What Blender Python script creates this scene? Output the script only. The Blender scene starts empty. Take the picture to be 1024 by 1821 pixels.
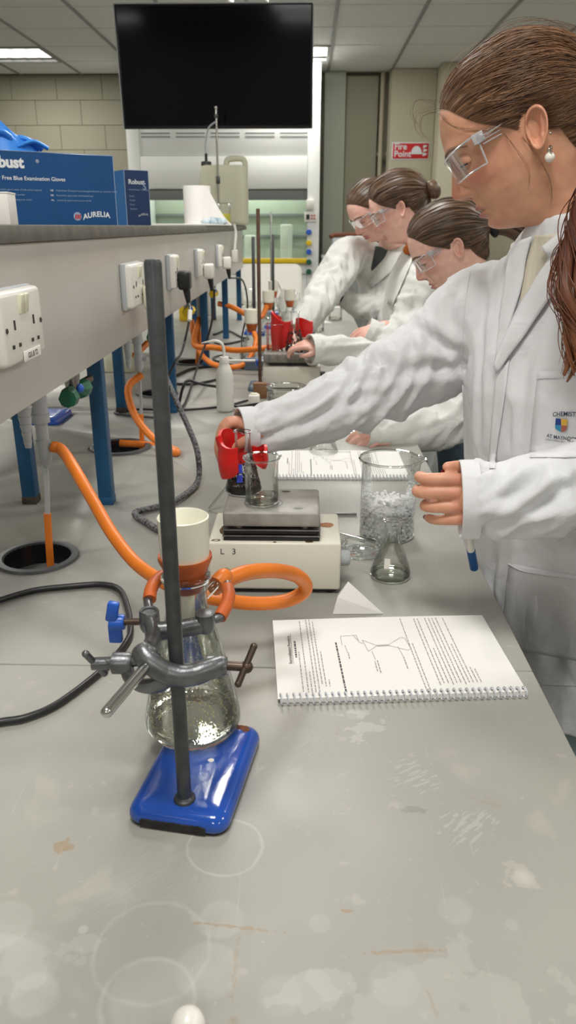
import bpy, bmesh, math, random
import numpy as np
from mathutils import Vector, Matrix, noise
from mathutils.bvhtree import BVHTree

PI = math.pi
random.seed(7)
rng = np.random.default_rng(11)
SC = bpy.context.scene
COL = SC.collection
R = math.radians

# ------------------------------------------------------------------ camera (bench top is z = 0, the floor z = -0.9)
CAM_H, FPX, PITCH, YAW = 0.53, 1350.0, math.atan(508 / 1350), R(1.35)
cam_data = bpy.data.cameras.new('camera')
cam_data.sensor_fit = 'VERTICAL'
cam_data.sensor_height = 36.0
cam_data.lens = 36.0 * FPX / 1821
cam_data.clip_start = 0.02
cam_data.dof.use_dof = True
cam_data.dof.focus_distance = 0.95
cam_data.dof.aperture_fstop = 11.0
cam = bpy.data.objects.new('camera', cam_data)
COL.objects.link(cam)
cam.location = (0, 0, CAM_H)
cam.rotation_euler = (PI / 2 - PITCH, 0, YAW)
SC.camera = cam

# ------------------------------------------------------------------ world, exposure, ceiling light
SC.view_settings.view_transform = 'Standard'
SC.view_settings.look = 'None'
SC.view_settings.exposure = 0.0
SC.view_settings.gamma = 1.0
SC.view_settings.use_curve_mapping = False
SC.cycles.transparent_max_bounces = 40
LAMP_W = 24.0          # watts of each ceiling light
world = bpy.data.worlds.new('world')
SC.world = world
world.use_nodes = True
world.node_tree.nodes['Background'].inputs[0].default_value = (0.75, 0.82, 0.9, 1)
world.node_tree.nodes['Background'].inputs[1].default_value = 0.25

# ------------------------------------------------------------------ placing helpers
_cp, _sp, _cy, _sy = math.cos(PITCH), math.sin(PITCH), math.cos(YAW), math.sin(YAW)
FWD = Vector((-_sy * _cp, _cy * _cp, -_sp)); RGT = Vector((_cy, _sy, 0)); UPV = RGT.cross(FWD); CAM = Vector((0, 0, CAM_H))
def ray(px, py): return RGT * ((px - 512) / FPX) - UPV * ((py - 910.5) / FPX) + FWD
def G(px, py, z=0.0):
    d = ray(px, py); return CAM + d * ((z - CAM_H) / d.z)
def PY(px, py, Y):
    d = ray(px, py); return CAM + d * (Y / d.y)
def PX(px, py, X):
    d = ray(px, py); return CAM + d * (X / d.x)

# ------------------------------------------------------------------ object helpers
def tag(o, label=None, cat=None, group=None, kind=None):
    if label: o['label'] = label
    if cat: o['category'] = cat
    if group: o['group'] = group
    if kind: o['kind'] = kind
    return o
def empty(name, loc=(0, 0, 0), rz=0.0, label=None, cat=None, group=None, kind=None, parent=None):
    o = bpy.data.objects.new(name, None); COL.objects.link(o)
    o.location = loc; o.rotation_euler = (0, 0, rz); o.empty_display_size = 0.05
    if parent: o.parent = parent
    return tag(o, label, cat, group, kind)
def mesh_obj(name, verts, faces, mats, parent=None, smooth=True, fmat=None, sharp=40):
    me = bpy.data.meshes.new(name)
    me.from_pydata([tuple(v) for v in verts], [], faces)
    if not isinstance(mats, (list, tuple)): mats = [mats]
    for m in mats: me.materials.append(m)
    if fmat is not None: me.polygons.foreach_set('material_index', fmat)
    me.validate(); me.update()
    if smooth:
        me.polygons.foreach_set('use_smooth', [True] * len(me.polygons))
        if sharp: me.set_sharp_from_angle(angle=R(sharp))
    o = bpy.data.objects.new(name, me); COL.objects.link(o)
    if parent is not None: adopt(o, parent)
    return o
def root_basis(p):
    m = p.matrix_basis.copy()
    if p.parent: m = root_basis(p.parent) @ p.matrix_parent_inverse @ m
    return m
def adopt(o, parent):
    o.parent = parent
    o.matrix_parent_inverse = root_basis(parent).inverted()
def copy_tree(o, parent=None, loc=None, rz=None, label=None):
    c = o.copy(); COL.objects.link(c)
    if parent is not None: c.parent = parent
    if loc is not None: c.location = loc
    if rz is not None: c.rotation_euler = (0, 0, rz)
    if label: c['label'] = label
    for ch in list(o.children): copy_tree(ch, c)
    return c

def catmull(pts, n=8, closed=False):
    P = [Vector(p) for p in pts]; out = []
    m = len(P)
    rngi = range(m) if closed else range(m - 1)
    for i in rngi:
        p1, p2 = P[i], P[(i + 1) % m]
        p0 = P[i - 1] if (closed or i > 0) else p1 * 2 - p2
        p3 = P[(i + 2) % m] if (closed or i + 2 < m) else p2 * 2 - p1
        for k in range(n):
            t = k / n
            out.append(0.5 * ((2 * p1) + (p2 - p0) * t + (2 * p0 - 5 * p1 + 4 * p2 - p3) * t * t + (3 * p1 - p0 - 3 * p2 + p3) * t ** 3))
    if not closed: out.append(P[-1])
    return out

class B:
    """collects shapes and links them as one mesh object"""
    def __init__(s): s.v, s.f, s.m = [], [], []
    def add(s, v, f, mi=0, M=None):
        k = len(s.v)
        s.v += [(M @ Vector(p)) if M is not None else Vector(p) for p in v]
        s.f += [tuple(i + k for i in q) for q in f]; s.m += [mi] * len(f)
        return s
    def box(s, c, size, rot=None, bevel=0.0, seg=2, mi=0):
        bm = bmesh.new(); bmesh.ops.create_cube(bm, size=1.0)
        bmesh.ops.scale(bm, vec=Vector(size), verts=bm.verts)
        if bevel > 0: bmesh.ops.bevel(bm, geom=list(bm.edges), offset=bevel, segments=seg, affect='EDGES', profile=0.5)
        bm.verts.index_update()
        M = Matrix.Translation(Vector(c))
        if rot is not None: M = M @ (rot.to_4x4() if isinstance(rot, Matrix) else Matrix.Rotation(rot, 4, 'Z'))
        s.add([v.co.copy() for v in bm.verts], [[v.index for v in f.verts] for f in bm.faces], mi, M)
        bm.free(); return s
    def lathe(s, prof, c=(0, 0, 0), n=32, M=None, mi=0, cap0=False, cap1=False):
        v, f = [], []
        for r, z in prof:
            for k in range(n): v.append((r * math.cos(2 * PI * k / n), r * math.sin(2 * PI * k / n), z))
        for i in range(len(prof) - 1):
            for k in range(n):
                a, b = i * n + k, i * n + (k + 1) % n
                f.append((a, b, b + n, a + n))
        if cap0: f.append(tuple(range(n - 1, -1, -1)))
        if cap1: f.append(tuple(range((len(prof) - 1) * n, len(prof) * n)))
        T = Matrix.Translation(Vector(c)) @ (M.to_4x4() if M is not None else Matrix.Identity(4))
        return s.add(v, f, mi, T)
    def tube(s, pts, r, n=12, closed=False, cap=True, mi=0, flat=None):
        P = [Vector(p) for p in pts]; m = len(P)
        rad = r if isinstance(r, (list, tuple)) else [r] * m
        v, f = [], []
        up = None
        for i, p in enumerate(P):
            a = P[(i - 1) % m] if (closed or i > 0) else p
            b = P[(i + 1) % m] if (closed or i < m - 1) else p
            t = (b - a)
            t = t.normalized() if t.length > 1e-9 else Vector((0, 0, 1))
            if up is None:
                up = Vector((0, 0, 1)) if abs(t.z) < 0.95 else Vector((1, 0, 0))
            sd = t.cross(up)
            if sd.length < 1e-6: sd = t.orthogonal()
            sd.normalize(); up = sd.cross(t).normalized()
            for k in range(n):
                ang = 2 * PI * k / n
                w, h = (rad[i], rad[i]) if flat is None else (rad[i], rad[i] * flat)
                v.append(p + sd * (w * math.cos(ang)) + up * (h * math.sin(ang)))
        for i in range(m if closed else m - 1):
            for k in range(n):
                a, b = i * n + k, i * n + (k + 1) % n
                c2, d = ((i + 1) % m) * n + (k + 1) % n, ((i + 1) % m) * n + k
                f.append((a, b, c2, d))
        if cap and not closed:
            f.append(tuple(range(n - 1, -1, -1))); f.append(tuple(range((m - 1) * n, m * n)))
        return s.add(v, f, mi)
    def rod(s, a, b, r, n=14, mi=0, r2=None):
        return s.tube([a, b], [r, r if r2 is None else r2], n, mi=mi)
    def prism(s, poly, z0, z1, M=None, mi=0):
        n = len(poly)
        v = [(x, y, z0) for x, y in poly] + [(x, y, z1) for x, y in poly]
        f = [tuple(range(n - 1, -1, -1)), tuple(range(n, 2 * n))] + [(i, (i + 1) % n, n + (i + 1) % n, n + i) for i in range(n)]
        return s.add(v, f, mi, M)
    def sphere(s, c, r, nu=16, nv=10, mi=0, sc=(1, 1, 1)):
        v, f = [], []
        for i in range(nv + 1):
            th = PI * i / nv
            for k in range(nu):
                ph = 2 * PI * k / nu
                v.append((c[0] + r * sc[0] * math.sin(th) * math.cos(ph), c[1] + r * sc[1] * math.sin(th) * math.sin(ph), c[2] + r * sc[2] * math.cos(th)))
        for i in range(nv):
            for k in range(nu):
                a, b = i * nu + k, i * nu + (k + 1) % nu
                f.append((a + nu, b + nu, b, a))
        return s.add(v, f, mi)
    def torus(s, c, R0, r, n=32, m=8, mi=0, M=None, sy=1.0):
        pts = [Vector((R0 * math.cos(2 * PI * k / n), R0 * sy * math.sin(2 * PI * k / n), 0)) for k in range(n)]
        T = Matrix.Translation(Vector(c)) @ (M.to_4x4() if M is not None else Matrix.Identity(4))
        return s.tube([T @ p for p in pts], r, m, closed=True, mi=mi)
    def build(s, name, mats, parent=None, smooth=True, sharp=40):
        return mesh_obj(name, s.v, s.f, mats, parent, smooth, s.m if isinstance(mats, (list, tuple)) else None, sharp)

def rot_to(d, up=(0, 0, 1)):
    """matrix whose z axis points along d"""
    return Vector(d).to_track_quat('Z', 'Y').to_matrix()
def text_mesh(txt, size, depth=0.0, align='LEFT', spacing=1.0, bold=0.0, shear=0.0):
    cu = bpy.data.curves.new('lettering', 'FONT'); cu.body = txt; cu.size = size; cu.align_x = align
    cu.space_character = spacing; cu.offset = bold; cu.shear = shear; cu.resolution_u = 3
    o = bpy.data.objects.new('lettering', cu); COL.objects.link(o)
    dg = bpy.context.evaluated_depsgraph_get()
    me = bpy.data.meshes.new_from_object(o.evaluated_get(dg))
    v = [x.co.copy() for x in me.vertices]; f = [tuple(p.vertices) for p in me.polygons]
    bpy.data.objects.remove(o); bpy.data.meshes.remove(me); bpy.data.curves.remove(cu)
    return v, f
def frame(o, x, y):
    """4x4 from an origin and two in-plane axes"""
    x = Vector(x).normalized(); z = x.cross(Vector(y)).normalized(); y = z.cross(x)
    M = Matrix((x, y, z)).transposed().to_4x4(); M.translation = Vector(o); return M
def bool_cut(o, cutters):
    for c in cutters:
        m = o.modifiers.new('cut', 'BOOLEAN'); m.object = c; m.operation = 'DIFFERENCE'; m.solver = 'EXACT'
    dg = bpy.context.evaluated_depsgraph_get()
    me = bpy.data.meshes.new_from_object(o.evaluated_get(dg))
    o.modifiers.clear(); o.data = me
    for c in cutters: bpy.data.objects.remove(c)

# ------------------------------------------------------------------ materials
def srgb(r, g, b):
    f = lambda c: (c / 255 / 12.92) if c / 255 <= 0.04045 else ((c / 255 + 0.055) / 1.055) ** 2.4
    return (f(r), f(g), f(b), 1)
def nt(name):
    m = bpy.data.materials.new(name); m.use_nodes = True
    t = m.node_tree; t.nodes.clear()
    out = t.nodes.new('ShaderNodeOutputMaterial')
    return m, t, out
def mat(name, col, rough=0.5, metal=0.0, var=0.0, vscale=8.0, bump=0.0, bscale=60.0, spec=0.5, sss=0.0, coat=0.0, emit=None, estr=0.0, rvar=0.0, col2=None, trans=0.0, stretch=None, alpha=1.0):
    m, t, out = nt(name); N, L = t.nodes, t.links
    p = N.new('ShaderNodeBsdfPrincipled'); L.new(p.outputs[0], out.inputs[0])
    c = col if len(col) == 4 else (*col, 1)
    p.inputs['Base Color'].default_value = c; p.inputs['Roughness'].default_value = rough; p.inputs['Metallic'].default_value = metal
    p.inputs['Specular IOR Level'].default_value = spec; p.inputs['Coat Weight'].default_value = coat
    p.inputs['Transmission Weight'].default_value = trans
    if sss:
        p.inputs['Subsurface Weight'].default_value = sss; p.inputs['Subsurface Radius'].default_value = (1.0, 0.35, 0.2); p.inputs['Subsurface Scale'].default_value = 0.008
    if emit: p.inputs['Emission Color'].default_value = (*emit[:3], 1); p.inputs['Emission Strength'].default_value = estr
    tc = N.new('ShaderNodeTexCoord'); src = tc.outputs['Object']
    if stretch:
        mp = N.new('ShaderNodeMapping'); mp.inputs['Scale'].default_value = stretch; L.new(src, mp.inputs[0]); src = mp.outputs[0]
    if var or col2:
        no = N.new('ShaderNodeTexNoise'); no.inputs['Scale'].default_value = vscale; no.inputs['Detail'].default_value = 5; L.new(src, no.inputs['Vector'])
        rp = N.new('ShaderNodeValToRGB'); L.new(no.outputs[0], rp.inputs[0])
        if col2: a, b = c, (col2 if len(col2) == 4 else (*col2, 1))
        else: a, b = tuple(x * (1 - var) for x in c[:3]) + (1,), tuple(min(1, x * (1 + var)) for x in c[:3]) + (1,)
        rp.color_ramp.elements[0].color = a; rp.color_ramp.elements[1].color = b
        rp.color_ramp.elements[0].position = 0.35; rp.color_ramp.elements[1].position = 0.68
        L.new(rp.outputs[0], p.inputs['Base Color'])
        if rvar:
            mr = N.new('ShaderNodeMapRange'); L.new(no.outputs[0], mr.inputs[0]); mr.inputs[1].default_value = 0.3; mr.inputs[2].default_value = 0.7
            mr.inputs[3].default_value = max(0.02, rough - rvar); mr.inputs[4].default_value = rough + rvar; L.new(mr.outputs[0], p.inputs['Roughness'])
    if bump:
        nb = N.new('ShaderNodeTexNoise'); nb.inputs['Scale'].default_value = bscale; nb.inputs['Detail'].default_value = 4; L.new(src, nb.inputs['Vector'])
        bp = N.new('ShaderNodeBump'); bp.inputs['Strength'].default_value = bump; bp.inputs['Distance'].default_value = 0.002
        L.new(nb.outputs[0], bp.inputs['Height']); L.new(bp.outputs[0], p.inputs['Normal'])
    return m
def glass(name, tint=(0.985, 0.99, 0.985), edge=(0.70, 0.74, 0.72), k=1.0, drops=0.0, rough=0.015, dscale=160):
    """clear thin glass: light passes, the surface mirrors at grazing angles"""
    m, t, out = nt(name); N, L = t.nodes, t.links
    tr = N.new('ShaderNodeBsdfTransparent'); gl = N.new('ShaderNodeBsdfGlossy'); mx = N.new('ShaderNodeMixShader')
    gl.inputs['Roughness'].default_value = rough; gl.inputs['Color'].default_value = (0.95, 0.97, 0.97, 1)
    lw = N.new('ShaderNodeLayerWeight'); lw.inputs[0].default_value = 0.3
    rp = N.new('ShaderNodeValToRGB'); rp.color_ramp.elements[0].color = (*tint, 1); rp.color_ramp.elements[1].color = (*edge, 1)
    rp.color_ramp.elements[0].position = 0.55; rp.color_ramp.elements[1].position = 0.98
    L.new(lw.outputs['Facing'], rp.inputs[0]); L.new(rp.outputs[0], tr.inputs[0])
    fr = N.new('ShaderNodeFresnel'); fr.inputs[0].default_value = 1.45
    mu = N.new('ShaderNodeMath'); mu.operation = 'MULTIPLY'; mu.inputs[1].default_value = k; mu.use_clamp = True
    L.new(fr.outputs[0], mu.inputs[0]); L.new(mu.outputs[0], mx.inputs[0]); L.new(tr.outputs[0], mx.inputs[1]); L.new(gl.outputs[0], mx.inputs[2])
    if drops:
        tc = N.new('ShaderNodeTexCoord'); vo = N.new('ShaderNodeTexNoise'); vo.inputs['Scale'].default_value = dscale; L.new(tc.outputs['Object'], vo.inputs['Vector'])
        bp = N.new('ShaderNodeBump'); bp.inputs['Strength'].default_value = drops; bp.inputs['Distance'].default_value = 0.002
        L.new(vo.outputs[0], bp.inputs['Height']); L.new(bp.outputs[0], gl.inputs['Normal'])
    L.new(mx.outputs[0], out.inputs[0]); return m

M = {}
M['panel'] = mat('warm_grey_laminate', srgb(186, 182, 175), 0.28, var=0.03, vscale=5)
M['slab_edge'] = mat('dark_worn_slab', srgb(104, 101, 94), 0.6, var=0.18, vscale=30, bump=0.3)
M['post'] = mat('blue_painted_steel', srgb(22, 78, 118), 0.45, var=0.12, vscale=14, bump=0.15)
M['post_worn'] = mat('rusted_foot', srgb(70, 62, 55), 0.8, var=0.4, vscale=60)
M['steel'] = mat('brushed_steel', srgb(150, 150, 148), 0.35, 1.0, var=0.15, vscale=40)
M['chrome'] = mat('chrome', srgb(205, 205, 205), 0.16, 1.0)
M['iron'] = mat('dark_iron', srgb(78, 80, 82), 0.42, 0.6, var=0.18, vscale=60, bump=0.15, bscale=200)
M['castmetal'] = mat('grey_cast_metal', srgb(112, 114, 116), 0.36, 0.75, var=0.25, vscale=50, bump=0.3, bscale=140)
M['rust_rod'] = mat('brown_rusted_rod', srgb(92, 68, 52), 0.6, 0.3, var=0.25, vscale=50)
M['brassdark'] = mat('dark_bronze_screw', srgb(88, 74, 64), 0.4, 0.7, var=0.2, vscale=60)
M['blue_enamel'] = mat('blue_gloss_enamel', srgb(32, 80, 174), 0.15, var=0.1, vscale=25, bump=0.22, bscale=45, coat=0.4)
M['chip'] = mat('chipped_black_edge', srgb(38, 36, 36), 0.7, var=0.5, vscale=90, bump=0.8, bscale=120)
M['rust'] = mat('rust', srgb(112, 66, 44), 0.8, var=0.4, vscale=150)
M['orange'] = mat('orange_rubber', srgb(226, 122, 34), 0.42, var=0.1, vscale=18, bump=0.12, bscale=90)
M['orange_dark'] = mat('brown_orange_rubber', srgb(190, 92, 38), 0.5, var=0.18, vscale=30)
M['black_rubber'] = mat('black_rubber', srgb(30, 31, 33), 0.38)
M['braid'] = mat('frayed_black_braid', srgb(34, 34, 36), 0.7, col2=srgb(120, 120, 122), vscale=190, bump=1.0, bscale=260)
M['plastic_white'] = mat('white_plastic', srgb(226, 224, 216), 0.3, var=0.02)
M['plastic_cream'] = mat('cream_plastic', srgb(222, 219, 196), 0.35, var=0.03)
M['plastic_grey'] = mat('grey_plastic', srgb(176, 180, 184), 0.35)
M['slot'] = mat('dark_slot', srgb(50, 46, 42), 0.7)
M['cup'] = mat('black_sink', srgb(22, 24, 30), 0.25)
M['cup_rim'] = mat('dark_sink_rim', srgb(62, 64, 66), 0.4)
M['green'] = mat('green_tap', srgb(18, 92, 66), 0.35)
M['yellow'] = mat('yellow_plastic', srgb(226, 190, 24), 0.4)
M['blue_plastic'] = mat('blue_plastic', srgb(38, 92, 190), 0.3)
M['navy'] = mat('navy_print', srgb(14, 76, 134), 0.35, var=0.06, vscale=4)
M['navy_dark'] = mat('dark_navy_print', srgb(26, 56, 100), 0.4)
M['navy_shade_lift'] = mat('shade_lifted_blue_print', srgb(28, 108, 176), 0.4)  # carton blue brightened to make up for shade on one side
M['glove'] = mat('blue_nitrile', srgb(62, 146, 240), 0.4, bump=0.2, bscale=80)
M['print_white'] = mat('white_print', srgb(232, 236, 240), 0.6)
M['print_grey'] = mat('pale_print', srgb(150, 174, 204), 0.6)
M['print_red'] = mat('red_print', srgb(196, 40, 44), 0.6)
M['print_black'] = mat('black_print', srgb(84, 82, 86), 0.8)
M['print_thin'] = mat('grey_print', srgb(158, 154, 156), 0.8)
M['card_white'] = mat('white_card', srgb(232, 230, 224), 0.6)
M['paper'] = mat('white_paper', srgb(238, 236, 232), 0.8, var=0.01, vscale=3)
M['wire_white'] = mat('white_coated_wire', srgb(214, 220, 228), 0.3)
M['enamel_white'] = mat('worn_cream_enamel', srgb(226, 222, 208), 0.35, var=0.03, vscale=6, bump=0.1)
M['grime'] = mat('brown_grime', srgb(96, 72, 44), 0.8, var=0.5, vscale=120)
M['hotplate'] = mat('stained_hotplate', srgb(172, 169, 163), 0.45, 0.15, col2=srgb(142, 138, 132), vscale=26, bump=0.25, bscale=120)
M['black'] = mat('black_paint', srgb(28, 27, 26), 0.6)
M['red_silicone'] = mat('red_silicone', srgb(214, 26, 22), 0.38, var=0.05)
M['wood'] = mat('brown_wood', srgb(130, 92, 60), 0.6, var=0.2, vscale=20, stretch=(1, 8, 8))
M['porcelain'] = mat('porcelain', srgb(238, 236, 220), 0.22)
M['pe'] = mat('translucent_polyethylene', srgb(222, 222, 216), 0.4, sss=0.3)
M['jerry'] = mat('clouded_jerrycan', srgb(206, 206, 184), 0.45, sss=0.2, var=0.03)
M['dark_liquid'] = mat('black_liquid', srgb(14, 16, 20), 0.08)
M['charcoal_drops'] = mat('charcoal_slurry', srgb(42, 42, 46), 0.5, var=0.5, vscale=160)
M['water'] = glass('water', (0.95, 0.95, 0.90), (0.74, 0.74, 0.66), 0.8, drops=0.1, dscale=120)
M['glass'] = glass('clear_glass', k=0.7)
M['glass_rim'] = glass('glass_rim', (0.84, 0.87, 0.86), (0.46, 0.50, 0.49), 1.3)
M['glass_wet'] = glass('wet_glass', (0.97, 0.975, 0.965), (0.70, 0.74, 0.71), 0.7, drops=0.07, dscale=230)
M['glass_flask'] = glass('flask_glass', (0.98, 0.985, 0.97), (0.58, 0.61, 0.58), 0.8)
M['goggle'] = glass('clear_polycarbonate', (0.96, 0.965, 0.975), (0.76, 0.78, 0.82), 0.5, rough=0.08)
M['goggle_edge'] = mat('clear_frame', srgb(226, 230, 236), 0.2, trans=0.6)
M['blue_window'] = glass('hood_glass', (0.90, 0.94, 0.90), (0.7, 0.76, 0.72), 1.6)
M['ice'] = mat('crushed_ice', srgb(250, 251, 252), 0.3, bump=0.3, bscale=90, sss=0.5)
M['ice'].node_tree.nodes['Principled BSDF'].inputs['Subsurface Radius'].default_value = (1, 1, 1)
M['wall'] = mat('cream_painted_block', srgb(140, 137, 118), 0.7, var=0.02, vscale=3, bump=0.15, bscale=120)
M['mortar'] = mat('painted_mortar', srgb(137, 134, 115), 0.8)
M['pillar'] = mat('cream_painted_plaster', srgb(192, 187, 164), 0.7, var=0.02, vscale=3)
M['wall_plain'] = mat('pale_wall', srgb(168, 164, 150), 0.8)
M['tile'] = mat('white_ceiling_tile', srgb(226, 227, 222), 0.9, var=0.02, vscale=90, bump=0.2, bscale=200)
M['tbar'] = mat('ceiling_grid_metal', srgb(140, 140, 138), 0.5)
M['floor'] = mat('grey_vinyl_floor', srgb(96, 96, 94), 0.5, var=0.06, vscale=10)
M['diffuser'] = mat('light_diffuser', srgb(250, 250, 245), 0.5, emit=(1, 0.98, 0.93), estr=3.0)
M['hood_white'] = mat('hood_white_steel', srgb(226, 228, 224), 0.4)
M['hood_grey'] = mat('hood_grey', srgb(128, 132, 130), 0.5)
M['hood_inner'] = mat('hood_pale_green_lining', srgb(188, 196, 180), 0.5, var=0.06, vscale=3)
M['screen'] = mat('black_screen', srgb(13, 10, 20), 0.08, spec=0.18)
M['bezel'] = mat('black_bezel', srgb(24, 26, 28), 0.4)
M['greenboard'] = mat('grey_green_panel', srgb(150, 156, 140), 0.5)
M['pipe'] = mat('painted_pipe', srgb(168, 160, 138), 0.5)
M['sign_red'] = mat('sign_red', srgb(206, 28, 34), 0.4)

# worktop laminate: pale bloom stains, ring marks from beakers, rust spots and scratches
def worktop_material():
    m, t, out = nt('grey_worktop'); N, L = t.nodes, t.links
    p = N.new('ShaderNodeBsdfPrincipled'); L.new(p.outputs[0], out.inputs[0])
    tc = N.new('ShaderNodeTexCoord'); src = tc.outputs['Object']
    def mix(a, fac, col):
        mx = N.new('ShaderNodeMix'); mx.data_type = 'RGBA'
        L.new(fac, mx.inputs[0])
        if hasattr(a, 'links'): L.new(a, mx.inputs[6])
        else: mx.inputs[6].default_value = a
        mx.inputs[7].default_value = col; return mx.outputs[2]
    def rampn(scale, p0, p1, hi, detail=6, dist=0.0, off=(0, 0, 0)):
        mp = N.new('ShaderNodeMapping'); mp.inputs['Location'].default_value = off; L.new(src, mp.inputs[0])
        no = N.new('ShaderNodeTexNoise'); no.inputs['Scale'].default_value = scale; no.inputs['Detail'].default_value = detail; no.inputs['Distortion'].default_value = dist
        L.new(mp.outputs[0], no.inputs['Vector'])
        mr = N.new('ShaderNodeMapRange'); L.new(no.outputs[0], mr.inputs[0]); mr.inputs[1].default_value = p0; mr.inputs[2].default_value = p1; mr.inputs[4].default_value = hi
        return mr.outputs[0]
    c = mix(srgb(158, 157, 150), rampn(5, 0.42, 0.62, 0.55), srgb(166, 164, 155))
    c = mix(c, rampn(9, 0.60, 0.66, 0.35, 8, 0.6, (3, 1, 0)), srgb(184, 181, 171))
    c = mix(c, rampn(38, 0.66, 0.72, 0.35, 3, 0.2, (1, 5, 0)), srgb(190, 187, 178))
    c = mix(c, rampn(150, 0.70, 0.74, 0.25, 2, 0.0, (8, 2, 0)), srgb(196, 194, 186))
    c = mix(c, rampn(14, 0.70, 0.76, 0.4, 5, 0.8, (2, 9, 4)), srgb(150, 138, 112))
    nd = N.new('ShaderNodeTexNoise'); nd.inputs['Scale'].default_value = 40; L.new(src, nd.inputs['Vector'])
    def ring(cx, cy, r, wdt, strength, col, disc=False):
        nonlocal c
        sb = N.new('ShaderNodeVectorMath'); sb.operation = 'SUBTRACT'; L.new(src, sb.inputs[0]); sb.inputs[1].default_value = (cx, cy, 0)
        sx = N.new('ShaderNodeVectorMath'); sx.operation = 'MULTIPLY'; L.new(sb.outputs[0], sx.inputs[0]); sx.inputs[1].default_value = (1, 1, 0)
        ln = N.new('ShaderNodeVectorMath'); ln.operation = 'LENGTH'; L.new(sx.outputs[0], ln.inputs[0])
        a = N.new('ShaderNodeMath'); a.operation = 'MULTIPLY_ADD'; L.new(nd.outputs[0], a.inputs[0]); a.inputs[1].default_value = 0.006; L.new(ln.outputs['Value'], a.inputs[2])
        mr = N.new('ShaderNodeMapRange')
        if disc:
            L.new(a.outputs[0], mr.inputs[0]); mr.inputs[1].default_value = r + 0.003; mr.inputs[2].default_value = r + 0.003 - wdt
        else:
            s2 = N.new('ShaderNodeMath'); s2.operation = 'SUBTRACT'; L.new(a.outputs[0], s2.inputs[0]); s2.inputs[1].default_value = r + 0.003
            ab = N.new('ShaderNodeMath'); ab.operation = 'ABSOLUTE'; L.new(s2.outputs[0], ab.inputs[0])
            L.new(ab.outputs[0], mr.inputs[0]); mr.inputs[1].default_value = wdt; mr.inputs[2].default_value = 0.0
        mr.inputs[3].default_value = 0; mr.inputs[4].default_value = strength
        nm = N.new('ShaderNodeMath'); nm.operation = 'MULTIPLY'; L.new(mr.outputs[0], nm.inputs[0]); L.new(nd.outputs[0], nm.inputs[1])
        c = mix(c, nm.outputs[0], col)
    pale = srgb(196, 195, 188)
    for px, py, r, w, s, d in ((400, 1505, 0.034, 0.002, 0.9, 0), (270, 1690, 0.045, 0.003, 0.5, 0), (262, 1780, 0.034, 0.003, 0.7, 0), (272, 1772, 0.034, 0.004, 0.35, 1),
                               (393, 1635, 0.020, 0.003, 0.45, 1), (370, 1725, 0.026, 0.004, 0.45, 1), (60, 1768, 0.020, 0.004, 0.55, 1), (5, 1645, 0.025, 0.004, 0.45, 1),
                               (40, 1712, 0.030, 0.004, 0.30, 1), (148, 1653, 0.0045, 0.001, 0.9, 1), (500, 1770, 0.018, 0.004, 0.3, 1), (810, 1620, 0.016, 0.004, 0.35, 1),
                               (568, 1642, 0.010, 0.002, 0.35, 1), (910, 1645, 0.006, 0.002, 0.5, 1), (632, 1270, 0.012, 0.003, 0.5, 1), (930, 1560, 0.012, 0.008, 0.9, 1),
                               (700, 1750, 0.02, 0.003, 0.3, 1)):
        q = G(px, py); ring(q.x, q.y, r, w, s, pale, bool(d))
    for px, py, r, s in ((118, 1510, 0.005, 0.6), (750, 1688, 0.010, 0.4), (415, 1815, 0.005, 0.8), (445, 1655, 0.006, 0.5)):
        q = G(px, py); ring(q.x, q.y, r, r * 0.8, s, srgb(150, 122, 84), True)
    # ragged pale wear patches and broken rust streaks
    def ragged(px, py, ax, ay, ang, scale, thr, strength, col, seed, str_=(1, 1, 1)):
        nonlocal c
        q = G(px, py)
        sb = N.new('ShaderNodeVectorMath'); sb.operation = 'SUBTRACT'; L.new(src, sb.inputs[0]); sb.inputs[1].default_value = (q.x, q.y, 0)
        vr = N.new('ShaderNodeVectorRotate'); vr.rotation_type = 'Z_AXIS'; vr.inputs['Angle'].default_value = -ang; L.new(sb.outputs[0], vr.inputs['Vector'])
        ml = N.new('ShaderNodeVectorMath'); ml.operation = 'MULTIPLY'; L.new(vr.outputs[0], ml.inputs[0]); ml.inputs[1].default_value = (1 / ax, 1 / ay, 0)
        ln = N.new('ShaderNodeVectorMath'); ln.operation = 'LENGTH'; L.new(ml.outputs[0], ln.inputs[0])
        mp = N.new('ShaderNodeMapping'); mp.inputs['Location'].default_value = (seed, seed * 2, 0); mp.inputs['Scale'].default_value = str_; L.new(vr.outputs[0], mp.inputs[0])
        no = N.new('ShaderNodeTexNoise'); no.inputs['Scale'].default_value = scale; no.inputs['Detail'].default_value = 5; L.new(mp.outputs[0], no.inputs['Vector'])
        s1 = N.new('ShaderNodeMath'); s1.operation = 'MULTIPLY_ADD'; L.new(ln.outputs['Value'], s1.inputs[0]); s1.inputs[1].default_value = -0.35; L.new(no.outputs[0], s1.inputs[2])
        mr = N.new('ShaderNodeMapRange'); L.new(s1.outputs[0], mr.inputs[0]); mr.inputs[1].default_value = thr - 0.35; mr.inputs[2].default_value = thr - 0.32; mr.inputs[4].default_value = strength
        c = mix(c, mr.outputs[0], col)
    rust_c = srgb(158, 132, 96)
    ragged(790, 1760, 0.10, 0.040, 0.0, 26, 0.60, 0.22, pale, 3); ragged(560, 1770, 0.06, 0.03, 0.3, 30, 0.66, 0.25, pale, 9); ragged(60, 1700, 0.06, 0.035, 0.0, 30, 0.64, 0.22, pale, 5)
    ragged(830, 1470, 0.07, 0.05, 0.8, 60, 0.78, 0.28, srgb(204, 203, 196), 7, (1, 4, 1)); ragged(740, 1380, 0.06, 0.06, 0.5, 70, 0.79, 0.25, srgb(204, 203, 196), 11, (1, 4, 1)); ragged(640, 1290, 0.05, 0.05, 0.2, 60, 0.74, 0.4, pale, 13)
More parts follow.
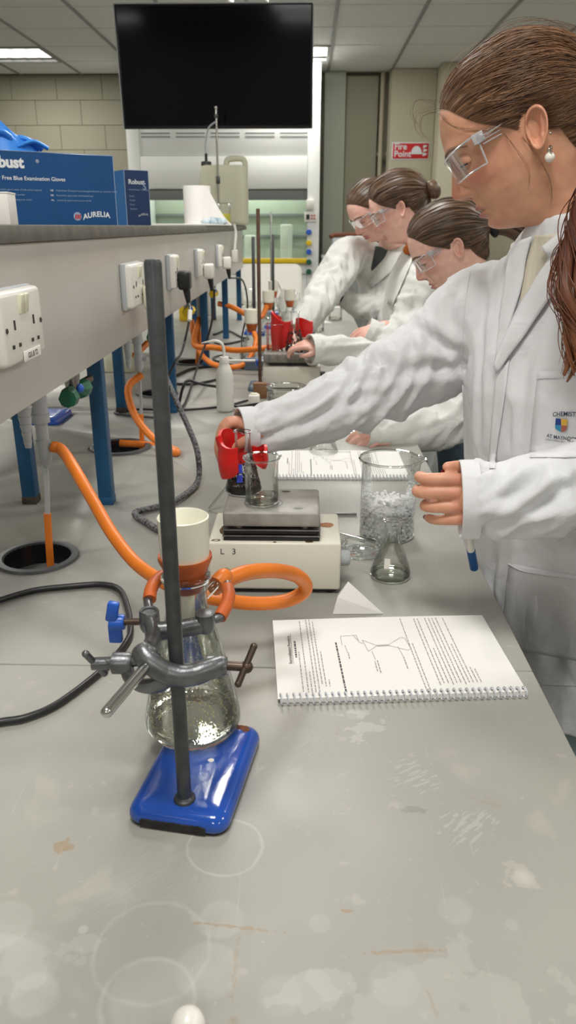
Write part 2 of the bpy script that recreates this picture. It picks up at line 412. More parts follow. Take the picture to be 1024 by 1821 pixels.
    ragged(925, 1560, 0.014, 0.016, 0.4, 80, 0.54, 0.28, srgb(200, 194, 180), 15); ragged(735, 1440, 0.010, 0.004, 0.0, 90, 0.42, 0.5, srgb(128, 128, 122), 17)
    ragged(415, 1648, 0.055, 0.0022, -0.10, 150, 0.62, 0.5, rust_c, 19); ragged(720, 1692, 0.045, 0.0022, 0.06, 150, 0.60, 0.45, rust_c, 21); ragged(616, 1620, 0.005, 0.0016, 0.0, 110, 0.46, 0.6, rust_c, 23)
    ragged(418, 1720, 0.003, 0.040, 0.0, 140, 0.64, 0.3, rust_c, 25); ragged(112, 1505, 0.010, 0.007, 0.3, 130, 0.52, 0.55, rust_c, 27); ragged(770, 1790, 0.0018, 0.012, 0.2, 140, 0.56, 0.3, rust_c, 29)
    ragged(250, 1560, 0.16, 0.10, 0.7, 40, 0.82, 0.13, pale, 31, (1, 14, 1)); ragged(560, 1320, 0.14, 0.10, 0.9, 40, 0.82, 0.13, pale, 33, (1, 14, 1))
    # long fine scratches
    mp = N.new('ShaderNodeMapping'); mp.inputs['Scale'].default_value = (90, 5, 1); mp.inputs['Rotation'].default_value = (0, 0, 0.7); L.new(src, mp.inputs[0])
    sn = N.new('ShaderNodeTexNoise'); sn.inputs['Scale'].default_value = 2.2; sn.inputs['Detail'].default_value = 2; L.new(mp.outputs[0], sn.inputs['Vector'])
    mr = N.new('ShaderNodeMapRange'); L.new(sn.outputs[0], mr.inputs[0]); mr.inputs[1].default_value = 0.70; mr.inputs[2].default_value = 0.76; mr.inputs[4].default_value = 0.4
    c = mix(c, mr.outputs[0], srgb(184, 182, 174))
    L.new(c, p.inputs['Base Color'])
    rr = rampn(7, 0.3, 0.7, 0.16); ad = N.new('ShaderNodeMath'); ad.operation = 'ADD'; L.new(rr, ad.inputs[0]); ad.inputs[1].default_value = 0.34; L.new(ad.outputs[0], p.inputs['Roughness'])
    return m
M['worktop'] = worktop_material()
# ------------------------------------------------------------------ the room shell
CEIL, WY, WL, WR, WF = 1.917, 8.40, -4.3, 3.2, -3.4
def shell(name, c, size, m):
    o = B().box(c, size).build(name, m, smooth=False); return tag(o, kind='structure')
shell('floor', (-0.55, 2.5, -0.92), (7.6, 11.9, 0.04), M['floor'])
shell('wall_left', (WL - 0.05, 2.5, 0.55), (0.1, 11.9, 2.9), M['wall_plain'])
shell('wall_right', (WR + 0.05, 2.5, 0.55), (0.1, 11.9, 2.9), M['wall_plain'])
shell('wall_front', (-0.55, WF - 0.05, 0.55), (7.5, 0.1, 2.9), M['wall_plain'])
wb = shell('wall_back', (-0.55, WY + 0.06, 0.55), (7.5, 0.1, 2.9), M['mortar'])
# painted concrete blocks of the back wall that the photograph shows
blk = B().box((0, 0, 0), (0.4465, 0.02, 0.2190), bevel=0.0015, seg=1).build('block', M['wall'], wb, sharp=30)
first = True
for r in range(8):
    z = CEIL - 0.11 - 0.2225 * r
    for k in range(9):
        x = -4.05 + 0.45 * k + (0.225 if r % 2 else 0)
        if x > -0.15: continue
        b = blk if first else blk.copy()
        if not first: COL.objects.link(b)
        first = False
        b.location = (x, WY + 0.002 + 0.001 * random.random(), z)
ceil = shell('ceiling', (-0.55, 2.5, CEIL + 0.06), (7.6, 11.9, 0.04), M['tbar'])
LAMPS = [(-0.11 + 2.4 * i, 7.47 - 2.4 * j) for i in (-1, 0, 1) for j in range(5)]
tile = B().box((0, 0, 0), (0.585, 0.585, 0.016), bevel=0.003, seg=1).build('ceiling_tile', M['tile'], ceil, sharp=30)
first = True
for i in range(-7, 6):
    for j in range(-1, 8):
        x, y = -0.11 + 0.6 * i, 7.47 - 0.6 * j + 0.0
        if y > WY - 0.2 or any(abs(x - a) < 0.1 and abs(y - b) < 0.1 for a, b in LAMPS) or x < WL + 0.3 or x > WR - 0.3: continue
        o = tile if first else tile.copy()
        if not first: COL.objects.link(o)
        first = False
        o.location = (x, y, CEIL + 0.011)
tr = B()
for i in range(-7, 7): tr.box((0.19 + 0.6 * i, 5.0, CEIL + 0.001), (0.024, 6.8, 0.012))
tr.build('ceiling_grid', M['tbar'], ceil, smooth=False)
tr = B()
for j in range(0, 8): tr.box((-0.55, 7.77 - 0.6 * j, CEIL + 0.004), (7.4, 0.012, 0.008))
tr.build('ceiling_grid_cross', M['tile'], ceil, smooth=False)
tr = B()
tr.box((-0.55, 2.0, CEIL + 0.012), (7.5, 0.0, 0.0)) if False else None
back_tiles = B().box((-0.55, -0.55, CEIL + 0.012), (7.5, 5.5, 0.016)).build('ceiling_tile_field', M['tile'], ceil, smooth=False)
tag(back_tiles, kind='stuff')
# recessed louvred ceiling lights
def lamp(x, y, n):
    t = empty('ceiling_light', (x, y, CEIL), 0, 'recessed square ceiling light panel with louvred diffuser outside the photograph', 'ceiling light', 'recessed ceiling lights')
    fr = B()
    for a in (-1, 1):
        fr.box((x + a * 0.285, y, CEIL + 0.002), (0.03, 0.6, 0.02)); fr.box((x, y + a * 0.285, CEIL + 0.002), (0.54, 0.03, 0.02))
    fr.build('frame', M['tbar'], t, smooth=False)
    B().box((x, y, CEIL + 0.03), (0.54, 0.54, 0.006)).build('diffuser', M['diffuser'], t, smooth=False)
    lv = B()
    for k in range(1, 4):
        lv.box((x - 0.27 + 0.135 * k, y, CEIL + 0.012), (0.004, 0.54, 0.022)); lv.box((x, y - 0.27 + 0.135 * k, CEIL + 0.012), (0.54, 0.004, 0.022))
    lv.build('louvre', M['chrome'], t, smooth=False)
    ld = bpy.data.lights.new('ceiling_light_lamp', 'AREA'); ld.shape = 'SQUARE'; ld.size = 0.52; ld.energy = LAMP_W; ld.color = (1.0, 0.975, 0.93)
    lo = bpy.data.objects.new('ceiling_light_lamp', ld); COL.objects.link(lo); lo.location = (x, y, CEIL - 0.012); adopt(lo, t)
    return t
for n, (x, y) in enumerate(LAMPS):
    t = lamp(x, y, n)
    if y > 7:
        t['label'] = {-1: 'square ceiling light above the left back wall', 0: 'lit square ceiling light beside the black screen above the fume cupboard', 1: 'lit square ceiling light behind the head of the nearest woman'}[round((x + 0.11) / 2.4)]
        del t['group']
    else:
        t['label'] = 'recessed ceiling light over the %s, %s from the back wall' % ({-1: 'left aisle', 0: 'bench', 1: 'right aisle'}[round((x + 0.11) / 2.4)], ('first', 'second', 'third', 'fourth', 'fifth')[round((7.47 - y) / 2.4)])

# pillar, corner panels and painted pipes right of the fume cupboard
pil = B().box((1.0, 8.31, 0.51), (0.42, 0.30, 2.81)).build('pillar', M['pillar'], smooth=False); tag(pil, kind='structure')
pw = B().box((1.33, 8.15, 0.51), (0.23, 0.55, 2.81)).box((1.6, 8.1, 0.51), (0.12, 0.6, 2.81)).build('trim_1', M['pillar'], smooth=False); tag(pw, kind='structure')
pn = B().box((0.26, 8.30, 0.51), (0.20, 0.06, 2.81)).build('trim_2', M['greenboard'], smooth=False); tag(pn, kind='structure')
pn2 = B().box((0.52, 8.33, 0.51), (0.32, 0.03, 2.75), bevel=0.006).build('trim_3', M['wall'], smooth=False); tag(pn2, kind='structure')
for k, (x, r, lab) in enumerate(((0.715, 0.022, 'thick painted vertical pipe, leftmost of three in the corner by the pillar'), (0.79, 0.014, 'thin painted vertical pipe, middle one of three by the pillar'), (0.85, 0.028, 'thickest painted vertical pipe, right against the pillar'))):
    b = B(); b.rod((x, 8.28, -0.9), (x, 8.28, CEIL - 0.01), r, 16)
    for z in (0.3, 1.2): b.box((x, 8.31, z), (2.6 * r, 0.06, 0.03))
    tag(b.build('wall_pipe', M['pipe']), lab, 'pipe', 'painted pipes in the corner')
# fire point sign on the pillar face
sg = empty('fire_point_sign', (0.98, 8.155, 1.3), 0, 'red fire point sign with white lettering on the cream pillar', 'sign')
def sgp(px, py): q = PY(px, py, 8.152); return q
a, b2 = sgp(699, 255), sgp(761, 282)
B().box(((a.x + b2.x) / 2, 8.156, (a.z + b2.z) / 2), (b2.x - a.x + 0.02, 0.006, a.z - b2.z + 0.02), bevel=0.002).build('border', M['print_white'], sg)
B().box(((a.x + b2.x) / 2, 8.151, (a.z + b2.z) / 2), (b2.x - a.x, 0.006, a.z - b2.z), bevel=0.002).build('board', M['sign_red'], sg)
for txt, zz in (('Fire', 0.60), ('Point', 0.12)):
    v, f = text_mesh(txt, 0.078, bold=0.0015)
    B().add(v, f, 0, frame((a.x + 0.012, 8.1465, b2.z + zz * (a.z - b2.z)), (1, 0, 0), (0, 0, 1))).build('lettering', M['print_white'], sg, smooth=False)
cx, cz = a.x + 0.66 * (b2.x - a.x), b2.z + 0.38 * (a.z - b2.z)
dome = [(cx + 0.05 * math.cos(PI * k / 10), cz + 0.06 * math.sin(PI * k / 10)) for k in range(11)] + [(cx - 0.07, cz), (cx - 0.07, cz - 0.012), (cx + 0.07, cz - 0.012), (cx + 0.07, cz)]
B().prism(dome, 0, 0.001, frame((0, 8.1465, 0), (1, 0, 0), (0, 0, 1))).build('helmet_symbol', M['print_white'], sg, smooth=False)
fl = B()
for k in range(3):
    x0 = a.x + 0.84 * (b2.x - a.x)
    fl.prism([(x0 + 0.035 * q + 0.01 * math.sin(3 * k), b2.z + 0.02 + 0.035 * k + 0.012 * (q % 2)) for q in range(2)] + [(x0 + 0.04, b2.z + 0.045 + 0.035 * k), (x0 + 0.005, b2.z + 0.05 + 0.035 * k)], 0, 0.001, frame((0, 8.1465, 0), (1, 0, 0), (0, 0, 1)))
fl.build('flame_symbol', M['print_white'], sg, smooth=False)

# ------------------------------------------------------------------ lab bench with joined worktop panels and round cup sinks
BX0, BX1, BY0, BY1 = -1.28, 0.292, -0.35, 6.3
SHX = -0.38
bench = empty('lab_bench', (-0.49, 3.0, -0.9), 0, 'long grey laminate lab bench with stained worktop under the reagent shelf', 'bench')
SINKS = [(-0.455, 1.176, 0.069), (-0.473, 1.868, 0.078), (-0.50, 2.53, 0.07), (-0.47, 3.16, 0.075), (-0.80, 2.2, 0.075)]
seams = [BY0, 0.841, 2.36, 3.86, 5.1, BY1]
for a0, a1 in zip(seams[:-1], seams[1:]):
    o = B().box(((BX0 + BX1) / 2, (a0 + a1) / 2, -0.016), (BX1 - BX0, a1 - a0 - 0.0016, 0.032), bevel=0.0012, seg=1).build('worktop_panel', M['worktop'], bench, sharp=30)
    cs = []
    for sx, sy, sr in SINKS:
        if a0 < sy < a1:
            c = B().lathe([(sr * 0.86, -0.1), (sr * 0.86, 0.1)], (sx, sy, 0), 40, cap0=True, cap1=True).build('cutter', M['cup']); cs.append(c)
    if cs: bool_cut(o, cs)
B().box(((BX0 + BX1) / 2, 3.0, -0.046), (BX1 - BX0 - 0.06, 6.5, 0.026)).build('top_frame', M['hood_grey'], bench, smooth=False)
bench.children[-1].name = 'apron'
bc = [o for o in bench.children if o.name.startswith('apron')][0]
bool_cut(bc, [B().lathe([(sr * 0.9, -0.1), (sr * 0.9, 0.1)], (sx, sy, 0), 32, cap0=True, cap1=True).build('cutter', M['cup']) for sx, sy, sr in SINKS])
for y0 in (0.2, 1.4, 2.6, 3.8, 5.0):
    cab = B().box((-0.5, y0 + 0.55, -0.49), (1.05, 1.17, 0.80), bevel=0.004).build('cabinet', M['hood_grey'], bench)
    bool_cut(cab, [B().box((sx, sy, -0.1), (0.2, 0.2, 0.16)).build('cutter', M['cup']) for sx, sy, sr in SINKS if y0 - 0.2 < sy < y0 + 1.3])
SL = ['nearest round black cup sink with orange tube hanging into it', 'second black cup sink under the short orange hose', 'third black cup sink with black cables beside it', 'far black cup sink with two orange tubes in it', 'black cup sink on the far side of the shelf posts']
for k, (sx, sy, sr) in enumerate(SINKS):
    t = empty('cup_sink', (sx, sy, 0), 0, SL[k], 'sink', 'cup sinks along the bench')
    s = sr / 0.07
    B().lathe([(sr * 0.8, -0.004), (sr * 0.80, 0.003), (sr * 0.84, 0.0052), (sr * 0.97, 0.0045), (sr * 1.0, 0.0002)], (sx, sy, 0), 40).build('rim', M['cup_rim'], t)
    B().lathe([(sr * 0.80, 0.002), (sr * 0.76, -0.03), (sr * 0.55, -0.075), (sr * 0.2, -0.092), (0.001, -0.094)], (sx, sy, 0), 36).build('bowl', M['cup'], t)
    B().torus((sx, sy, -0.088), sr * 0.2, 0.003, 20, 6).build('drain', M['steel'], t)

# ------------------------------------------------------------------ reagent shelf over the bench
shelf = empty('reagent_shelf', (-0.48, 2.6, 0), 0, 'grey service shelf on blue steel posts along the middle of the bench', 'shelf')
SY0, SY1 = -0.3, 4.98
B().box((-0.485, (SY0 + SY1) / 2, 0.521), (0.226, SY1 - SY0, 0.022), bevel=0.002).build('shelf_top', M['slab_edge'], shelf)
B().box((SHX - 0.006, (SY0 + SY1 - 0.22) / 2, 0.404), (0.012, SY1 - SY0 - 0.22, 0.211), bevel=0.0015).build('front_panel', M['panel'], shelf)
B().box((-0.584, (SY0 + SY1 - 0.22) / 2, 0.404), (0.012, SY1 - SY0 - 0.22, 0.211), bevel=0.0015).build('back_panel', M['panel'], shelf)
B().box((-0.485, (SY0 + SY1 - 0.22) / 2, 0.42), (0.18, SY1 - SY0 - 0.24, 0.02)).build('under_tray', M['hood_grey'], shelf, smooth=False)
for y in (0.64, 1.453, 2.265, 3.08, 3.89, 4.70):
    for x in (-0.404, -0.56):
        p_ = B().box((x, y, 0.255), (0.028, 0.028, 0.51), bevel=0.002).build('post', M['post'], shelf)
        B().box((x, y, 0.008), (0.0292, 0.0292, 0.016), bevel=0.001).build('foot', M['post_worn'] if x < -0.5 else M['post'], p_)

# power sockets on the front panel
def socket(y0, y1, zc=0.405, label='', plug=False):
    w = y1 - y0; yc = (y0 + y1) / 2; h = 0.088
    t = empty('power_socket', (SHX, yc, zc), 0, label, 'socket', 'power sockets on the shelf panel')
    B().box((SHX + 0.012, yc, zc), (0.024, w, h), bevel=0.007, seg=3).build('faceplate', M['plastic_white'], t)
    X = SHX + 0.0245
    B().box((SHX + 0.006, yc, zc), (0.012, w + 0.004, h + 0.004), bevel=0.003).build('back_box', M['plastic_grey'], t)
    two = w > 0.1
    gang = (-1, 1) if two else (0,)
    for g in gang:
        y = yc + g * 0.034
        sl = B()
        sl.box((X, y, zc + 0.004), (0.0012, 0.0038, 0.0115)); sl.box((X, y - 0.011, zc - 0.021), (0.0012, 0.0062, 0.0045)); sl.box((X, y + 0.011, zc - 0.021), (0.0012, 0.0062, 0.0045))
        sl.build('pin_holes', M['slot'], t, smooth=False)
        sw = B().box((X + 0.001, yc + g * 0.008, zc + 0.027), (0.006, 0.0125, 0.024), Matrix.Rotation(R(9), 3, 'Y'), bevel=0.0015).build('switch', M['plastic_cream'], t)
    sc = B()
    for g in (-1, 1): sc.lathe([(0.0035, 0), (0.003, 0.0008), (0.0001, 0.0008)], (X, yc + g * (w / 2 - 0.012), zc), 12, Matrix.Rotation(PI / 2, 3, 'Y'))
    sc.build('screws', M['slot'], t)
    return t, X
s1, X1 = socket(0.900, 1.046, 0.413, 'double white wall socket with a printed circuit label, nearest on the panel')
B().box((X1 + 0.0006, 0.987, 0.413 - 0.037), (0.0012, 0.062, 0.013), bevel=0.0004).build('label_strip', M['card_white'], s1)
v, f = text_mesh('GS1.B T2', 0.0095, align='CENTER', bold=0.0002)
B().add(v, f, 0, frame((X1 + 0.0015, 0.987, 0.413 - 0.0405), (0, 1, 0), (0, 0, 1))).build('lettering', M['print_black'], s1, smooth=False)
socket(1.605, 1.751, 0.413, 'double white socket with a cream plug behind the rod of the nearest stand')
socket(2.14, 2.226, 0.413, 'white socket with the black plug in it')
socket(2.69, 2.776, 0.413, 'white socket with the white plug in it')
socket(3.33, 3.416, 0.413, 'farthest white socket near the end of the shelf panel')
def plug(y, z, m, label, cord, cm, r=0.0036, fl=None):
    t = empty('power_plug', (SHX + 0.03, y, z), 0, label, 'plug', 'plugs in the shelf sockets')
    B().box((SHX + 0.042, y, z), (0.034, 0.046, 0.05), bevel=0.008, seg=3).build('plug_body', m, t)
    B().tube([(SHX + 0.045, y, z - 0.02), (SHX + 0.048, y, z - 0.045), (SHX + 0.05, y, z - 0.066)], [0.011, 0.0085, 0.005], 12).build('strain_relief', M['black_rubber'] if cm != M['plastic_white'] else cm, t)
    B().tube(catmull([(SHX + 0.05, y, z - 0.06)] + cord, 8), r, 8).build('cord', cm, t)
    return t
plug(1.715, 0.385, M['plastic_cream'], 'cream plug with a black braided cord behind the nearest rod',
     [PX(275, 585, -0.325), PY(288, 650, 1.82), PY(310, 705, 1.74), PY(335, 760, 1.66), PY(351, 805, 1.60), G(352, 855, 0.012), G(322, 884, 0.009), G(285, 900, 0.008), G(240, 912, 0.008), G(262, 930, 0.008), G(290, 944, 0.008), G(345, 945, 0.012)], M['braid'], 0.0065)
pb = plug(2.19, 0.39, M['black_rubber'], 'black plug in the white socket beside the nearest rod',
     [PX(338, 560, -0.31), PY(330, 600, 2.28), PY(322, 628, 2.22), PY(308, 650, 2.15), G(280, 720, 0.01), G(300, 742, 0.006), G(225, 738, 0.006), G(205, 733, 0.006), G(250, 728, 0.006), G(290, 730, 0.006)], M['black_rubber'])
B().tube([PX(338, 552, -0.309), PX(337, 570, -0.309)], 0.006, 10).build('white_tape', M['card_white'], pb)
plug(2.745, 0.385, M['plastic_white'], 'white plug with a long black cord on the panel',
     [PX(381, 520, -0.32), PY(375, 580, 2.9), PY(355, 640, 2.85), G(330, 715, 0.012), G(313, 728, 0.006), G(345, 728, 0.006), G(400, 722, 0.006), G(440, 712, 0.006)], M['black_rubber'], 0.004)
plug(3.385, 0.385, M['plastic_white'], 'far white plug with a black cord near the shelf end',
     [PY(432, 500, 3.6), PY(440, 545, 3.7), PY(430, 600, 3.7), G(428, 640, 0.01), G(395, 632, 0.006), G(380, 640, 0.006), G(440, 655, 0.006)], M['black_rubber'], 0.004)

# loose black cables on the worktop
def cable(name, label, pts, r, m=None, grp='black cables on the bench'):
    return tag(B().tube(catmull(pts, 10), r, 10).build(name, m or M['black_rubber']), label, 'cable', grp)
cable('power_cable', 'thick black cable looping over the worktop at the left edge', [G(x, y, 0.0052) for x, y in ((-140, 1135), (-60, 1090), (0, 1067), (60, 1050), (120, 1043), (180, 1039), (212, 1048), (226, 1078), (232, 1115), (226, 1140), (190, 1184), (110, 1247), (50, 1275), (0, 1284), (-80, 1300))], 0.0046)
cable('power_cable', 'thin black cable arching from a sink to the hotplate behind the wash bottle', [G(318, 720, 0.006), PY(325, 690, 2.32), PY(335, 677, 2.33), PY(362, 684, 2.33), G(392, 690, 0.05), G(402, 704, 0.03), G(418, 722, 0.012), G(438, 721, 0.012), G(462, 718, 0.02)], 0.0045)
cable('power_cable', 'black cable lying in wide loops by the far sink', [G(x, y, 0.005) for x, y in ((312, 668), (340, 656), (375, 652), (415, 654), (445, 653))], 0.005)
cable('power_cable', 'black cable lying straight below the wide loops', [G(x, y, 0.005) for x, y in ((312, 683), (350, 682), (392, 672), (398, 662))], 0.0045)
cable('power_cable', 'black cable crossing under the long orange hose', [G(x, y, 0.005) for x, y in ((380, 595), (404, 588), (430, 600), (440, 603), (400, 612), (382, 609))], 0.006)

# ------------------------------------------------------------------ taps and vacuum aspirators under the panel
def aspirator(base, label, s=1.0, hose=None, tail=True, zt=0.33):
    x, y, z = base
    t = empty('vacuum_aspirator', (x, y, z), 0, label, 'aspirator', 'aspirators under the shelf')
    B().lathe([(0.013, zt - z + 0.0), (0.013, 0.055), (0.0145, 0.054), (0.0145, 0.04), (0.010, 0.039), (0.010, 0.012), (0.0115, 0.011), (0.0115, -0.022), (0.007, -0.030), (0.004, -0.036)], base, 24).build('body', M['plastic_grey'], t)
    B().rod((x, y, z), (x + 0.022, y, z), 0.006, 12).build('side_port', M['plastic_grey'], t)
    return t
T0 = (-0.424, 1.18, 0.196)
asp = aspirator(T0, 'grey plastic aspirator with a white tube, nearest under the shelf')
B().tube(catmull([(T0[0], T0[1], 0.165), (-0.426, 1.18, 0.13), (-0.431, 1.18, 0.075)], 5), 0.0042, 10).build('drop_tube', M['plastic_grey'], asp)
B().tube(catmull([(-0.431, 1.18, 0.08), (-0.434, 1.18, 0.03), (-0.437, 1.18, -0.03)], 5), 0.0062, 12).build('hose_tip', M['orange'], asp)
T1 = (-0.425, 1.93, 0.215)
asp2 = aspirator(T1, 'second grey aspirator with a hanging orange hose')
B().tube(catmull([(T1[0], T1[1], 0.19), (-0.425, 1.925, 0.11), (-0.426, 1.92, 0.07)], 5), 0.004, 10).build('drop_tube', M['plastic_grey'], asp2)
B().tube([(-0.426, 1.92, 0.075), (-0.427, 1.91, -0.03)], 0.0065, 10).build('hose_tip', M['orange'], asp2)
T2 = (-0.425, 3.1, 0.22)
asp3 = aspirator(T2, 'far grey aspirator with two orange tubes reaching the far sink')
B().rod((-0.425, 3.1, 0.2), (-0.45, 3.13, -0.02), 0.007).build('hose_tip', M['orange'], asp3)
B().rod((-0.44, 3.22, 0.12), (-0.455, 3.19, -0.02), 0.007).build('hose_tip', M['orange'], asp3)
def nozzle(x, y, label):
    t = empty('water_nozzle', (x, y, 0.3), 0, label, 'nozzle', 'ridged water nozzles under the shelf')
    pr = [(0.011, 0.335), (0.011, 0.275), (0.013, 0.272)]
    z = 0.27
    for k in range(5): pr += [(0.0115 - 0.0012 * k, z), (0.0092 - 0.0011 * k, z - 0.012)]; z -= 0.0125
    pr += [(0.003, z)]
    B().lathe(pr, (x, y, 0), 20).build('spigot', M['plastic_grey'], t); return t
nozzle(-0.43, 1.13, 'ridged grey water nozzle beside the nearest aspirator')
nozzle(-0.43, 1.84, 'ridged grey water nozzle beside the second aspirator')
def gas_tap(y, label, knob, x=-0.40):
    t = empty('gas_tap', (x, y, 0.3), 0, label, 'tap', 'gas taps under the shelf')
    B().lathe([(0.014, 0.07), (0.014, 0.0), (0.011, -0.02), (0.009, -0.03)], (x, y, 0.29), 18).build('tap_body', M['steel'], t)
    for s in (-1, 1):
        q = B().tube([(x, y + s * 0.012, 0.268), (x + 0.004, y + s * 0.032, 0.262), (x + 0.006, y + s * 0.052, 0.262)], [0.010, 0.017, 0.015], 8)
        q.build('tap_knob', knob, t)
    B().sphere((x + 0.012, y, 0.270), 0.008, 12, 8).build('tap_cap', M['blue_plastic'], t)
    B().rod((x, y + 0.05, 0.268), (x, y + 0.11, 0.266), 0.007).build('nozzle', M['brassdark'], t)
    return t
gas_tap(1.285, 'green handled gas tap with blue cap nearest under the panel', M['green'])
gas_tap(2.02, 'green handled gas tap behind the nearest rod', M['green'])
gas_tap(2.62, 'yellow handled tap under the panel beside the white tape', M['yellow'])
gas_tap(3.35, 'far yellow handled tap under the panel', M['yellow'])

# ------------------------------------------------------------------ orange vacuum hoses
def hose(label, pts, r=0.0092, mm=None):
    return tag(B().tube(catmull(pts, 10), r, 14).build('vacuum_hose', mm or M['orange']), label, 'hose', 'orange vacuum hoses')
FLC = Vector((-0.119, 0.69, 0.022))
hose('long orange hose looping from the nearest aspirator to the flask side arm',
     [(T0[0] + 0.014, T0[1], T0[2]), (T0[0] + 0.03, T0[1] - 0.005, T0[2] - 0.004), PY(130, 830, 1.12), PY(165, 890, 1.06), PY(200, 950, 1.0), PY(240, 1000, 0.95), PY(285, 1032, 0.90), PY(330, 1052, 0.87), PY(385, 1065, 0.86), PY(450, 1073, 0.87), PY(510, 1068, 0.885), PY(543, 1048, 0.89), PY(530, 1025, 0.87), PY(490, 1015, 0.83), PY(440, 1018, 0.79), PY(402, 1032, 0.765), PY(384, 1044, 0.748), FLC + Vector((0.034, 0.037, 0.1605)), FLC + Vector((0.027, 0.025, 0.1575))])
hose('orange hose curving from the second aspirator over the second sink',
     [(T1[0] + 0.005, T1[1], 0.175), PY(228, 690, 1.9), PY(238, 735, 1.86), PY(265, 772, 1.82), PY(295, 795, 1.80), PY(312, 806, 1.79), PY(310, 800, 1.86), PY(270, 792, 1.90), PY(213, 788, 1.90)])
hose('long orange hose crossing behind the wash bottle to the second flask',
     [(T2[0], T2[1], 0.19), PY(345, 612, 3.02), PY(380, 618, 2.95), PY(420, 623, 2.9), PY(462, 620, 2.88), PY(490, 618, 2.90), PY(520, 628, 2.90), PY(536, 640, 2.88)], 0.011)
hose('orange hose hanging in a low loop under the long orange hose',
     [PY(341, 570, 3.15), PY(345, 600, 3.1), PY(358, 630, 3.05), PY(380, 648, 3.0), PY(415, 653, 2.98), PY(440, 642, 3.0), PY(455, 610, 3.05), PY(452, 592, 3.1)], 0.0105)
hose('far orange hose reaching a white funnel behind the brown rod',
     [PY(388, 540, 3.9), PY(410, 545, 3.88), PY(432, 556, 3.85), PY(452, 566, 3.85), PY(466, 562, 3.9), PY(474, 545, 3.95)], 0.013)
hose('short orange hose end by the nearest socket panel and blue post', [PY(240, 632, 2.02), PY(250, 622, 2.08), PY(262, 610, 2.12)], 0.0085)

# ------------------------------------------------------------------ nearest retort stand, boss and clamp
RX, RY = -0.112, 0.578
st = empty('retort_stand', (RX, RY, 0), 0, 'retort stand with blue chipped enamel base and grey steel rod', 'stand')
ang = R(-9.4)
ux, uy = Vector((math.cos(ang), math.sin(ang), 0)), Vector((-math.sin(ang), math.cos(ang), 0))
FLb = Vector((-0.168, 0.563, 0))
cen = FLb + ux * 0.050 + uy * 0.077
# base: a domed slab with rounded corners
def rrect(w, d, r, n=6):
    out = []
    for cxs, cys, a0 in ((1, 1, 0), (-1, 1, 90), (-1, -1, 180), (1, -1, 270)):
        for k in range(n + 1):
            a = R(a0 + 90 * k / n); out.append((cxs * (w / 2 - r) + r * math.cos(a), cys * (d / 2 - r) + r * math.sin(a)))
    return out
def slab(prof, w, d, r, Mx, n=6):
    """prof: list of (inset, z)"""
    v, f = [], []
    for ins, z in prof:
        for x, y in rrect(w - 2 * ins, d - 2 * ins, max(0.002, r - ins * 0.6), n): v.append(Mx @ Vector((x, y, z)))
    m = 4 * (n + 1)
    for i in range(len(prof) - 1):
        for k in range(m): f.append((i * m + k, i * m + (k + 1) % m, (i + 1) * m + (k + 1) % m, (i + 1) * m + k))
    f.append(tuple(range(m - 1, -1, -1))); f.append(tuple(range((len(prof) - 1) * m, len(prof) * m)))
    return v, f
MB_ = Matrix.Translation(cen) @ Matrix.Rotation(ang, 4, 'Z')
v, f = slab([(0.001, 0.0035), (0, 0.006), (0.0005, 0.011), (0.003, 0.0155), (0.007, 0.0182), (0.012, 0.0195), (0.03, 0.0200)], 0.099, 0.152, 0.015, MB_)
mesh_obj('base', v, f, M['blue_enamel'], st, sharp=60)
v, f = slab([(0.002, 0.0), (0.0012, 0.004)], 0.099, 0.152, 0.015, MB_)
mesh_obj('base_underside', v, f, M['chip'], st, sharp=60)
chip = B()
n = 26
top = [(-0.0345 + 0.064 * k / n, 0.0105 + 0.0022 * noise.noise((k * 0.9, 1, 0)) - 0.002 * (k in (0, n))) for k in range(n + 1)]
bot = [(x, 0.0015) for x, _ in reversed(top)]
chip.prism(top + bot, 0.0, 0.0012, MB_ @ frame((0, -0.0757, 0), (1, 0, 0), (0, 0, 1)))
chip.build('bare_edge', M['chip'], st, smooth=False)
def blot(cx, cy, r, z, m, name, sq=0.5, parent=None, seed=0):
    pl = [((cx + r * math.cos(2 * PI * k / 22) * (1 + 0.35 * noise.noise((k * 0.7, seed, 2)))), cy + sq * r * math.sin(2 * PI * k / 22) * (1 + 0.35 * noise.noise((k * 0.7, seed, 5)))) for k in range(22)]
    return B().prism(pl, z, z + 0.0004, MB_).build(name, m, parent, smooth=False)
blot(0.030, 0.062, 0.009, 0.0192, M['rust'], 'rust_patch', 0.7, st, 3)
blot(0.012, 0.005, 0.0032, 0.0199, M['card_white'], 'white_spot', 0.9, st, 5)
B().lathe([(0.0105, 0.0196), (0.0098, 0.022), (0.0066, 0.024), (0.0064, 0.0245)], (RX, RY, 0), 24).build('rod_collar', M['iron'], st)
B().lathe([(0.0066, 0.016), (0.0066, 0.505), (0.0055, 0.5075), (0.0001, 0.508)], (RX, RY, 0), 28).build('rod', M['iron'], st)
# boss with clamp that grips the flask neck
cl = empty('boss_and_clamp', (RX, RY, 0.165), 0, 'grey cast metal boss and clamp gripping the flask neck on the rod', 'clamp')
ZB = 0.170
b = B()
def arc_bar(p0, pm, p1, r, fl=1.5):
    return B().tube(catmull([p0, pm, p1], 8), r, 10, flat=fl)
C1, C2 = Vector((RX - 0.054, RY + 0.012, ZB - 0.004)), Vector((RX + 0.034, RY + 0.004, ZB - 0.003))
b.tube(catmull([(RX - 0.030, RY - 0.004, ZB + 0.016), (RX - 0.022, RY - 0.013, ZB + 0.009), (RX - 0.006, RY - 0.016, ZB - 0.001), (RX + 0.012, RY - 0.014, ZB - 0.005), (RX + 0.030, RY - 0.006, ZB - 0.003), (RX + 0.038, RY, ZB - 0.003)], 6), [0.0085, 0.009, 0.0095] + [0.0095] * 20 + [0.009] * 8, 12, flat=1.15)
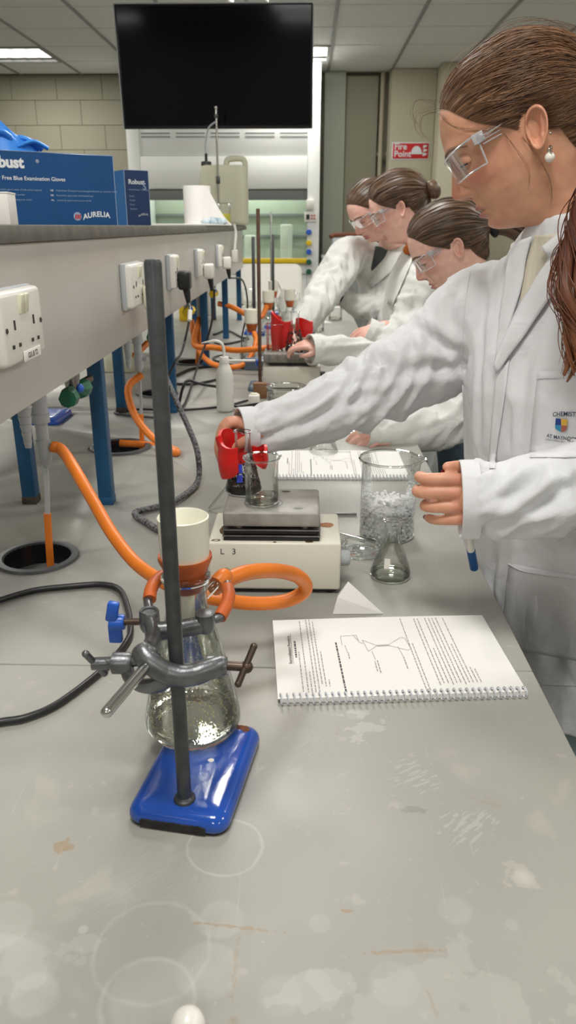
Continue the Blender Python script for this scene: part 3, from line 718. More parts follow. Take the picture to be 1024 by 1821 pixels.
b.tube(catmull([(RX - 0.046, RY + 0.004, ZB - 0.003), (RX - 0.042, RY - 0.002, ZB - 0.015), (RX - 0.030, RY - 0.006, ZB - 0.021), (RX - 0.014, RY - 0.012, ZB - 0.015), (RX - 0.006, RY - 0.012, ZB - 0.006)], 6), 0.0062, 10, flat=1.5)
b.lathe([(0.0001, 0.008), (0.0075, 0.008), (0.0088, 0.005), (0.0088, -0.010), (0.0001, -0.010)], (RX + 0.037, RY, ZB - 0.003), 18, Matrix.Rotation(PI / 2, 3, 'Y'))
b.lathe([(0.0001, 0.008), (0.0085, 0.008), (0.0098, 0.005), (0.0098, -0.009), (0.0001, -0.009)], (RX - 0.048, RY + 0.002, ZB - 0.003), 18, Matrix.Rotation(PI / 2, 3, 'Y'))
b.sphere((RX - 0.024, RY - 0.010, ZB + 0.013), 0.011, 16, 10, sc=(1, 0.9, 0.8))
b.build('boss_head', M['castmetal'], cl)
b = B(); b.rod((RX - 0.054, RY + 0.003, ZB - 0.003), (RX - 0.020, RY + 0.0, ZB + 0.001), 0.0042)
for k in range(9): b.torus((RX - 0.050 + 0.0032 * k, RY + 0.003, ZB - 0.0027 + 0.0003 * k), 0.0042, 0.0008, 14, 5, M=Matrix.Rotation(PI / 2, 3, 'Y'))
b.rod((RX - 0.071, RY + 0.003, ZB - 0.004), (RX - 0.054, RY + 0.003, ZB - 0.003), 0.0055)
b.build('clamp_screw', M['castmetal'], cl)
hb = B().rod((RX - 0.079, RY - 0.003, ZB + 0.009), (RX - 0.067, RY + 0.006, ZB - 0.016), 0.0032).sphere((RX - 0.079, RY - 0.003, ZB + 0.009), 0.0035, 10, 6).sphere((RX - 0.067, RY + 0.006, ZB - 0.016), 0.0035, 10, 6).rod((RX - 0.076, RY + 0.002, ZB - 0.004), (RX - 0.062, RY + 0.003, ZB - 0.004), 0.0058)
hb.build('tommy_bar', M['castmetal'], cl)
hb = B().rod((RX + 0.044, RY, ZB - 0.003), (RX + 0.064, RY, ZB - 0.004), 0.0042).sphere((RX + 0.062, RY, ZB - 0.004), 0.0058, 12, 8).rod((RX + 0.055, RY - 0.010, ZB - 0.015), (RX + 0.068, RY + 0.008, ZB + 0.012), 0.0031).sphere((RX + 0.055, RY - 0.010, ZB - 0.015), 0.0034, 10, 6).sphere((RX + 0.068, RY + 0.008, ZB + 0.012), 0.0034, 10, 6)
hb.build('tommy_bar', M['brassdark'], cl)
hb = B(); e0, e1 = Vector((RX - 0.017, RY - 0.004, ZB + 0.009)), PY(190, 1266, 0.50)
hb.rod(e0, e1, 0.0048, 18).sphere(e1, 0.0048, 14, 8)
hb.build('clamp_arm', M['chrome'], cl)
# clamp jaws around the neck, with rubber sleeves and a blue wing nut
zj = 0.178
b = B()
b.tube(catmull([(RX - 0.022, RY - 0.006, ZB + 0.014), (RX - 0.026, RY + 0.03, zj - 0.002), (RX - 0.033, RY + 0.056, zj)], 6), 0.0075, 12, flat=1.3)
b.lathe([(0.0065, 0.0105), (0.0085, 0.0115), (0.0095, 0.010), (0.0098, -0.006), (0.008, -0.010), (0.0001, -0.010)], (RX - 0.035, RY + 0.06, zj), 20)
b.lathe([(0.0001, 0.0095), (0.0065, 0.0095), (0.0065, 0.0105)], (RX - 0.035, RY + 0.06, zj), 20)
b.tube(catmull([(RX - 0.026, RY + 0.045, zj - 0.003), (RX - 0.005, RY + 0.05, zj - 0.003), (RX + 0.014, RY + 0.058, zj - 0.003)], 6), 0.0075, 12, flat=1.2)
b.lathe([(0.0001, 0.010), (0.0065, 0.010), (0.0095, 0.009), (0.0098, -0.006), (0.008, -0.010), (0.0001, -0.010)], (RX + 0.018, RY + 0.06, zj), 20)
b.build('clamp_body', M['castmetal'], cl)
b = B()
b.tube(catmull([(RX - 0.035, RY + 0.066, zj + 0.004), (RX - 0.042, RY + 0.09, zj + 0.008), (RX - 0.040, RY + 0.115, zj + 0.012), (RX - 0.032, RY + 0.135, zj + 0.012)], 6), 0.0045, 10)
b.tube(catmull([(RX + 0.020, RY + 0.064, zj - 0.002), (RX + 0.033, RY + 0.072, zj), (RX + 0.037, RY + 0.10, zj + 0.006), (RX + 0.033, RY + 0.125, zj + 0.008)], 6), 0.0045, 10)
b.build('jaw', M['castmetal'], cl)
B().tube(catmull([(RX - 0.040, RY + 0.088, zj + 0.008), (RX - 0.041, RY + 0.10, zj + 0.012), (RX - 0.039, RY + 0.118, zj + 0.014), (RX - 0.034, RY + 0.130, zj + 0.014)], 6), 0.0066, 12).build('rubber_sleeve', M['orange_dark'], cl)
B().tube(catmull([(RX + 0.031, RY + 0.070, zj - 0.001), (RX + 0.036, RY + 0.085, zj + 0.004), (RX + 0.037, RY + 0.100, zj + 0.008), (RX + 0.034, RY + 0.115, zj + 0.009)], 6), 0.0066, 12).build('rubber_sleeve', M['orange_dark'], cl)
B().rod((RX - 0.064, RY + 0.06, zj - 0.002), (RX - 0.040, RY + 0.06, zj - 0.001), 0.0034, 12).build('jaw_screw', M['brassdark'], cl)
b = B().lathe([(0.0001, 0.007), (0.007, 0.007), (0.008, 0.004), (0.008, -0.007), (0.0001, -0.007)], (RX - 0.066, RY + 0.06, zj - 0.002), 16, Matrix.Rotation(PI / 2, 3, 'Y'))
b.box((RX - 0.069, RY + 0.057, zj + 0.011), (0.011, 0.008, 0.020), Matrix.Rotation(R(12), 3, 'Y'), bevel=0.002).box((RX - 0.069, RY + 0.061, zj - 0.014), (0.013, 0.008, 0.020), bevel=0.002)
b.build('wing_nut', M['blue_plastic'], cl)

# ------------------------------------------------------------------ filter flask with funnel
fk = empty('filter_flask', FLC, 0, 'conical glass side-arm filter flask with wet crystals on the blue stand base', 'flask')
prof = [(0.0001, 0.003), (0.030, 0.002), (0.044, 0.0), (0.049, 0.003), (0.0512, 0.010), (0.0508, 0.018), (0.046, 0.044), (0.038, 0.080), (0.029, 0.115), (0.0232, 0.135), (0.0205, 0.146), (0.0200, 0.165), (0.0205, 0.170), (0.024, 0.173), (0.0245, 0.178), (0.0230, 0.182), (0.0205, 0.183)]
B().lathe(prof, FLC, 56).build('flask_glass', M['glass_flask'], fk, sharp=60)
inner = [(0.0001, 0.008), (0.030, 0.007), (0.044, 0.006), (0.0475, 0.012), (0.0470, 0.018), (0.043, 0.044), (0.035, 0.080), (0.026, 0.115), (0.0205, 0.135), (0.0180, 0.146), (0.0178, 0.170), (0.0195, 0.1815)]
B().lathe(inner, FLC, 56).build('flask_inner', M['glass_wet'], fk, sharp=60)
B().torus(FLC + Vector((0, 0, 0.1775)), 0.0232, 0.0026, 48, 8).build('neck_rim', M['glass_rim'], fk)
sa = catmull([FLC + Vector((0.016, 0.012, 0.150)), FLC + Vector((0.026, 0.022, 0.158)), FLC + Vector((0.032, 0.033, 0.160)), FLC + Vector((0.037, 0.045, 0.163))], 6)
B().tube(sa, 0.0048, 14, cap=False).build('side_arm', M['glass_rim'], fk)
# a skin of cloudy liquid and rings of crystals on the floor of the flask
B().lathe([(0.0001, 0.0135), (0.040, 0.0135), (0.0462, 0.0145), (0.0468, 0.0125)], FLC, 48).build('residue', M['water'], fk)
b = B()
for ring_r, cnt in ((0.0452, 90), (0.036, 60), (0.022, 40), (0.014, 22)):
    for k in range(cnt):
        a = 2 * PI * k / cnt + random.uniform(-.05, .05); rr = ring_r + random.uniform(-0.0022, 0.0012)
        s_ = random.uniform(0.0006, 0.0014)
        b.sphere(FLC + Vector((rr * math.cos(a), rr * math.sin(a), 0.0138 + (0.003 * random.random() if ring_r > 0.04 else 0))), s_, 6, 4)
cr = b.build('crystals', mat('pale_yellow_crystals', srgb(226, 218, 176), 0.3, trans=0.3), fk); tag(cr, kind='stuff')
b = B()
for k in range(60):
    a = random.uniform(0, 2 * PI); h = random.uniform(0.03, 0.14)
    r0 = np.interp(h, [0.018, 0.044, 0.080, 0.115, 0.135, 0.146], [0.0470, 0.043, 0.035, 0.026, 0.0205, 0.018])
    b.sphere(FLC + Vector((r0 * math.cos(a), r0 * math.sin(a), h)), random.uniform(0.0007, 0.0016), 7, 5, sc=(1, 1, 1.5))
tag(b.build('droplets', M['glass'], fk), kind='stuff')
# Büchner funnel seated in a rubber cone
fn = empty('buchner_funnel', FLC + Vector((0, 0, 0.18)), 0, 'cream porcelain filter funnel in a brown rubber cone on the flask', 'funnel')
c0 = FLC + Vector((0, 0, 0))
B().lathe([(0.0205, 0.190), (0.0232, 0.194), (0.0245, 0.202), (0.0252, 0.240), (0.0254, 0.2425), (0.0240, 0.2435), (0.0228, 0.242), (0.0222, 0.215), (0.0001, 0.214)], c0, 44).build('bowl', M['porcelain'], fn)
B().torus(c0 + Vector((0, 0, 0.199)), 0.0238, 0.0006, 40, 6).build('glaze_line', M['plastic_grey'], fn)
B().lathe([(0.0240, 0.201), (0.0268, 0.202), (0.0270, 0.198), (0.0205, 0.183), (0.0190, 0.178), (0.0165, 0.164), (0.0001, 0.163)], c0, 40).build('rubber_cone', M['orange_dark'], fn)
B().lathe([(0.008, 0.166), (0.0075, 0.135), (0.0065, 0.128), (0.0052, 0.128)], c0, 20).build('stem', M['porcelain'], fn)
# ------------------------------------------------------------------ glass builders
def rimmed(b, c, r, t=0.0012, n=36): b.torus(c, r, t, n, 6)
def erlenmeyer(c, r, h, rn, label, wet=False, group='conical flasks on the bench', liquid=None, detail=True, name='conical_flask'):
    t = empty(name, c, 0, label, 'flask', group)
    c = Vector(c); hs = h * 0.68
    pr = [(0.0001, 0.002), (r * 0.6, 0.0012), (r * 0.9, 0.0005), (r * 0.97, 0.003), (r, 0.007), (r * 0.985, 0.012), (r * 0.5 + rn * 0.5, hs * 0.60), (rn * 1.18, hs * 0.93), (rn, hs * 1.04), (rn, h * 0.965), (rn * 1.12, h * 0.985), (rn * 1.16, h)]
    B().lathe(pr, c, 40).build('glass_body', M['glass_wet'] if wet else M['glass'], t, sharp=60)
    b = B(); rimmed(b, c + Vector((0, 0, h)), rn * 1.14, 0.0013); b.build('rim', M['glass_rim'], t)
    if detail: B().torus(c + Vector((0, 0, 0.0035)), r * 0.93, 0.0022, 40, 6).build('thick_base', M['glass_rim'], t)
    if liquid:
        m, lh = liquid
        rr = np.interp(lh, [0.007, hs * 0.6, hs * 0.93], [r, r * 0.5 + rn * 0.5, rn * 1.18]) * 0.965
        B().lathe([(0.0001, 0.003), (r * 0.9, 0.003), (r * 0.962, 0.007), (rr, lh), (rr * 0.9, lh - 0.0006), (0.0001, lh - 0.0008)], c, 36).build('liquid', m, t)
    return t
def beaker(c, r, h, label, wet=False, group='beakers on the bench', liquid=None, spout=0.0, name='beaker'):
    t = empty(name, c, 0, label, 'beaker', group)
    c = Vector(c); n = 48
    pr = [(0.0001, 0.0015), (r * 0.85, 0.001), (r * 0.95, 0.002), (r, 0.007), (r, h * 0.5), (r, h * 0.93), (r * 1.02, h * 0.975), (r * 1.08, h)]
    b = B().lathe(pr, c, n)
    def lip(p, k):
        d = p - c; a = math.atan2(d.y, d.x); w = math.exp(-((((a - spout + PI) % (2 * PI)) - PI) / 0.22) ** 2) * max(0, (d.z - h * 0.86) / (h * 0.14))
        return Vector((p.x + math.cos(spout) * w * r * 0.22, p.y + math.sin(spout) * w * r * 0.22, p.z - w * 0.0015))
    b.v = [lip(Vector(p), 0) for p in b.v]
    b.build('glass_wall', M['glass_wet'] if wet else M['glass'], t, sharp=60)
    pts = [lip(c + Vector((r * 1.08 * math.cos(2 * PI * k / n), r * 1.08 * math.sin(2 * PI * k / n), h)), 0) for k in range(n)]
    B().tube(pts, 0.0014 * max(1, r / 0.03), 8, closed=True).build('rim', M['glass_rim'], t)
    B().torus(c + Vector((0, 0, 0.004)), r * 0.96, 0.0022, 40, 6).build('thick_base', M['glass_rim'], t)
    if liquid:
        m, lh = liquid
        B().lathe([(0.0001, 0.003), (r * 0.9, 0.003), (r * 0.965, 0.007), (r * 0.965, lh), (r * 0.93, lh - 0.0008), (0.0001, lh - 0.001)], c, 40).build('liquid', m, t)
    return t
def scale_marks(t, c, face, r, rows, m):
    pass

# ------------------------------------------------------------------ first hotplate and what stands on it
hp = empty('hotplate_stirrer', (-0.045, 1.115, 0), 0, 'worn cream hotplate marked L 3 with a stained square grey plate', 'hotplate')
B().box((-0.0455, 1.114, 0.046), (0.201, 0.128, 0.078), bevel=0.004, seg=3).build('housing', M['enamel_white'], hp)
b = B()
for sx in (-0.13, 0.04):
    for sy in (1.065, 1.165): b.lathe([(0.0001, 0), (0.009, 0), (0.009, 0.009), (0.0001, 0.009)], (sx, sy, 0), 14)
b.box((-0.0455, 1.114, 0.006), (0.19, 0.118, 0.006)); b.build('black_underside', M['black'], hp)
B().box((-0.05, 1.110, 0.0875), (0.145, 0.106, 0.007), bevel=0.002).build('black_gap', M['black'], hp)
B().box((-0.05, 1.110, 0.0930), (0.148, 0.108, 0.0024), bevel=0.0008).build('heat_shield', M['steel'], hp)
B().box((-0.05, 1.110, 0.0985), (0.143, 0.103, 0.005)).build('black_gap', M['black'], hp)
B().box((-0.05, 1.110, 0.1025), (0.148, 0.108, 0.0022), bevel=0.0008).build('heat_shield', M['steel'], hp)
b = B()
for sx in (-0.10, 0.0):
    for sy in (1.07, 1.15): b.rod((sx, sy, 0.09), (sx, sy, 0.112), 0.007)
tag(b.build('standoffs', M['steel'], hp), kind='stuff')
B().box((-0.05, 1.112, 0.1195), (0.145, 0.112, 0.0235), bevel=0.004, seg=3).build('heating_plate', M['hotplate'], hp)
def stain(x, y, r, z, m, seed, sq=0.8, parent=hp, name='stain', hole=0.0):
    v = []; k2 = 26
    for k in range(k2):
        a = 2 * PI * k / k2; q = r * (1 + 0.25 * noise.noise((math.cos(a) * 1.3, math.sin(a) * 1.3, seed)))
        v.append((x + q * math.cos(a), y + sq * q * math.sin(a), z))
    if hole:
        v2 = [(x + (p[0] - x) * hole, y + (p[1] - y) * hole, z) for p in v]
        return mesh_obj(name, v + v2, [(k, (k + 1) % k2, k2 + (k + 1) % k2, k2 + k) for k in range(k2)], m, parent, smooth=False)
    return mesh_obj(name, v, [tuple(range(k2))], m, parent, smooth=False)
stain(-0.134, 1.058, 0.007, 0.0853, M['grime'], 1, 0.6, hole=0.55); stain(-0.126, 1.10, 0.007, 0.0853, M['grime'], 2, 2.5)
stain(0.034, 1.125, 0.0125, 0.0854, mat('rust_orange_ring', srgb(176, 122, 84), 0.7, var=0.3, vscale=200), 3, 0.8, name='rust_ring')
stain(0.007, 1.055, 0.006, 0.0853, M['grime'], 4, 0.5); stain(-0.045, 1.053, 0.003, 0.0853, M['grime'], 5, 0.5); stain(-0.03, 1.152, 0.008, 0.1316, M['grime'], 6, 0.4); stain(-0.01, 1.075, 0.007, 0.1316, M['hood_grey'], 7, 0.5)
stain(-0.066, 1.098, 0.029, 0.13155, M['hood_grey'], 9, 1.0, hole=0.93, name='ring_mark')
v, f = text_mesh('L   3', 0.0135)
B().add(v, f, 0, frame((-0.1275, 1.0495, 0.066), (1, 0, 0), (0, 0, 1))).build('handwritten_mark', M['print_black'], hp, smooth=False)
B().lathe([(0.0001, 0.016), (0.010, 0.016), (0.0125, 0.013), (0.0125, 0.0), (0.0001, 0.0)], (0.055, 1.085, 0.046), 20, Matrix.Rotation(PI / 2, 3, 'Y')).build('knob', M['plastic_grey'], hp)

f1 = erlenmeyer((-0.098, 1.150, 0.1312), 0.0295, 0.100, 0.0125, 'wet conical flask with black slurry held by a red mitt on the nearest hotplate', True, liquid=(M['dark_liquid'], 0.016))
cF = Vector((-0.098, 1.150, 0.1312))
b = B()
for k in range(170):
    h = random.uniform(0.014, 0.045) if k < 130 else random.uniform(0.03, 0.06); a = random.uniform(0, 2 * PI)
    rr = np.interp(h, [0.007, 0.041, 0.063], [0.0295, 0.021, 0.0148]) * 0.955
    b.sphere(cF + Vector((rr * math.cos(a), rr * math.sin(a), h)), random.uniform(0.0006, 0.0018), 6, 4, sc=(1, 1, 1.8))
tag(b.build('slurry_specks', M['charcoal_drops'], f1), kind='stuff')
b = B()
q = frame(cF + Vector((-0.004, -0.0245, 0.030)), (1, 0.1, 0), (0, 0.22, 1))
b.box((0, 0, 0.001), (0.009, 0.012, 0.0012)); b.box((0.001, 0.0155, 0.001), (0.007, 0.014, 0.0012))
b.v = [q @ p for p in b.v]; b.build('blue_mark', mat('blue_ink', srgb(46, 66, 196), 0.5, var=0.3, vscale=200), f1)
beaker((-0.066, 1.098, 0.1312), 0.0255, 0.073, 'wet glass beaker with little pale liquid at the front of the nearest hotplate', True, liquid=(M['water'], 0.014), spout=0.5)
# ice beaker
ib = beaker((0.150, 1.292, 0.0005), 0.0495, 0.146, 'large glass beaker half full of crushed ice', spout=0.0, liquid=None)
b = B()
B().lathe([(0.0001, 0.003), (0.040, 0.003), (0.0415, 0.008), (0.0405, 0.058), (0.03, 0.066), (0.0001, 0.069)], (0.150, 1.292, 0.0005), 30).build('ice_core', M['ice'], ib)
for k in range(900):
    r0 = 0.046 * math.sqrt(random.random()); a = random.uniform(0, 2 * PI); z = random.uniform(0.006, 0.074 - 0.12 * max(0, r0 - 0.035))
    if r0 < 0.040 and z < 0.06: r0 = random.uniform(0.040, 0.046)
    s = random.uniform(0.0018, 0.0048)
    bm = bmesh.new(); bmesh.ops.create_icosphere(bm, subdivisions=1, radius=s)
    for vv in bm.verts: vv.co = Vector([c * random.uniform(0.55, 1.25) for c in vv.co])
    bm.verts.index_update()
    b.add([vv.co + Vector((0.150 + min(r0, 0.0485 - s) * math.cos(a), 1.292 + min(r0, 0.0485 - s) * math.sin(a), max(z, s + 0.002))) for vv in bm.verts], [[vv.index for vv in ff.verts] for ff in bm.faces]); bm.free()
tag(b.build('crushed_ice', M['ice'], ib, smooth=False), kind='stuff')
# empty conical flask and watch glass
e1 = erlenmeyer((0.139, 1.116, 0.0005), 0.0325, 0.098, 0.0125, 'empty clear conical flask standing in front of the ice beaker', liquid=(M['water'], 0.009))
q = frame(Vector((0.130, 1.0905, 0.034)), (1, -0.2, 0), (0, 0.45, 1))
b = B().box((0, 0, 0.0006), (0.009, 0.016, 0.0006)); b.v = [q @ p for p in b.v]; b.build('white_patch', M['plastic_white'], e1)
wg = empty('crystallising_dish', (0.098, 1.205, 0), 0, 'shallow clear glass dish between the hotplate and the ice beaker', 'dish')
B().lathe([(0.0001, 0.001), (0.030, 0.001), (0.034, 0.003), (0.0355, 0.010), (0.0365, 0.018)], (0.098, 1.205, 0), 44).build('dish_wall', M['glass'], wg)
B().torus((0.098, 1.205, 0.018), 0.0365, 0.0012, 44, 6).build('rim', M['glass_rim'], wg)
B().torus((0.098, 1.205, 0.003), 0.033, 0.0016, 44, 6).build('thick_base', M['glass_rim'], wg)
tag(B().rod(G(605, 951, 0.006), G(648, 962, 0.012), 0.004, 12).build('glass_rod', M['glass_rim']), 'short clear glass tube lying behind the glass dish', 'glass rod')
tag(B().rod(G(596, 914, 0.004), G(634, 914, 0.004), 0.0028, 10).build('spatula', M['steel']), 'thin steel spatula lying behind the nearest hotplate', 'spatula')
tag(B().rod(G(372, 905, 0.004), G(404, 865, 0.05), 0.0032, 10).build('glass_rod', M['glass_rim']), 'clear glass rod leaning on the left side of the nearest hotplate', 'glass rod')
# folded filter paper
fp = B()
A_, B_, C_, D_ = Vector((0.042, 0.985, 0.0006)), Vector((0.1165, 0.988, 0.0006)), PY(619, 1034, 1.008), Vector((0.052, 1.05, 0.0006))
E_ = PY(600, 1062, 0.992)
th = Vector((0.0012, 0.0012, 0.0006))
vv = [A_, B_, E_, C_, D_, Vector((0.049, 0.992, 0.004))]
fp.add([A_, E_, B_], [(0, 2, 1)]); fp.add([E_, C_, B_], [(0, 2, 1)]); fp.add([C_, D_, B_], [(0, 2, 1)]); fp.add([A_, D_, C_, E_], [(0, 3, 2, 1)])
fp.add([A_ + Vector((0.004, 0.006, 0.004)), E_ + Vector((0.003, 0.003, -0.002)), C_ + Vector((0, -0.001, -0.002)), B_ + Vector((-0.004, 0.001, 0.001))], [(0, 3, 2, 1)])
o = fp.build('filter_paper', M['paper'], smooth=False)
so = o.modifiers.new('thick', 'SOLIDIFY'); so.thickness = 0.0008
tag(o, 'white filter paper folded into a cone in front of the flask', 'filter paper')

# ------------------------------------------------------------------ spiral bound booklets
def notebook(org, angle, W, D, label, name='spiral_notebook', loops=39, seed=1, heading=True):
    rs = random.Random(seed)
    t = empty(name, org, angle, label, 'notebook')
    X_, Y_ = Vector((math.cos(angle), math.sin(angle), 0)), Vector((-math.sin(angle), math.cos(angle), 0))
    F = frame(org, X_, Y_)
    b = B(); b.box((W / 2 + 0.002, D / 2 - 0.001, 0.0032), (W - 0.002, D - 0.002, 0.0052), bevel=0.0004, seg=1); b.v = [F @ p for p in b.v]
    b.build('page_block', M['paper'], t)
    # top sheet with a slight curl at the free edge
    v, f = [], []
    nx, ny = 18, 14
    for j in range(ny + 1):
        for i in range(nx + 1):
            u, w = i / nx, j / ny
            v.append(F @ Vector((W * u, D * w, 0.0066 + 0.0022 * w * w + 0.001 * math.sin(3 * u) * w)))
    for j in range(ny):
        for i in range(nx): f.append((j * (nx + 1) + i, j * (nx + 1) + i + 1, (j + 1) * (nx + 1) + i + 1, (j + 1) * (nx + 1) + i))
    pg = mesh_obj('top_page', v, f, M['paper'], t)
    zt = lambda u, w: 0.0066 + 0.0022 * w * w + 0.001 * math.sin(3 * u) * w + 0.0003
    def P(u, w, dz=0.0): return F @ Vector((W * u, D * w, zt(u, w) + dz))
    # print: lines of words run away from the spine
    def words(lines, m, nm, th_):
        bb = B()
        for u, w0, w1, k in lines:
            w = w0
            while w < w1:
                L_ = min(rs.uniform(0.012, 0.05), w1 - w)
                du = th_ * k / W
                bb.add([P(u - du, w), P(u - du, w + L_), P(u + du, w + L_), P(u + du, w)], [(0, 1, 2, 3)]); bb.add([P(u - du, w), P(u + du, w), P(u + du, w + L_), P(u - du, w + L_)], [])
                w += L_ + 0.008
        tag(bb.build(nm, m, t, smooth=False), kind='stuff')
    words([(0.105, .07, .55, 1), (0.125, .06, .98, 1), (0.140, .06, .30, 1), (0.155, .06, .99, 1), (0.170, .06, .99, 1), (0.185, .15, .96, 1), (0.20, .12, .55, 1), (0.215, .12, .20, 1),
           (0.60, .04, .97, 1), (0.615, .04, .62, 1), (0.665, .10, .97, 1), (0.682, .12, .97, 1), (0.700, .12, .55, 1), (0.718, .10, .97, 1), (0.735, .12, .97, 1), (0.752, .12, .97, 1), (0.77, .10, .97, 1), (0.787, .12, .60, 1), (0.803, .12, .97, 1), (0.820, .12, .30, 1), (0.836, .12, .28, 1)], M['print_thin'], 'printed_lines', 0.00062)
    words([(0.275, .05, .66, 1), (0.092, .48, .70, 1)], M['print_black'], 'bold_lines', 0.0011)
    if heading:
        tv, tf = text_mesh('Recrystallisation Procedure', 0.0062, bold=0.00005)
        hv = [P(0.072 - q.y / W, 0.40 + q.x / D, 0.0001) for q in (Vector(a) for a in tv)]
        B().add(hv, tf).build('heading', M['print_black'], t, smooth=False)
        bb = B(); bb.add([P(0.077, .40), P(0.0755, .40), P(0.0755, .80), P(0.077, .80)], [(0, 3, 2, 1)]); bb.build('underline', M['print_black'], t, smooth=False)
    # apparatus drawing
    bb = B()
    def stroke(pts, th_=0.00035):
        for a, c in zip(pts[:-1], pts[1:]):
            d = Vector((c[0] * W - a[0] * W, c[1] * D - a[1] * D, 0)); n_ = Vector((-d.y, d.x, 0)).normalized() * th_
            q = [(a[0] + n_.x / W, a[1] + n_.y / D), (c[0] + n_.x / W, c[1] + n_.y / D), (c[0] - n_.x / W, c[1] - n_.y / D), (a[0] - n_.x / W, a[1] - n_.y / D)]
            bb.add([P(*z) for z in q], [(0, 3, 2, 1)])
    stroke([(.300, .62), (.302, .74), (.375, .75), (.378, .66), (.395, .63)]); stroke([(.360, .75), (.378, .67)])
    stroke([(.395, .68), (.455, .60), (.410, .53), (.395, .68)]); stroke([(.455, .605), (.510, .612)]); stroke([(.455, .59), (.510, .595)]); stroke([(.455, .597), (.51, .603)])
    stroke([(.510, .612), (.570, .70), (.590, .69), (.600, .55), (.585, .53), (.510, .595)]); stroke([(.545, .58), (.555, .44)]); stroke([(.425, .53), (.43, .42)]); stroke([(.312, .62), (.318, .52)])
    tag(bb.build('apparatus_drawing', M['print_thin'], t, smooth=False), kind='stuff')
    words([(0.425, .28, .40, 1), (0.437, .26, .42, 1), (0.555, .30, .44, 1), (0.320, .44, .52, 1)], M['print_thin'], 'drawing_labels', 0.0007)
    # punched holes and the wire loops
    bb = B()
    for k in range(loops):
        u = (k + 0.5) / loops
        bb.add([P(u - 0.0025, 0.026), P(u + 0.006, 0.026), P(u + 0.006, 0.038), P(u - 0.0025, 0.038)], [(0, 1, 2, 3)])
    tag(bb.build('punched_holes', M['print_black'], t, smooth=False), kind='stuff')
    proto = None
    for k in range(loops):
        u = (k + 0.5) / loops
        if proto is None:
            pts = [Vector((0, 0.0065 * math.cos(a) - 0.0005, 0.0065 * math.sin(a) + 0.0066)) for a in [2 * PI * i / 14 for i in range(14)]]
            o = B().tube(pts, 0.0009, 6, closed=True).build('wire_loop', M['wire_white'])
            proto = o
        else:
            o = proto.copy(); COL.objects.link(o)
        o.matrix_basis = F @ Matrix.Translation((W * u, 0.0, 0.0002)) @ Matrix.Rotation(R(9), 4, 'Z')
        adopt(o, t)
    return t
notebook(Vector((-0.030, 0.762, 0)), R(4.3), 0.300, 0.188, 'white spiral notebook with printed recrystallisation instructions, nearest on the bench')
notebook(Vector((-0.068, 1.612, 0)), R(0.6), 0.300, 0.205, 'second spiral notebook lying behind the hotplate and ice beaker', seed=3, heading=False)
def pen(a, b2, label):
    t = empty('pen', (a + b2) / 2, 0, label, 'pen')
    d = b2 - a
    B().rod(a, a + d * 0.42, 0.0045, 14).build('barrel', M['plastic_white'], t)
    B().tube([a + d * 0.42, a + d * 0.95, b2], [0.0048, 0.0048, 0.003], 14).build('cap', M['navy_dark'], t)
    B().tube([a - d * 0.10, a], [0.0015, 0.004], 12).build('tip', M['navy_dark'], t)
    return t
pen(G(540, 806, 0.005), G(627, 807, 0.005), 'white pen with a dark blue cap lying behind the second notebook')

# ------------------------------------------------------------------ on the shelf: glove boxes and small white boxes
def carton(org, xdir, w, d, h, label, lid_m, m, name='glove_box'):
    """org is the front lower right corner, xdir points left along the front"""
    X_ = Vector(xdir).normalized(); Z_ = Vector((0, 0, 1)); Y_ = Z_.cross(X_) * -1
    t = empty(name, org, 0, label, 'box')
    F = Matrix((X_, Y_, Z_)).transposed().to_4x4(); F.translation = Vector(org)
    return t, F
SHZ = 0.532
# nearest glove box
fr0, fr1 = Vector((-0.379, 1.615, SHZ)), None
dx = Vector((-0.83, -0.56, 0)).normalized()
gb = empty('glove_box', fr0, 0, 'large dark blue carton of nitrile gloves with a blue glove coming out', 'box', 'glove boxes on the shelf')
nrm = Vector((dx.y, -dx.x, 0)) * -1
if nrm.y > 0: nrm = -nrm          # outward front normal, towards the viewer
Fg = Matrix((-dx, Vector((0, 0, 1)), nrm)).transposed().to_4x4(); Fg.translation = fr0 + dx * 0.245   # local x right, y up, z out
def gbox(b, Fm, w, h, d, bev=0.001):
    q = B().box((w / 2, h / 2, -d / 2), (w, h, d), bevel=bev, seg=1); b.add([Fm @ p for p in q.v], q.f); return b
hb_ = 0.126
gbox(B(), Fg, 0.245, hb_, 0.075).build('carton', M['navy'], gb)
b = B()
for pl in ([(0.2452, 0.0), (0.2452, hb_)], [(0.0, hb_ + 0.0004), (0.245, hb_ + 0.0004)]):
    b.tube([Fg @ Vector((*pl[0], 0)), Fg @ Vector((*pl[1], 0))], 0.0006, 6)
b.build('pale_edge', M['print_grey'], gb)
def on_face(txt, x, y, size, m, parent, Fm, bold=0.0, name='lettering', z=0.0004, align='LEFT', arc=None, spacing=1.0):
    v, f = text_mesh(txt, size, bold=bold, align=align, spacing=spacing)
    out = []
    for q in v:
        p = Vector((x + q.x, y + q.y, z))
        if arc: 
            s = q.x / arc[0]; p.y += arc[1] * (1 - (2 * s - 1) ** 2)
        out.append(Fm @ p)
    return B().add(out, f).build(name, m, parent, smooth=False)
on_face('Robust', -0.002, 0.099, 0.026, M['print_white'], gb, Fg, 0.0012)
on_face('®', 0.0955, 0.108, 0.008, M['print_white'], gb, Fg)
on_face('Nitrile Powder Free Blue Examination Gloves', -0.030, 0.078, 0.0096, M['print_white'], gb, Fg, 0.0001)
for k, tx in enumerate(('disposable examination glove made of soft nitrile material', 'examination glove nitrile free of powder', 'gants d examen poudre usage unique en nitrile')): on_face(tx, -0.006, 0.060 - 0.0085 * k, 0.0046, M['print_grey'], gb, Fg)
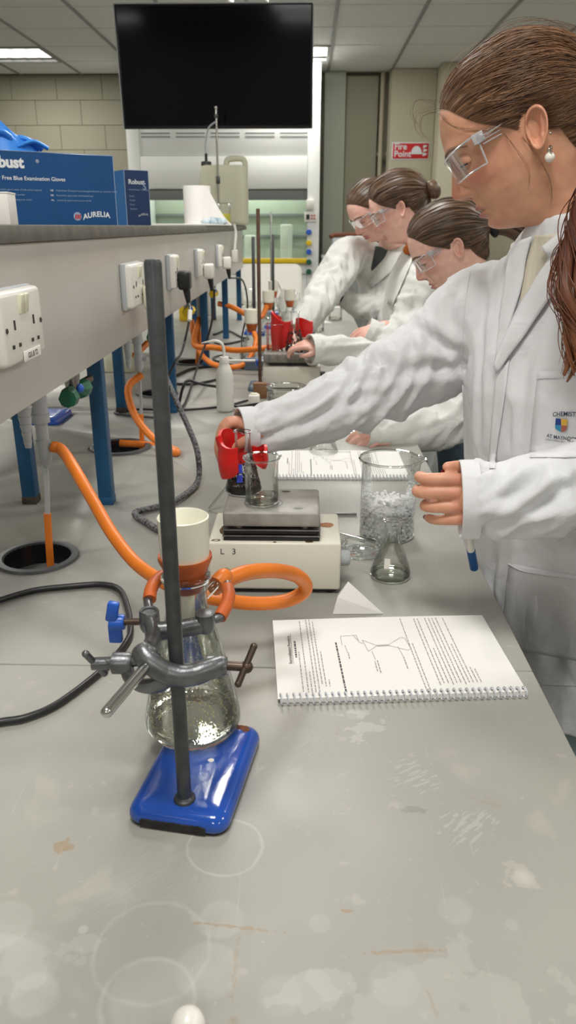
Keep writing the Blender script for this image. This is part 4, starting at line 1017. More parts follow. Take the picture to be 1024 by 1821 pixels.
for k, tx in enumerate(('Puderfreier Einweg-Untersuchungshandschuh aus weichem Nitril', 'Puderfreie disposable nitrilhandschoen', 'Guanti da esame monouso in nitrile')): on_face(tx, 0.128, 0.060 - 0.0085 * k, 0.0046, M['print_grey'], gb, Fg)
for k, tx in enumerate(('GB', 'DE', 'NL')): on_face(tx, 0.117, 0.060 - 0.0085 * k, 0.0046, M['print_white'], gb, Fg)
on_face('AURELIA', 0.176, 0.010, 0.0135, M['print_white'], gb, Fg, 0.0004, arc=(0.066, 0.006), spacing=1.05)
b = B(); b.lathe([(0.0001, 0.0005), (0.0078, 0.0005), (0.0078, 0.0)], (0, 0, 0), 24, Matrix.Identity(3)); b.v = [Fg @ (p + Vector((0.165, 0.016, 0))) for p in b.v]; b.build('globe_emblem', M['print_grey'], gb, smooth=False)
b = B()
for k in range(3): b.add([Fg @ Vector((0.1595 + 0.004 * k + a, 0.0105 + c, 0.0009)) for a, c in ((0, 0.002), (0.0025, 0.0), (0.0045, 0.0085), (0.002, 0.0095))], [(0, 1, 2, 3)])
b.build('emblem_bands', M['print_red'], gb, smooth=False)
# the glove pushed up through the top
v, f = [], []
nu, nv = 26, 9
for j in range(nv + 1):
    for i in range(nu):
        a = 2 * PI * i / nu; s = j / nv
        rr = (1 - s * 0.75) * (1 + 0.35 * noise.noise((math.cos(a) * 1.8, math.sin(a) * 1.8, s * 2)))
        hh = s * 0.056 * (1 + 0.9 * noise.noise((math.cos(a) * 2.2, math.sin(a) * 2.2, 5)))
        v.append(Fg @ Vector((0.062 + 0.062 * rr * math.cos(a) - 0.03 * s, hb_ - 0.003 + hh, -0.037 + 0.026 * rr * math.sin(a))))
for j in range(nv):
    for i in range(nu): f.append((j * nu + i, j * nu + (i + 1) % nu, (j + 1) * nu + (i + 1) % nu, (j + 1) * nu + i))
f.append(tuple(range(nv * nu, nv * nu + nu)))
gl_ = mesh_obj('nitrile_glove', v, f, M['glove'], None); tag(gl_, 'bright blue nitrile glove crumpled on top of the nearest carton', 'glove')
gl2 = B()
for pts, r0 in (([(0.02, 0.128, -0.03), (0.026, 0.150, -0.028), (0.045, 0.158, -0.02), (0.06, 0.150, -0.018)], 0.009), ([(0.055, 0.13, -0.04), (0.075, 0.150, -0.036), (0.095, 0.148, -0.03), (0.118, 0.134, -0.03)], 0.010), ([(0.07, 0.135, -0.02), (0.10, 0.145, -0.016), (0.125, 0.134, -0.012)], 0.007)):
    gl2.tube([Fg @ Vector(p) for p in catmull(pts, 5)], r0, 10, flat=0.55)
g2 = gl2.build('glove_fingers', M['glove'], gl_)
# second glove box: its side and its end face the viewer
fr2 = Vector((-0.458, 2.06, SHZ))
F2 = Matrix((Vector((0.80, 0.60, 0)), Vector((0, 0, 1)), Vector((0.60, -0.80, 0)))).transposed().to_4x4(); F2.translation = fr2
gb2 = empty('glove_box', fr2, 0, 'smaller looking blue glove carton turned sideways behind the large one', 'box', 'glove boxes on the shelf')
gbox(B(), F2, 0.066, 0.130, 0.24).build('carton', M['navy_dark'], gb2)
b = B().tube([F2 @ Vector((0, 0, 0.0004)), F2 @ Vector((0, 0.13, 0.0004))], 0.0009, 6).tube([F2 @ Vector((0.066, 0, 0.0004)), F2 @ Vector((0.066, 0.13, 0.0004))], 0.0006, 6).tube([F2 @ Vector((0.0, 0.13, 0.0)), F2 @ Vector((0.066, 0.13, 0.0))], 0.0006, 6)
b.build('pale_edge', M['print_grey'], gb2)
on_face('Robust', 0.010, 0.098, 0.0155, M['print_white'], gb2, F2, 0.0004)
on_face('Nitrile Powder Free Blue', 0.010, 0.083, 0.0052, M['print_grey'], gb2, F2)
for k in range(4): on_face(('Gants', 'Guanti', 'Glove', 'Guantes')[k], 0.010, 0.068 - 0.010 * k, 0.0058, M['print_grey'], gb2, F2)
on_face('S', 0.048, 0.085, 0.024, M['print_grey'], gb2, F2, 0.0003)
on_face('AURELIA', 0.032, 0.020, 0.0070, M['print_white'], gb2, F2, arc=(0.036, 0.005))
F2b = Matrix((Vector((0.60, -0.80, 0)), Vector((0, 0, 1)), Vector((-0.80, -0.60, 0)))).transposed().to_4x4(); F2b.translation = fr2 + Vector((0.60, -0.80, 0)) * -0.24
b = B(); q = B().box((0.12, 0.065, 0.0003), (0.239, 0.129, 0.0006)); b.add([F2b @ p for p in q.v], q.f); b.build('shade_lifted_side', M['navy_shade_lift'], gb2, smooth=False)  # shaded side gets a brighter blue, so light is put into its colour
for (x, y, w, h, lab) in ((-0.435, 1.12, 0.055, 0.040, 'small white box in front of the glove carton, right one of two'), (-0.497, 1.105, 0.055, 0.041, 'small white box at the left edge, left one of two')):
    t = empty('white_box', (x, y, SHZ), R(8), lab, 'box', 'small white boxes on the shelf')
    B().box((x, y, SHZ + h / 2), (w, 0.05, h), R(8), bevel=0.0012).build('carton', M['card_white'], t)
    B().box((x, y, SHZ + h + 0.0006), (w + 0.001, 0.051, 0.0022), R(8), bevel=0.0006).build('lid', M['card_white'], t)

# paper roll, sheets and the can at the far end of the shelf
pr_ = empty('paper_towel_roll', (-0.56, 3.75, SHZ), 0, 'white paper towel roll with its loose sheet sloping down to the shelf edge', 'paper roll')
B().lathe([(0.018, 0.16), (0.018, 0.17), (0.060, 0.17), (0.062, 0.165), (0.062, 0.002), (0.0001, 0.002)], (-0.505, 3.75, SHZ), 36).build('roll', M['paper'], pr_)
v = []; n = 12
for k in range(n + 1):
    s = k / n
    x = -0.455 + 0.115 * s; z = SHZ + 0.165 * (1 - s) ** 1.15 + 0.003
    v += [(x - 0.012 * s, 3.72 - 0.02 * s, z), (x - 0.012 * s, 3.72 - 0.02 * s + 0.11, SHZ + (z - SHZ) * 0.7 + 0.002), (x - 0.05 * (1 - s), 3.72 - 0.02 * s, SHZ + 0.002)]
f = []
for k in range(n): a = 3 * k; f += [(a, a + 3, a + 4, a + 1), (a + 2, a + 5, a + 3, a)]
so = mesh_obj('loose_sheet', v, f, M['paper'], pr_)
sh_ = B().box((-0.47, 3.35, SHZ + 0.004), (0.20, 0.75, 0.006), bevel=0.001).build('paper_sheet', M['paper']); tag(sh_, 'flat white paper sheets spread on the shelf behind the cartons', 'paper')
cl_ = B()
for k in range(3): cl_.sphere((-0.45 + 0.035 * k, 3.62, SHZ + 0.018), 0.024, 12, 8, sc=(1, 0.8, 0.6 + 0.2 * (k == 1)))
cl_.v = [p + Vector((0.006 * noise.noise(p * 60), 0.006 * noise.noise(p * 55 + Vector((9, 0, 0))), 0.008 * noise.noise(p * 50 + Vector((0, 9, 0))))) for p in cl_.v]
tag(cl_.build('crumpled_wrap', mat('pale_blue_wrap', srgb(150, 176, 190), 0.3, col2=srgb(220, 228, 232), vscale=40)), 'crumpled pale blue wrapping in front of the paper roll', 'wrapping')
cd = B().tube(catmull([(-0.365, 4.05, SHZ + 0.008), (-0.358, 4.05, 0.50), (-0.36, 4.02, 0.44), (-0.362, 4.0, 0.41)], 6), 0.007, 10).build('hanging_cable', M['plastic_white']); tag(cd, 'white cord hanging over the shelf edge to a far plug', 'cord')
tb = B().box((-0.36, 4.0, 0.39), (0.03, 0.04, 0.06), bevel=0.006).build('inline_switch', M['plastic_white']); adopt(tb, cd)
jc = empty('jerrycan', (-0.50, 4.80, SHZ), 0, 'clouded plastic jerrycan with moulded handle at the far end of the shelf', 'jerrycan')
v, f = slab([(0.012, 0.0), (0.002, 0.012), (0, 0.03), (0, 0.28), (0.004, 0.305), (0.014, 0.32), (0.03, 0.325)], 0.27, 0.20, 0.035, Matrix.Translation((-0.485, 4.80, SHZ)))
mesh_obj('body', v, f, M['jerry'], jc, sharp=70)
B().tube(catmull([(-0.47, 4.80, SHZ + 0.30), (-0.465, 4.80, SHZ + 0.352), (-0.43, 4.80, SHZ + 0.362), (-0.385, 4.80, SHZ + 0.362), (-0.362, 4.80, SHZ + 0.345), (-0.362, 4.80, SHZ + 0.28)], 6), 0.016, 12).build('handle', M['jerry'], jc)
B().lathe([(0.0001, 0.03), (0.028, 0.03), (0.03, 0.025), (0.03, 0.0)], (-0.585, 4.80, SHZ + 0.318), 24).rod((-0.585, 4.80, SHZ + 0.34), (-0.585, 4.80, SHZ + 0.39), 0.008).build('cap', M['black_rubber'], jc)
B().tube(catmull([(-0.585, 4.80, SHZ + 0.385), (-0.587, 4.80, SHZ + 0.44), (-0.565, 4.795, SHZ + 0.52), (-0.515, 4.78, SHZ + 0.555)], 6), 0.005, 8).build('tube', M['plastic_grey'], jc)
ts = empty('retort_stand', (-0.50, 4.62, SHZ), 0, 'thin steel stand on the shelf in front of the jerrycan', 'stand')
B().box((-0.50, 4.62, SHZ + 0.008), (0.10, 0.09, 0.016), bevel=0.004).build('base', M['iron'], ts)
B().rod((-0.50, 4.62, SHZ + 0.016), (-0.50, 4.62, SHZ + 0.60), 0.006).sphere((-0.50, 4.62, SHZ + 0.60), 0.009, 10, 6).build('rod', M['chrome'], ts)
B().box((-0.50, 4.618, SHZ + 0.24), (0.022, 0.022, 0.04), bevel=0.004).box((-0.50, 4.618, SHZ + 0.56), (0.02, 0.02, 0.02), bevel=0.004).build('clamp', M['iron'], ts)
bt = empty('reagent_bottle', (-0.62, 4.40, SHZ), 0, 'pale bottle with red cap behind the paper roll', 'bottle')
B().lathe([(0.0001, 0.0), (0.03, 0.0), (0.032, 0.01), (0.032, 0.10), (0.02, 0.125), (0.013, 0.13), (0.013, 0.15)], (-0.585, 4.40, SHZ), 24).build('bottle_body', M['pe'], bt)
B().lathe([(0.016, 0.14), (0.016, 0.17), (0.0001, 0.17)], (-0.585, 4.40, SHZ), 20).build('cap', M['print_red'], bt)
beaker((-0.435, 4.25, SHZ), 0.035, 0.11, 'small beaker with yellow label on the shelf in front of the jerrycan', liquid=(mat('yellow_paper', srgb(226, 222, 96), 0.6), 0.06))

# ------------------------------------------------------------------ black screen hung from the ceiling
TY = 4.85
tl, trr, bl_, br_ = PY(204, 9, TY), PY(557, 11, TY), PY(218, 229, TY), PY(554, 230, TY)
tw = empty('wall_screen', (0.5 * (tl.x + trr.x), TY, CEIL), 0, 'large black switched-off screen hanging from the ceiling', 'screen')
W_, H_ = trr.x - tl.x, tl.z - bl_.z
cxs, czs = (tl.x + trr.x) / 2, (tl.z + bl_.z) / 2
B().box((cxs, TY + 0.025, czs), (W_, 0.05, H_), bevel=0.006).build('casing', M['bezel'], tw)
B().box((cxs, TY - 0.0005, czs + 0.004), (W_ - 0.022, 0.003, H_ - 0.026)).build('screen_panel', M['screen'], tw, smooth=False)
b = B(); b.box((cxs, TY - 0.001, tl.z + 0.002), (W_ + 0.004, 0.012, 0.006)); b.box((tl.x - 0.001, TY - 0.001, czs), (0.005, 0.012, H_)); b.box((trr.x + 0.001, TY - 0.001, czs), (0.005, 0.012, H_))
b.build('bezel', M['plastic_grey'], tw, smooth=False)
B().rod((cxs + 0.08, TY + 0.06, czs), (cxs + 0.08, TY + 0.06, CEIL), 0.025).box((cxs + 0.08, TY + 0.045, czs), (0.5, 0.02, 0.3)).build('ceiling_pole', M['plastic_white'], tw)
B().rod((cxs + 0.30, TY + 0.05, tl.z - 0.05), (cxs + 0.27, TY + 0.05, CEIL), 0.006).build('cable', M['plastic_white'], tw)

tilt_ = Matrix.Translation((0, TY, czs)) @ Matrix.Rotation(R(5), 4, 'X') @ Matrix.Translation((0, -TY, -czs))
for o in tw.children:
    if o.name.split('.')[0] in ('casing', 'screen_panel', 'bezel'): o.data.transform(tilt_)
# ------------------------------------------------------------------ fume cupboard
FY = 7.6
fh = empty('fume_cupboard', (-0.77, FY, -0.9), 0, 'white fume cupboard with glass sash and coloured gas knobs behind the bench', 'fume cupboard')
X0, X1_ = -1.645, 0.112
def fbox(name, x0, x1, y0, y1, z0, z1, m, parent=fh, bev=0.004):
    return B().box(((x0 + x1) / 2, (y0 + y1) / 2, (z0 + z1) / 2), (x1 - x0, y1 - y0, z1 - z0), bevel=bev).build(name, m, parent)
fbox('side_post', 0.0, X1_, FY, FY + 0.7, -0.9, 1.87, M['hood_white'])
fbox('side_post', X0, X0 + 0.11, FY, FY + 0.7, -0.9, 1.87, M['hood_white'])
fbox('upper_fascia', X0 + 0.111, -0.001, FY + 0.01, FY + 0.7, 1.135, 1.87, M['hood_white'])
fbox('lower_fascia', X0 + 0.111, -0.001, FY + 0.0, FY + 0.06, 0.86, 1.13, M['hood_white'])
fbox('sash_rail', X0 + 0.112, -0.002, FY + 0.05, FY + 0.12, 0.76, 0.858, M['hood_grey'])
fbox('back_lining', X0 + 0.112, -0.002, FY + 0.64, FY + 0.69, 0.1, 1.13, M['hood_inner'])
fbox('work_surface', X0 + 0.112, -0.002, FY + 0.02, FY + 0.63, 0.10, 0.20, M['hood_white'])
fbox('yellow_lip', X0 + 0.112, -0.002, FY - 0.02, FY + 0.02, 0.20, 0.245, M['yellow'])
fbox('cabinet_front', X0 + 0.112, -0.002, FY + 0.01, FY + 0.6, -0.9, 0.095, M['hood_white'])
fbox('sash_glass', X0 + 0.115, -0.004, FY + 0.075, FY + 0.083, 0.25, 0.755, M['blue_window'], bev=0.0)
for z in (0.42, 0.62): fbox('lining_rail', X0 + 0.115, -0.004, FY + 0.60, FY + 0.638, z, z + 0.03, M['hood_grey'])
for k in range(4):
    xx = X0 + 0.3 + 0.36 * k
    fbox('bright_bottle', xx, xx + 0.12, FY + 0.40, FY + 0.50, 0.205, 0.45 + 0.1 * (k % 2), M['pe'], bev=0.02)
hl_ = bpy.data.lights.new('hood_lamp', 'AREA'); hl_.shape = 'RECTANGLE'; hl_.size = 1.2; hl_.size_y = 0.12; hl_.energy = 9; hl_.color = (0.95, 1, 0.95)
ho = bpy.data.objects.new('hood_lamp', hl_); COL.objects.link(ho); ho.location = (-0.77, FY + 0.35, 1.12); adopt(ho, fh)
vents = []
for k in range(5):
    x0 = PY(250 + 62 * k, 238, FY).x
    sl = B()
    for zz in (1.318, 1.290): sl.box((x0 + 0.133, FY + 0.009, zz), (0.265, 0.006, 0.012))
    sl.box((x0 + 0.133, FY + 0.0095, 1.304), (0.275, 0.003, 0.05))
    mm_ = sl.build('vent_grille', [M['hood_white'], M['hood_grey']], fh, smooth=False)
    mm_.data.polygons.foreach_set('material_index', [1] * 12 + [0] * 6)
kx = PY(549, 440, FY).x
for py, m in ((413, M['blue_plastic']), (432, M['yellow']), (448, M['blue_plastic']), (466, M['green']), (483, M['green'])):
    q = PY(549, py, FY)
    B().lathe([(0.0001, 0.05), (0.022, 0.05), (0.027, 0.044), (0.027, 0.03), (0.014, 0.026), (0.014, 0.0)], (q.x, FY, q.z), 10, Matrix.Rotation(PI / 2, 3, 'X')).build('gas_knob', m, fh)
q = PY(552, 386, FY); B().box((q.x, FY - 0.008, q.z), (0.115, 0.016, 0.09), bevel=0.004).build('control_panel', M['plastic_white'], fh)
B().box((q.x - 0.025, FY - 0.017, q.z), (0.03, 0.004, 0.045)).build('display', M['black'], fh, smooth=False)
for a in (0, 1):
    for c in (0, 1): B().box((q.x + 0.012 + 0.024 * a, FY - 0.0175, q.z - 0.013 + 0.026 * c), (0.014, 0.004, 0.014), bevel=0.002).build('red_button', M['print_red'], fh)
q = PY(551, 364, FY); B().box((q.x, FY - 0.02, q.z), (0.07, 0.04, 0.09), bevel=0.008).build('switch_box', M['plastic_white'], fh)
# side trolley right of the fume cupboard, with a grey case and a coiled brown tube on it
tr_ = empty('side_cabinet', (0.42, 7.75, -0.9), 0, 'grey side cabinet between the fume cupboard and the pillar', 'cabinet')
B().box((0.40, 7.80, -0.33), (0.50, 0.50, 1.14), bevel=0.01).build('body', M['hood_grey'], tr_)
B().box((0.40, 7.80, 0.255), (0.52, 0.52, 0.03), bevel=0.006).build('cabinet_top', M['plastic_grey'], tr_)
cs_ = empty('grey_case', (0.44, 7.75, 0.27), 0, 'pale grey case standing on the side cabinet', 'case')
B().box((0.42, 7.75, 0.35), (0.36, 0.3, 0.15), bevel=0.015).build('case_body', M['plastic_grey'], cs_)
B().tube(catmull([(0.32, 7.6, 0.37), (0.33, 7.59, 0.39), (0.42, 7.588, 0.40), (0.50, 7.59, 0.38)], 5), 0.01, 8).build('handle', M['black_rubber'], cs_)
tag(B().tube(catmull([(0.22, 7.64, 0.437), (0.26, 7.66, 0.452), (0.36, 7.66, 0.456), (0.5, 7.68, 0.452), (0.58, 7.72, 0.440)], 6), 0.02, 10).build('rubber_tube', M['rust']), 'brown rubber tube lying over the grey case', 'tube')

# ------------------------------------------------------------------ middle of the bench
wb_ = empty('wash_bottle', (-0.246, 2.289, 0), 0, 'white plastic wash bottle with bent spout nozzle', 'bottle')
c = Vector((-0.246, 2.289, 0))
B().lathe([(0.0001, 0.001), (0.024, 0.001), (0.0265, 0.004), (0.0268, 0.06), (0.0262, 0.105), (0.022, 0.125), (0.0145, 0.143), (0.0125, 0.146), (0.0125, 0.15)], c, 32).build('bottle_body', M['pe'], wb_)
B().lathe([(0.0145, 0.146), (0.0145, 0.162), (0.0125, 0.1645), (0.0001, 0.1645)], c, 24).build('cap', M['plastic_white'], wb_)
B().tube(catmull([c + Vector((0.0, 0, 0.16)), c + Vector((0, 0, 0.185)), c + Vector((-0.006, 0, 0.203)), c + Vector((-0.022, 0, 0.2105)), c + Vector((-0.045, 0, 0.208)), c + Vector((-0.066, 0, 0.204))], 6), [0.0045] * 20 + [0.0045 - 0.0003 * k for k in range(11)], 10).build('spout', M['plastic_white'], wb_)
# second hotplate: grey block top, beaker and flask with charcoal, dish
hp2 = empty('hotplate_stirrer', (-0.04, 2.72, 0), 0, 'second hotplate with a grey speckled top behind the white wash bottle', 'hotplate')
B().box((-0.05, 2.70, 0.04), (0.20, 0.15, 0.075), bevel=0.006).build('housing', M['enamel_white'], hp2)
B().box((-0.055, 2.70, 0.083), (0.145, 0.13, 0.012)).build('black_gap', M['black'], hp2)
B().box((-0.055, 2.70, 0.105), (0.185, 0.15, 0.03), bevel=0.004).build('heating_plate', mat('speckled_plate', srgb(150, 146, 138), 0.6, col2=srgb(118, 114, 108), vscale=90), hp2)
B().lathe([(0.0001, 0.018), (0.012, 0.018), (0.013, 0.0)], (0.05, 2.68, 0.04), 16, Matrix.Rotation(PI / 2, 3, 'Y')).build('knob', M['black'], hp2)
q = PY(489, 668, 2.70); beaker((q.x, 2.70, 0.1202), 0.030, 0.092, 'clear beaker with a white stub on the second hotplate', wet=False, liquid=(M['water'], 0.02))
q = PY(524, 664, 2.68); fl2 = erlenmeyer((q.x, 2.68, 0.1202), 0.035, 0.135, 0.014, 'conical flask streaked with charcoal on the second hotplate', True, liquid=(M['dark_liquid'], 0.02), detail=False)
b = B()
for k in range(120):
    h = 0.018 + 0.06 * random.random() ** 1.6; a = random.uniform(0, 2 * PI); rr = np.interp(h, [0.007, 0.055, 0.085], [0.035, 0.0245, 0.0165]) * 0.95
    b.sphere(Vector((q.x, 2.68, 0.1202)) + Vector((rr * math.cos(a), rr * math.sin(a), h)), random.uniform(0.001, 0.0024), 6, 4, sc=(1, 1, 2.4))
tag(b.build('slurry_specks', M['charcoal_drops'], fl2), kind='stuff')
q = G(503, 712); gd = beaker((q.x + 0.01, q.y - 0.02, 0.0005), 0.058, 0.05, 'wide shallow glass dish in front of the second hotplate', name='crystallising_dish', group='dishes', liquid=(M['water'], 0.02))
q = G(468, 712); tag(B().box((q.x - 0.012, q.y + 0.04, 0.025), (0.045, 0.03, 0.05), bevel=0.002).build('wood_block', M['wood']), 'small brown wood block beside the glass dish', 'block')
q = G(452, 722); wbk = empty('white_adapter', (q.x, q.y, 0), 0, 'white plug adapter standing at the end of the black cable', 'adapter')
B().box((q.x, q.y + 0.0, 0.019), (0.034, 0.04, 0.037), bevel=0.006).build('adapter_body', M['plastic_white'], wbk); B().box((q.x, q.y, 0.039), (0.02, 0.02, 0.004), bevel=0.001).build('earth_pin', M['plastic_cream'], wbk)

# further stands
def stand(x, y, top, r, rm, bm_, label, bs=(0.11, 0.15), bz=0.0):
    t = empty('retort_stand', (x, y, bz), 0, label, 'stand')
    v, f = slab([(0.001, 0.0), (0, 0.004), (0.002, 0.014), (0.01, 0.018), (0.03, 0.019)], bs[0], bs[1], 0.012, Matrix.Translation((x, y + bs[1] * 0.3, bz)))
    mesh_obj('base', v, f, bm_, t, sharp=60)
    B().lathe([(r, 0.015), (r, top - 0.002), (r * 0.8, top), (0.0001, top)], (x, y, bz), 16).build('rod', rm, t)
    return t
q = PY(463, 670, 2.62); stand(q.x, 2.60, PY(463, 371, 2.60).z, 0.0062, M['rust_rod'], mat('grey_base', srgb(88, 104, 122), 0.4), 'stand with a tall brown rusted rod behind the wash bottle', bs=(0.085, 0.12))
q = PY(452, 560, 4.05); stand(q.x, 4.05, PY(454, 421, 4.05).z, 0.0085, M['iron'], M['blue_enamel'], 'stand with a short dark rod just left of the brown rod')
q = PY(483, 540, 5.0); stand(q.x, 5.0, PY(482, 377, 5.0).z, 0.0065, M['steel'], M['blue_enamel'], 'stand with a tall pale steel rod right of the brown rod')
q = PY(486, 540, 4.3); stand(q.x, 4.3, PY(485, 417, 4.3).z, 0.0065, M['iron'], M['blue_enamel'], 'stand with a short grey rod in front of the pale rod')
q = G(75, 752); st_ = stand(q.x, q.y, 0.5, 0.0062, M['iron'], M['blue_enamel'], 'stand with blue base on the far side of the shelf')
q = G(252, 573); stand(q.x - 0.2, q.y, 0.5, 0.0062, M['iron'], M['blue_enamel'], 'far stand with a blue base beyond the shelf posts')
# grey box with blue trim and white tube between the rods
q = G(455, 660); t = empty('grey_instrument', (q.x, q.y, 0), 0, 'small blue grey power unit on the bench by the brown rod', 'instrument')
B().box((q.x + 0.02, q.y + 0.04, 0.024), (0.13, 0.07, 0.048), R(-8), bevel=0.006).build('case', mat('blue_grey_case', srgb(96, 112, 130), 0.4), t)
B().box((q.x - 0.052, q.y + 0.04, 0.02), (0.02, 0.016, 0.014), bevel=0.003).build('cable_gland', M['black_rubber'], t)
cr_ = empty('clamp_arm', PY(400, 641, 2.63), 0, 'thin white clamp arm with a blue knob reaching behind the wash bottle', 'clamp')
B().rod(PY(404, 641, 2.63), PY(556, 642, 2.63), 0.0042).build('arm', M['plastic_white'], cr_)
B().box(PY(459, 645, 2.62), (0.018, 0.018, 0.022), R(20), bevel=0.004).build('knob', M['blue_plastic'], cr_)

# far filter sets: flask, rubber cone and white funnel
def filter_set(px, py_top, Y, label, s=1.0, stone=False):
    """py_top: picture row of the funnel rim at distance Y"""
    top = PY(px, py_top, Y); x = top.x; zt = top.z
    zt = max(zt, 0.20)
    t = empty('filter_set', (x, Y, 0), 0, label, 'filter set', 'far filter flasks with funnels')
    h = zt - 0.075 * s
    c = Vector((x, Y, 0.0))
    B().lathe([(0.0001, 0.003), (0.05, 0.0), (0.055, 0.01), (0.053, 0.02), (0.03, h * 0.62), (0.02, h * 0.78), (0.019, h - 0.005), (0.022, h)], c, 32).build('flask', M['glass'], t)
    B().lathe([(0.027, h + 0.022), (0.025, h + 0.012), (0.017, h - 0.02), (0.0001, h - 0.02)], c, 24).build('rubber_cone', M['orange_dark'], t)
    B().lathe([(0.022, h + 0.012), (0.030, h + 0.02), (0.031, zt), (0.0285, zt + 0.001), (0.027, h + 0.04), (0.0001, h + 0.04)], c, 28).build('funnel', M['porcelain'], t)
    B().tube([c + Vector((0.02, 0, h * 0.80)), c + Vector((0.05, 0, h * 0.86))], 0.006, 10).build('side_arm', M['glass_rim'], t)
    return t
filter_set(447, 550, 3.30, 'filter flask with white funnel behind the brown rod, nearest of the far ones')
filter_set(477, 517, 4.0, 'filter flask with white funnel just right of the brown rod')
filter_set(486, 500, 4.75, 'far filter flask with cream funnel in front of the white box')
filter_set(515, 515, 4.4, 'far filter flask with a dull cream funnel left of the white sleeve')
filter_set(539, 594, 2.87, 'filter flask with white funnel under the red mitt')
# clutter of glassware far along the bench
for k, (px, py, r, h, lab) in enumerate(((513, 598, 0.036, 0.12, 'tall clear beaker behind the red mitt'), (470, 566, 0.035, 0.09, 'clear beaker beside the far funnel'), (596, 570, 0.04, 0.09, 'low glass beaker near the far bench edge'), (566, 590, 0.03, 0.08, 'glass beaker right of the red mitts'), (440, 545, 0.045, 0.12, 'clear beaker beneath the far shelf end'))):
    q = G(px, py); beaker((q.x, q.y, 0.0005), r, h, lab, liquid=(M['water'], 0.02))
for k, (px, py, r, h, lab) in enumerate(((574, 562, 0.035, 0.10, 'empty conical flask by the dark clad sleeve'), (529, 555, 0.04, 0.12, 'conical flask left of the hanging sleeve'), (595, 548, 0.035, 0.10, 'far empty conical flask near the bench edge'))):
    q = G(px, py); erlenmeyer((q.x, q.y, 0.0005), r, h, 0.014, lab)
for k, (px, py, lab) in enumerate(((575, 545, 'folded white paper slip far along the bench'), (600, 548, 'white paper slip near the far bench edge'), (572, 575, 'pale paper square by the glass beaker'))):
    q = G(px, py); tag(B().box((q.x, q.y, 0.004), (0.10, 0.07, 0.008), R(15 * k), bevel=0.001).build('paper_slip', M['paper']), lab, 'paper')
q = G(553, 630); t = empty('marker_bottle', (q.x, q.y, 0), 0, 'slim blue tube with a black top standing right of the red mitts', 'bottle')
B().lathe([(0.0001, 0), (0.014, 0), (0.015, 0.004), (0.015, 0.13), (0.009, 0.14)], (q.x, q.y, 0), 18).build('bottle_body', mat('grey_blue_tube', srgb(86, 116, 140), 0.3), t)
B().lathe([(0.010, 0.138), (0.010, 0.165), (0.0001, 0.166)], (q.x, q.y, 0), 14).build('cap', M['black'], t)
wbx = empty('white_tray', (-0.20, 5.75, 0), 0, 'large white plastic tray standing on edge at the bench end', 'tray')
x0, x1 = PY(424, 500, 5.72).x, PY(536, 500, 5.72).x
ztop = PY(500, 470, 5.72).z
rr_ = rrect(x1 - x0, ztop, 0.045, 6)
B().prism(rr_, 0, 0.05, frame(((x0 + x1) / 2, 5.77, ztop / 2), (1, 0, 0), (0, 0, 1))).build('tray_body', M['plastic_white'], wbx)
q = rrect((x1 - x0) * 0.92, ztop * 0.86, 0.035, 6)
B().prism(q, 0, 0.004, frame(((x0 + x1) / 2, 5.719, ztop / 2), (1, 0, 0), (0, 0, 1))).build('inner_panel', M['card_white'], wbx)
wt = tag(B().tube(catmull([PY(487, 497, 4.9), PY(495, 503, 4.9), PY(501, 515, 4.88), PY(505, 530, 4.86), PY(505, 560, 4.86)], 6), 0.010, 10).build('white_spout', M['plastic_white']), 'thick bent white spout of a wash bottle in front of the white tray', 'spout')
B().lathe([(0.0001, 0.0), (0.035, 0.0), (0.036, 0.12), (0.015, 0.16), (0.012, 0.17)], (PY(505, 560, 4.86).x, 4.86, 0), 20).build('bottle_body', M['pe'], wt)
# things seen under the shelf on the far side of the bench
for k, (px, py, h, m, lab) in enumerate(((95, 700, 0.06, M['plastic_white'], 'white box seen under the shelf behind the nearest posts'), (215, 640, 0.12, M['jerry'], 'pale bottle seen under the shelf behind the blue post'), (338, 550, 0.16, M['yellow'], 'yellow container under the far part of the shelf'), (360, 540, 0.2, M['pe'], 'pale tall container under the far part of the shelf'))):
    q = G(px, py + 20); t = empty('container', (q.x, q.y, 0), 0, lab, 'container')
    v, f = slab([(0.006, 0.0), (0, 0.006), (0, h * 0.8), (0.01, h * 0.92), (0.03, h)], 0.12, 0.09, 0.02, Matrix.Translation((q.x, q.y, 0)))
    mesh_obj('container_body', v, f, m, t, sharp=60)
    B().lathe([(0.016, h - 0.002), (0.016, h + 0.02), (0.0001, h + 0.02)], (q.x, q.y, 0), 16).build('cap', M['plastic_grey'], t)
# small white rounded cap at the near edge
q = G(339, 1812); tag(B().lathe([(0.0001, 0.022), (0.006, 0.021), (0.0105, 0.017), (0.0125, 0.011), (0.0125, 0.002), (0.0115, 0.0), (0.0001, 0.0)], (q.x, q.y - 0.012, 0), 28).build('white_stopper', M['plastic_white']), 'small white rounded stopper at the near edge of the bench', 'stopper')
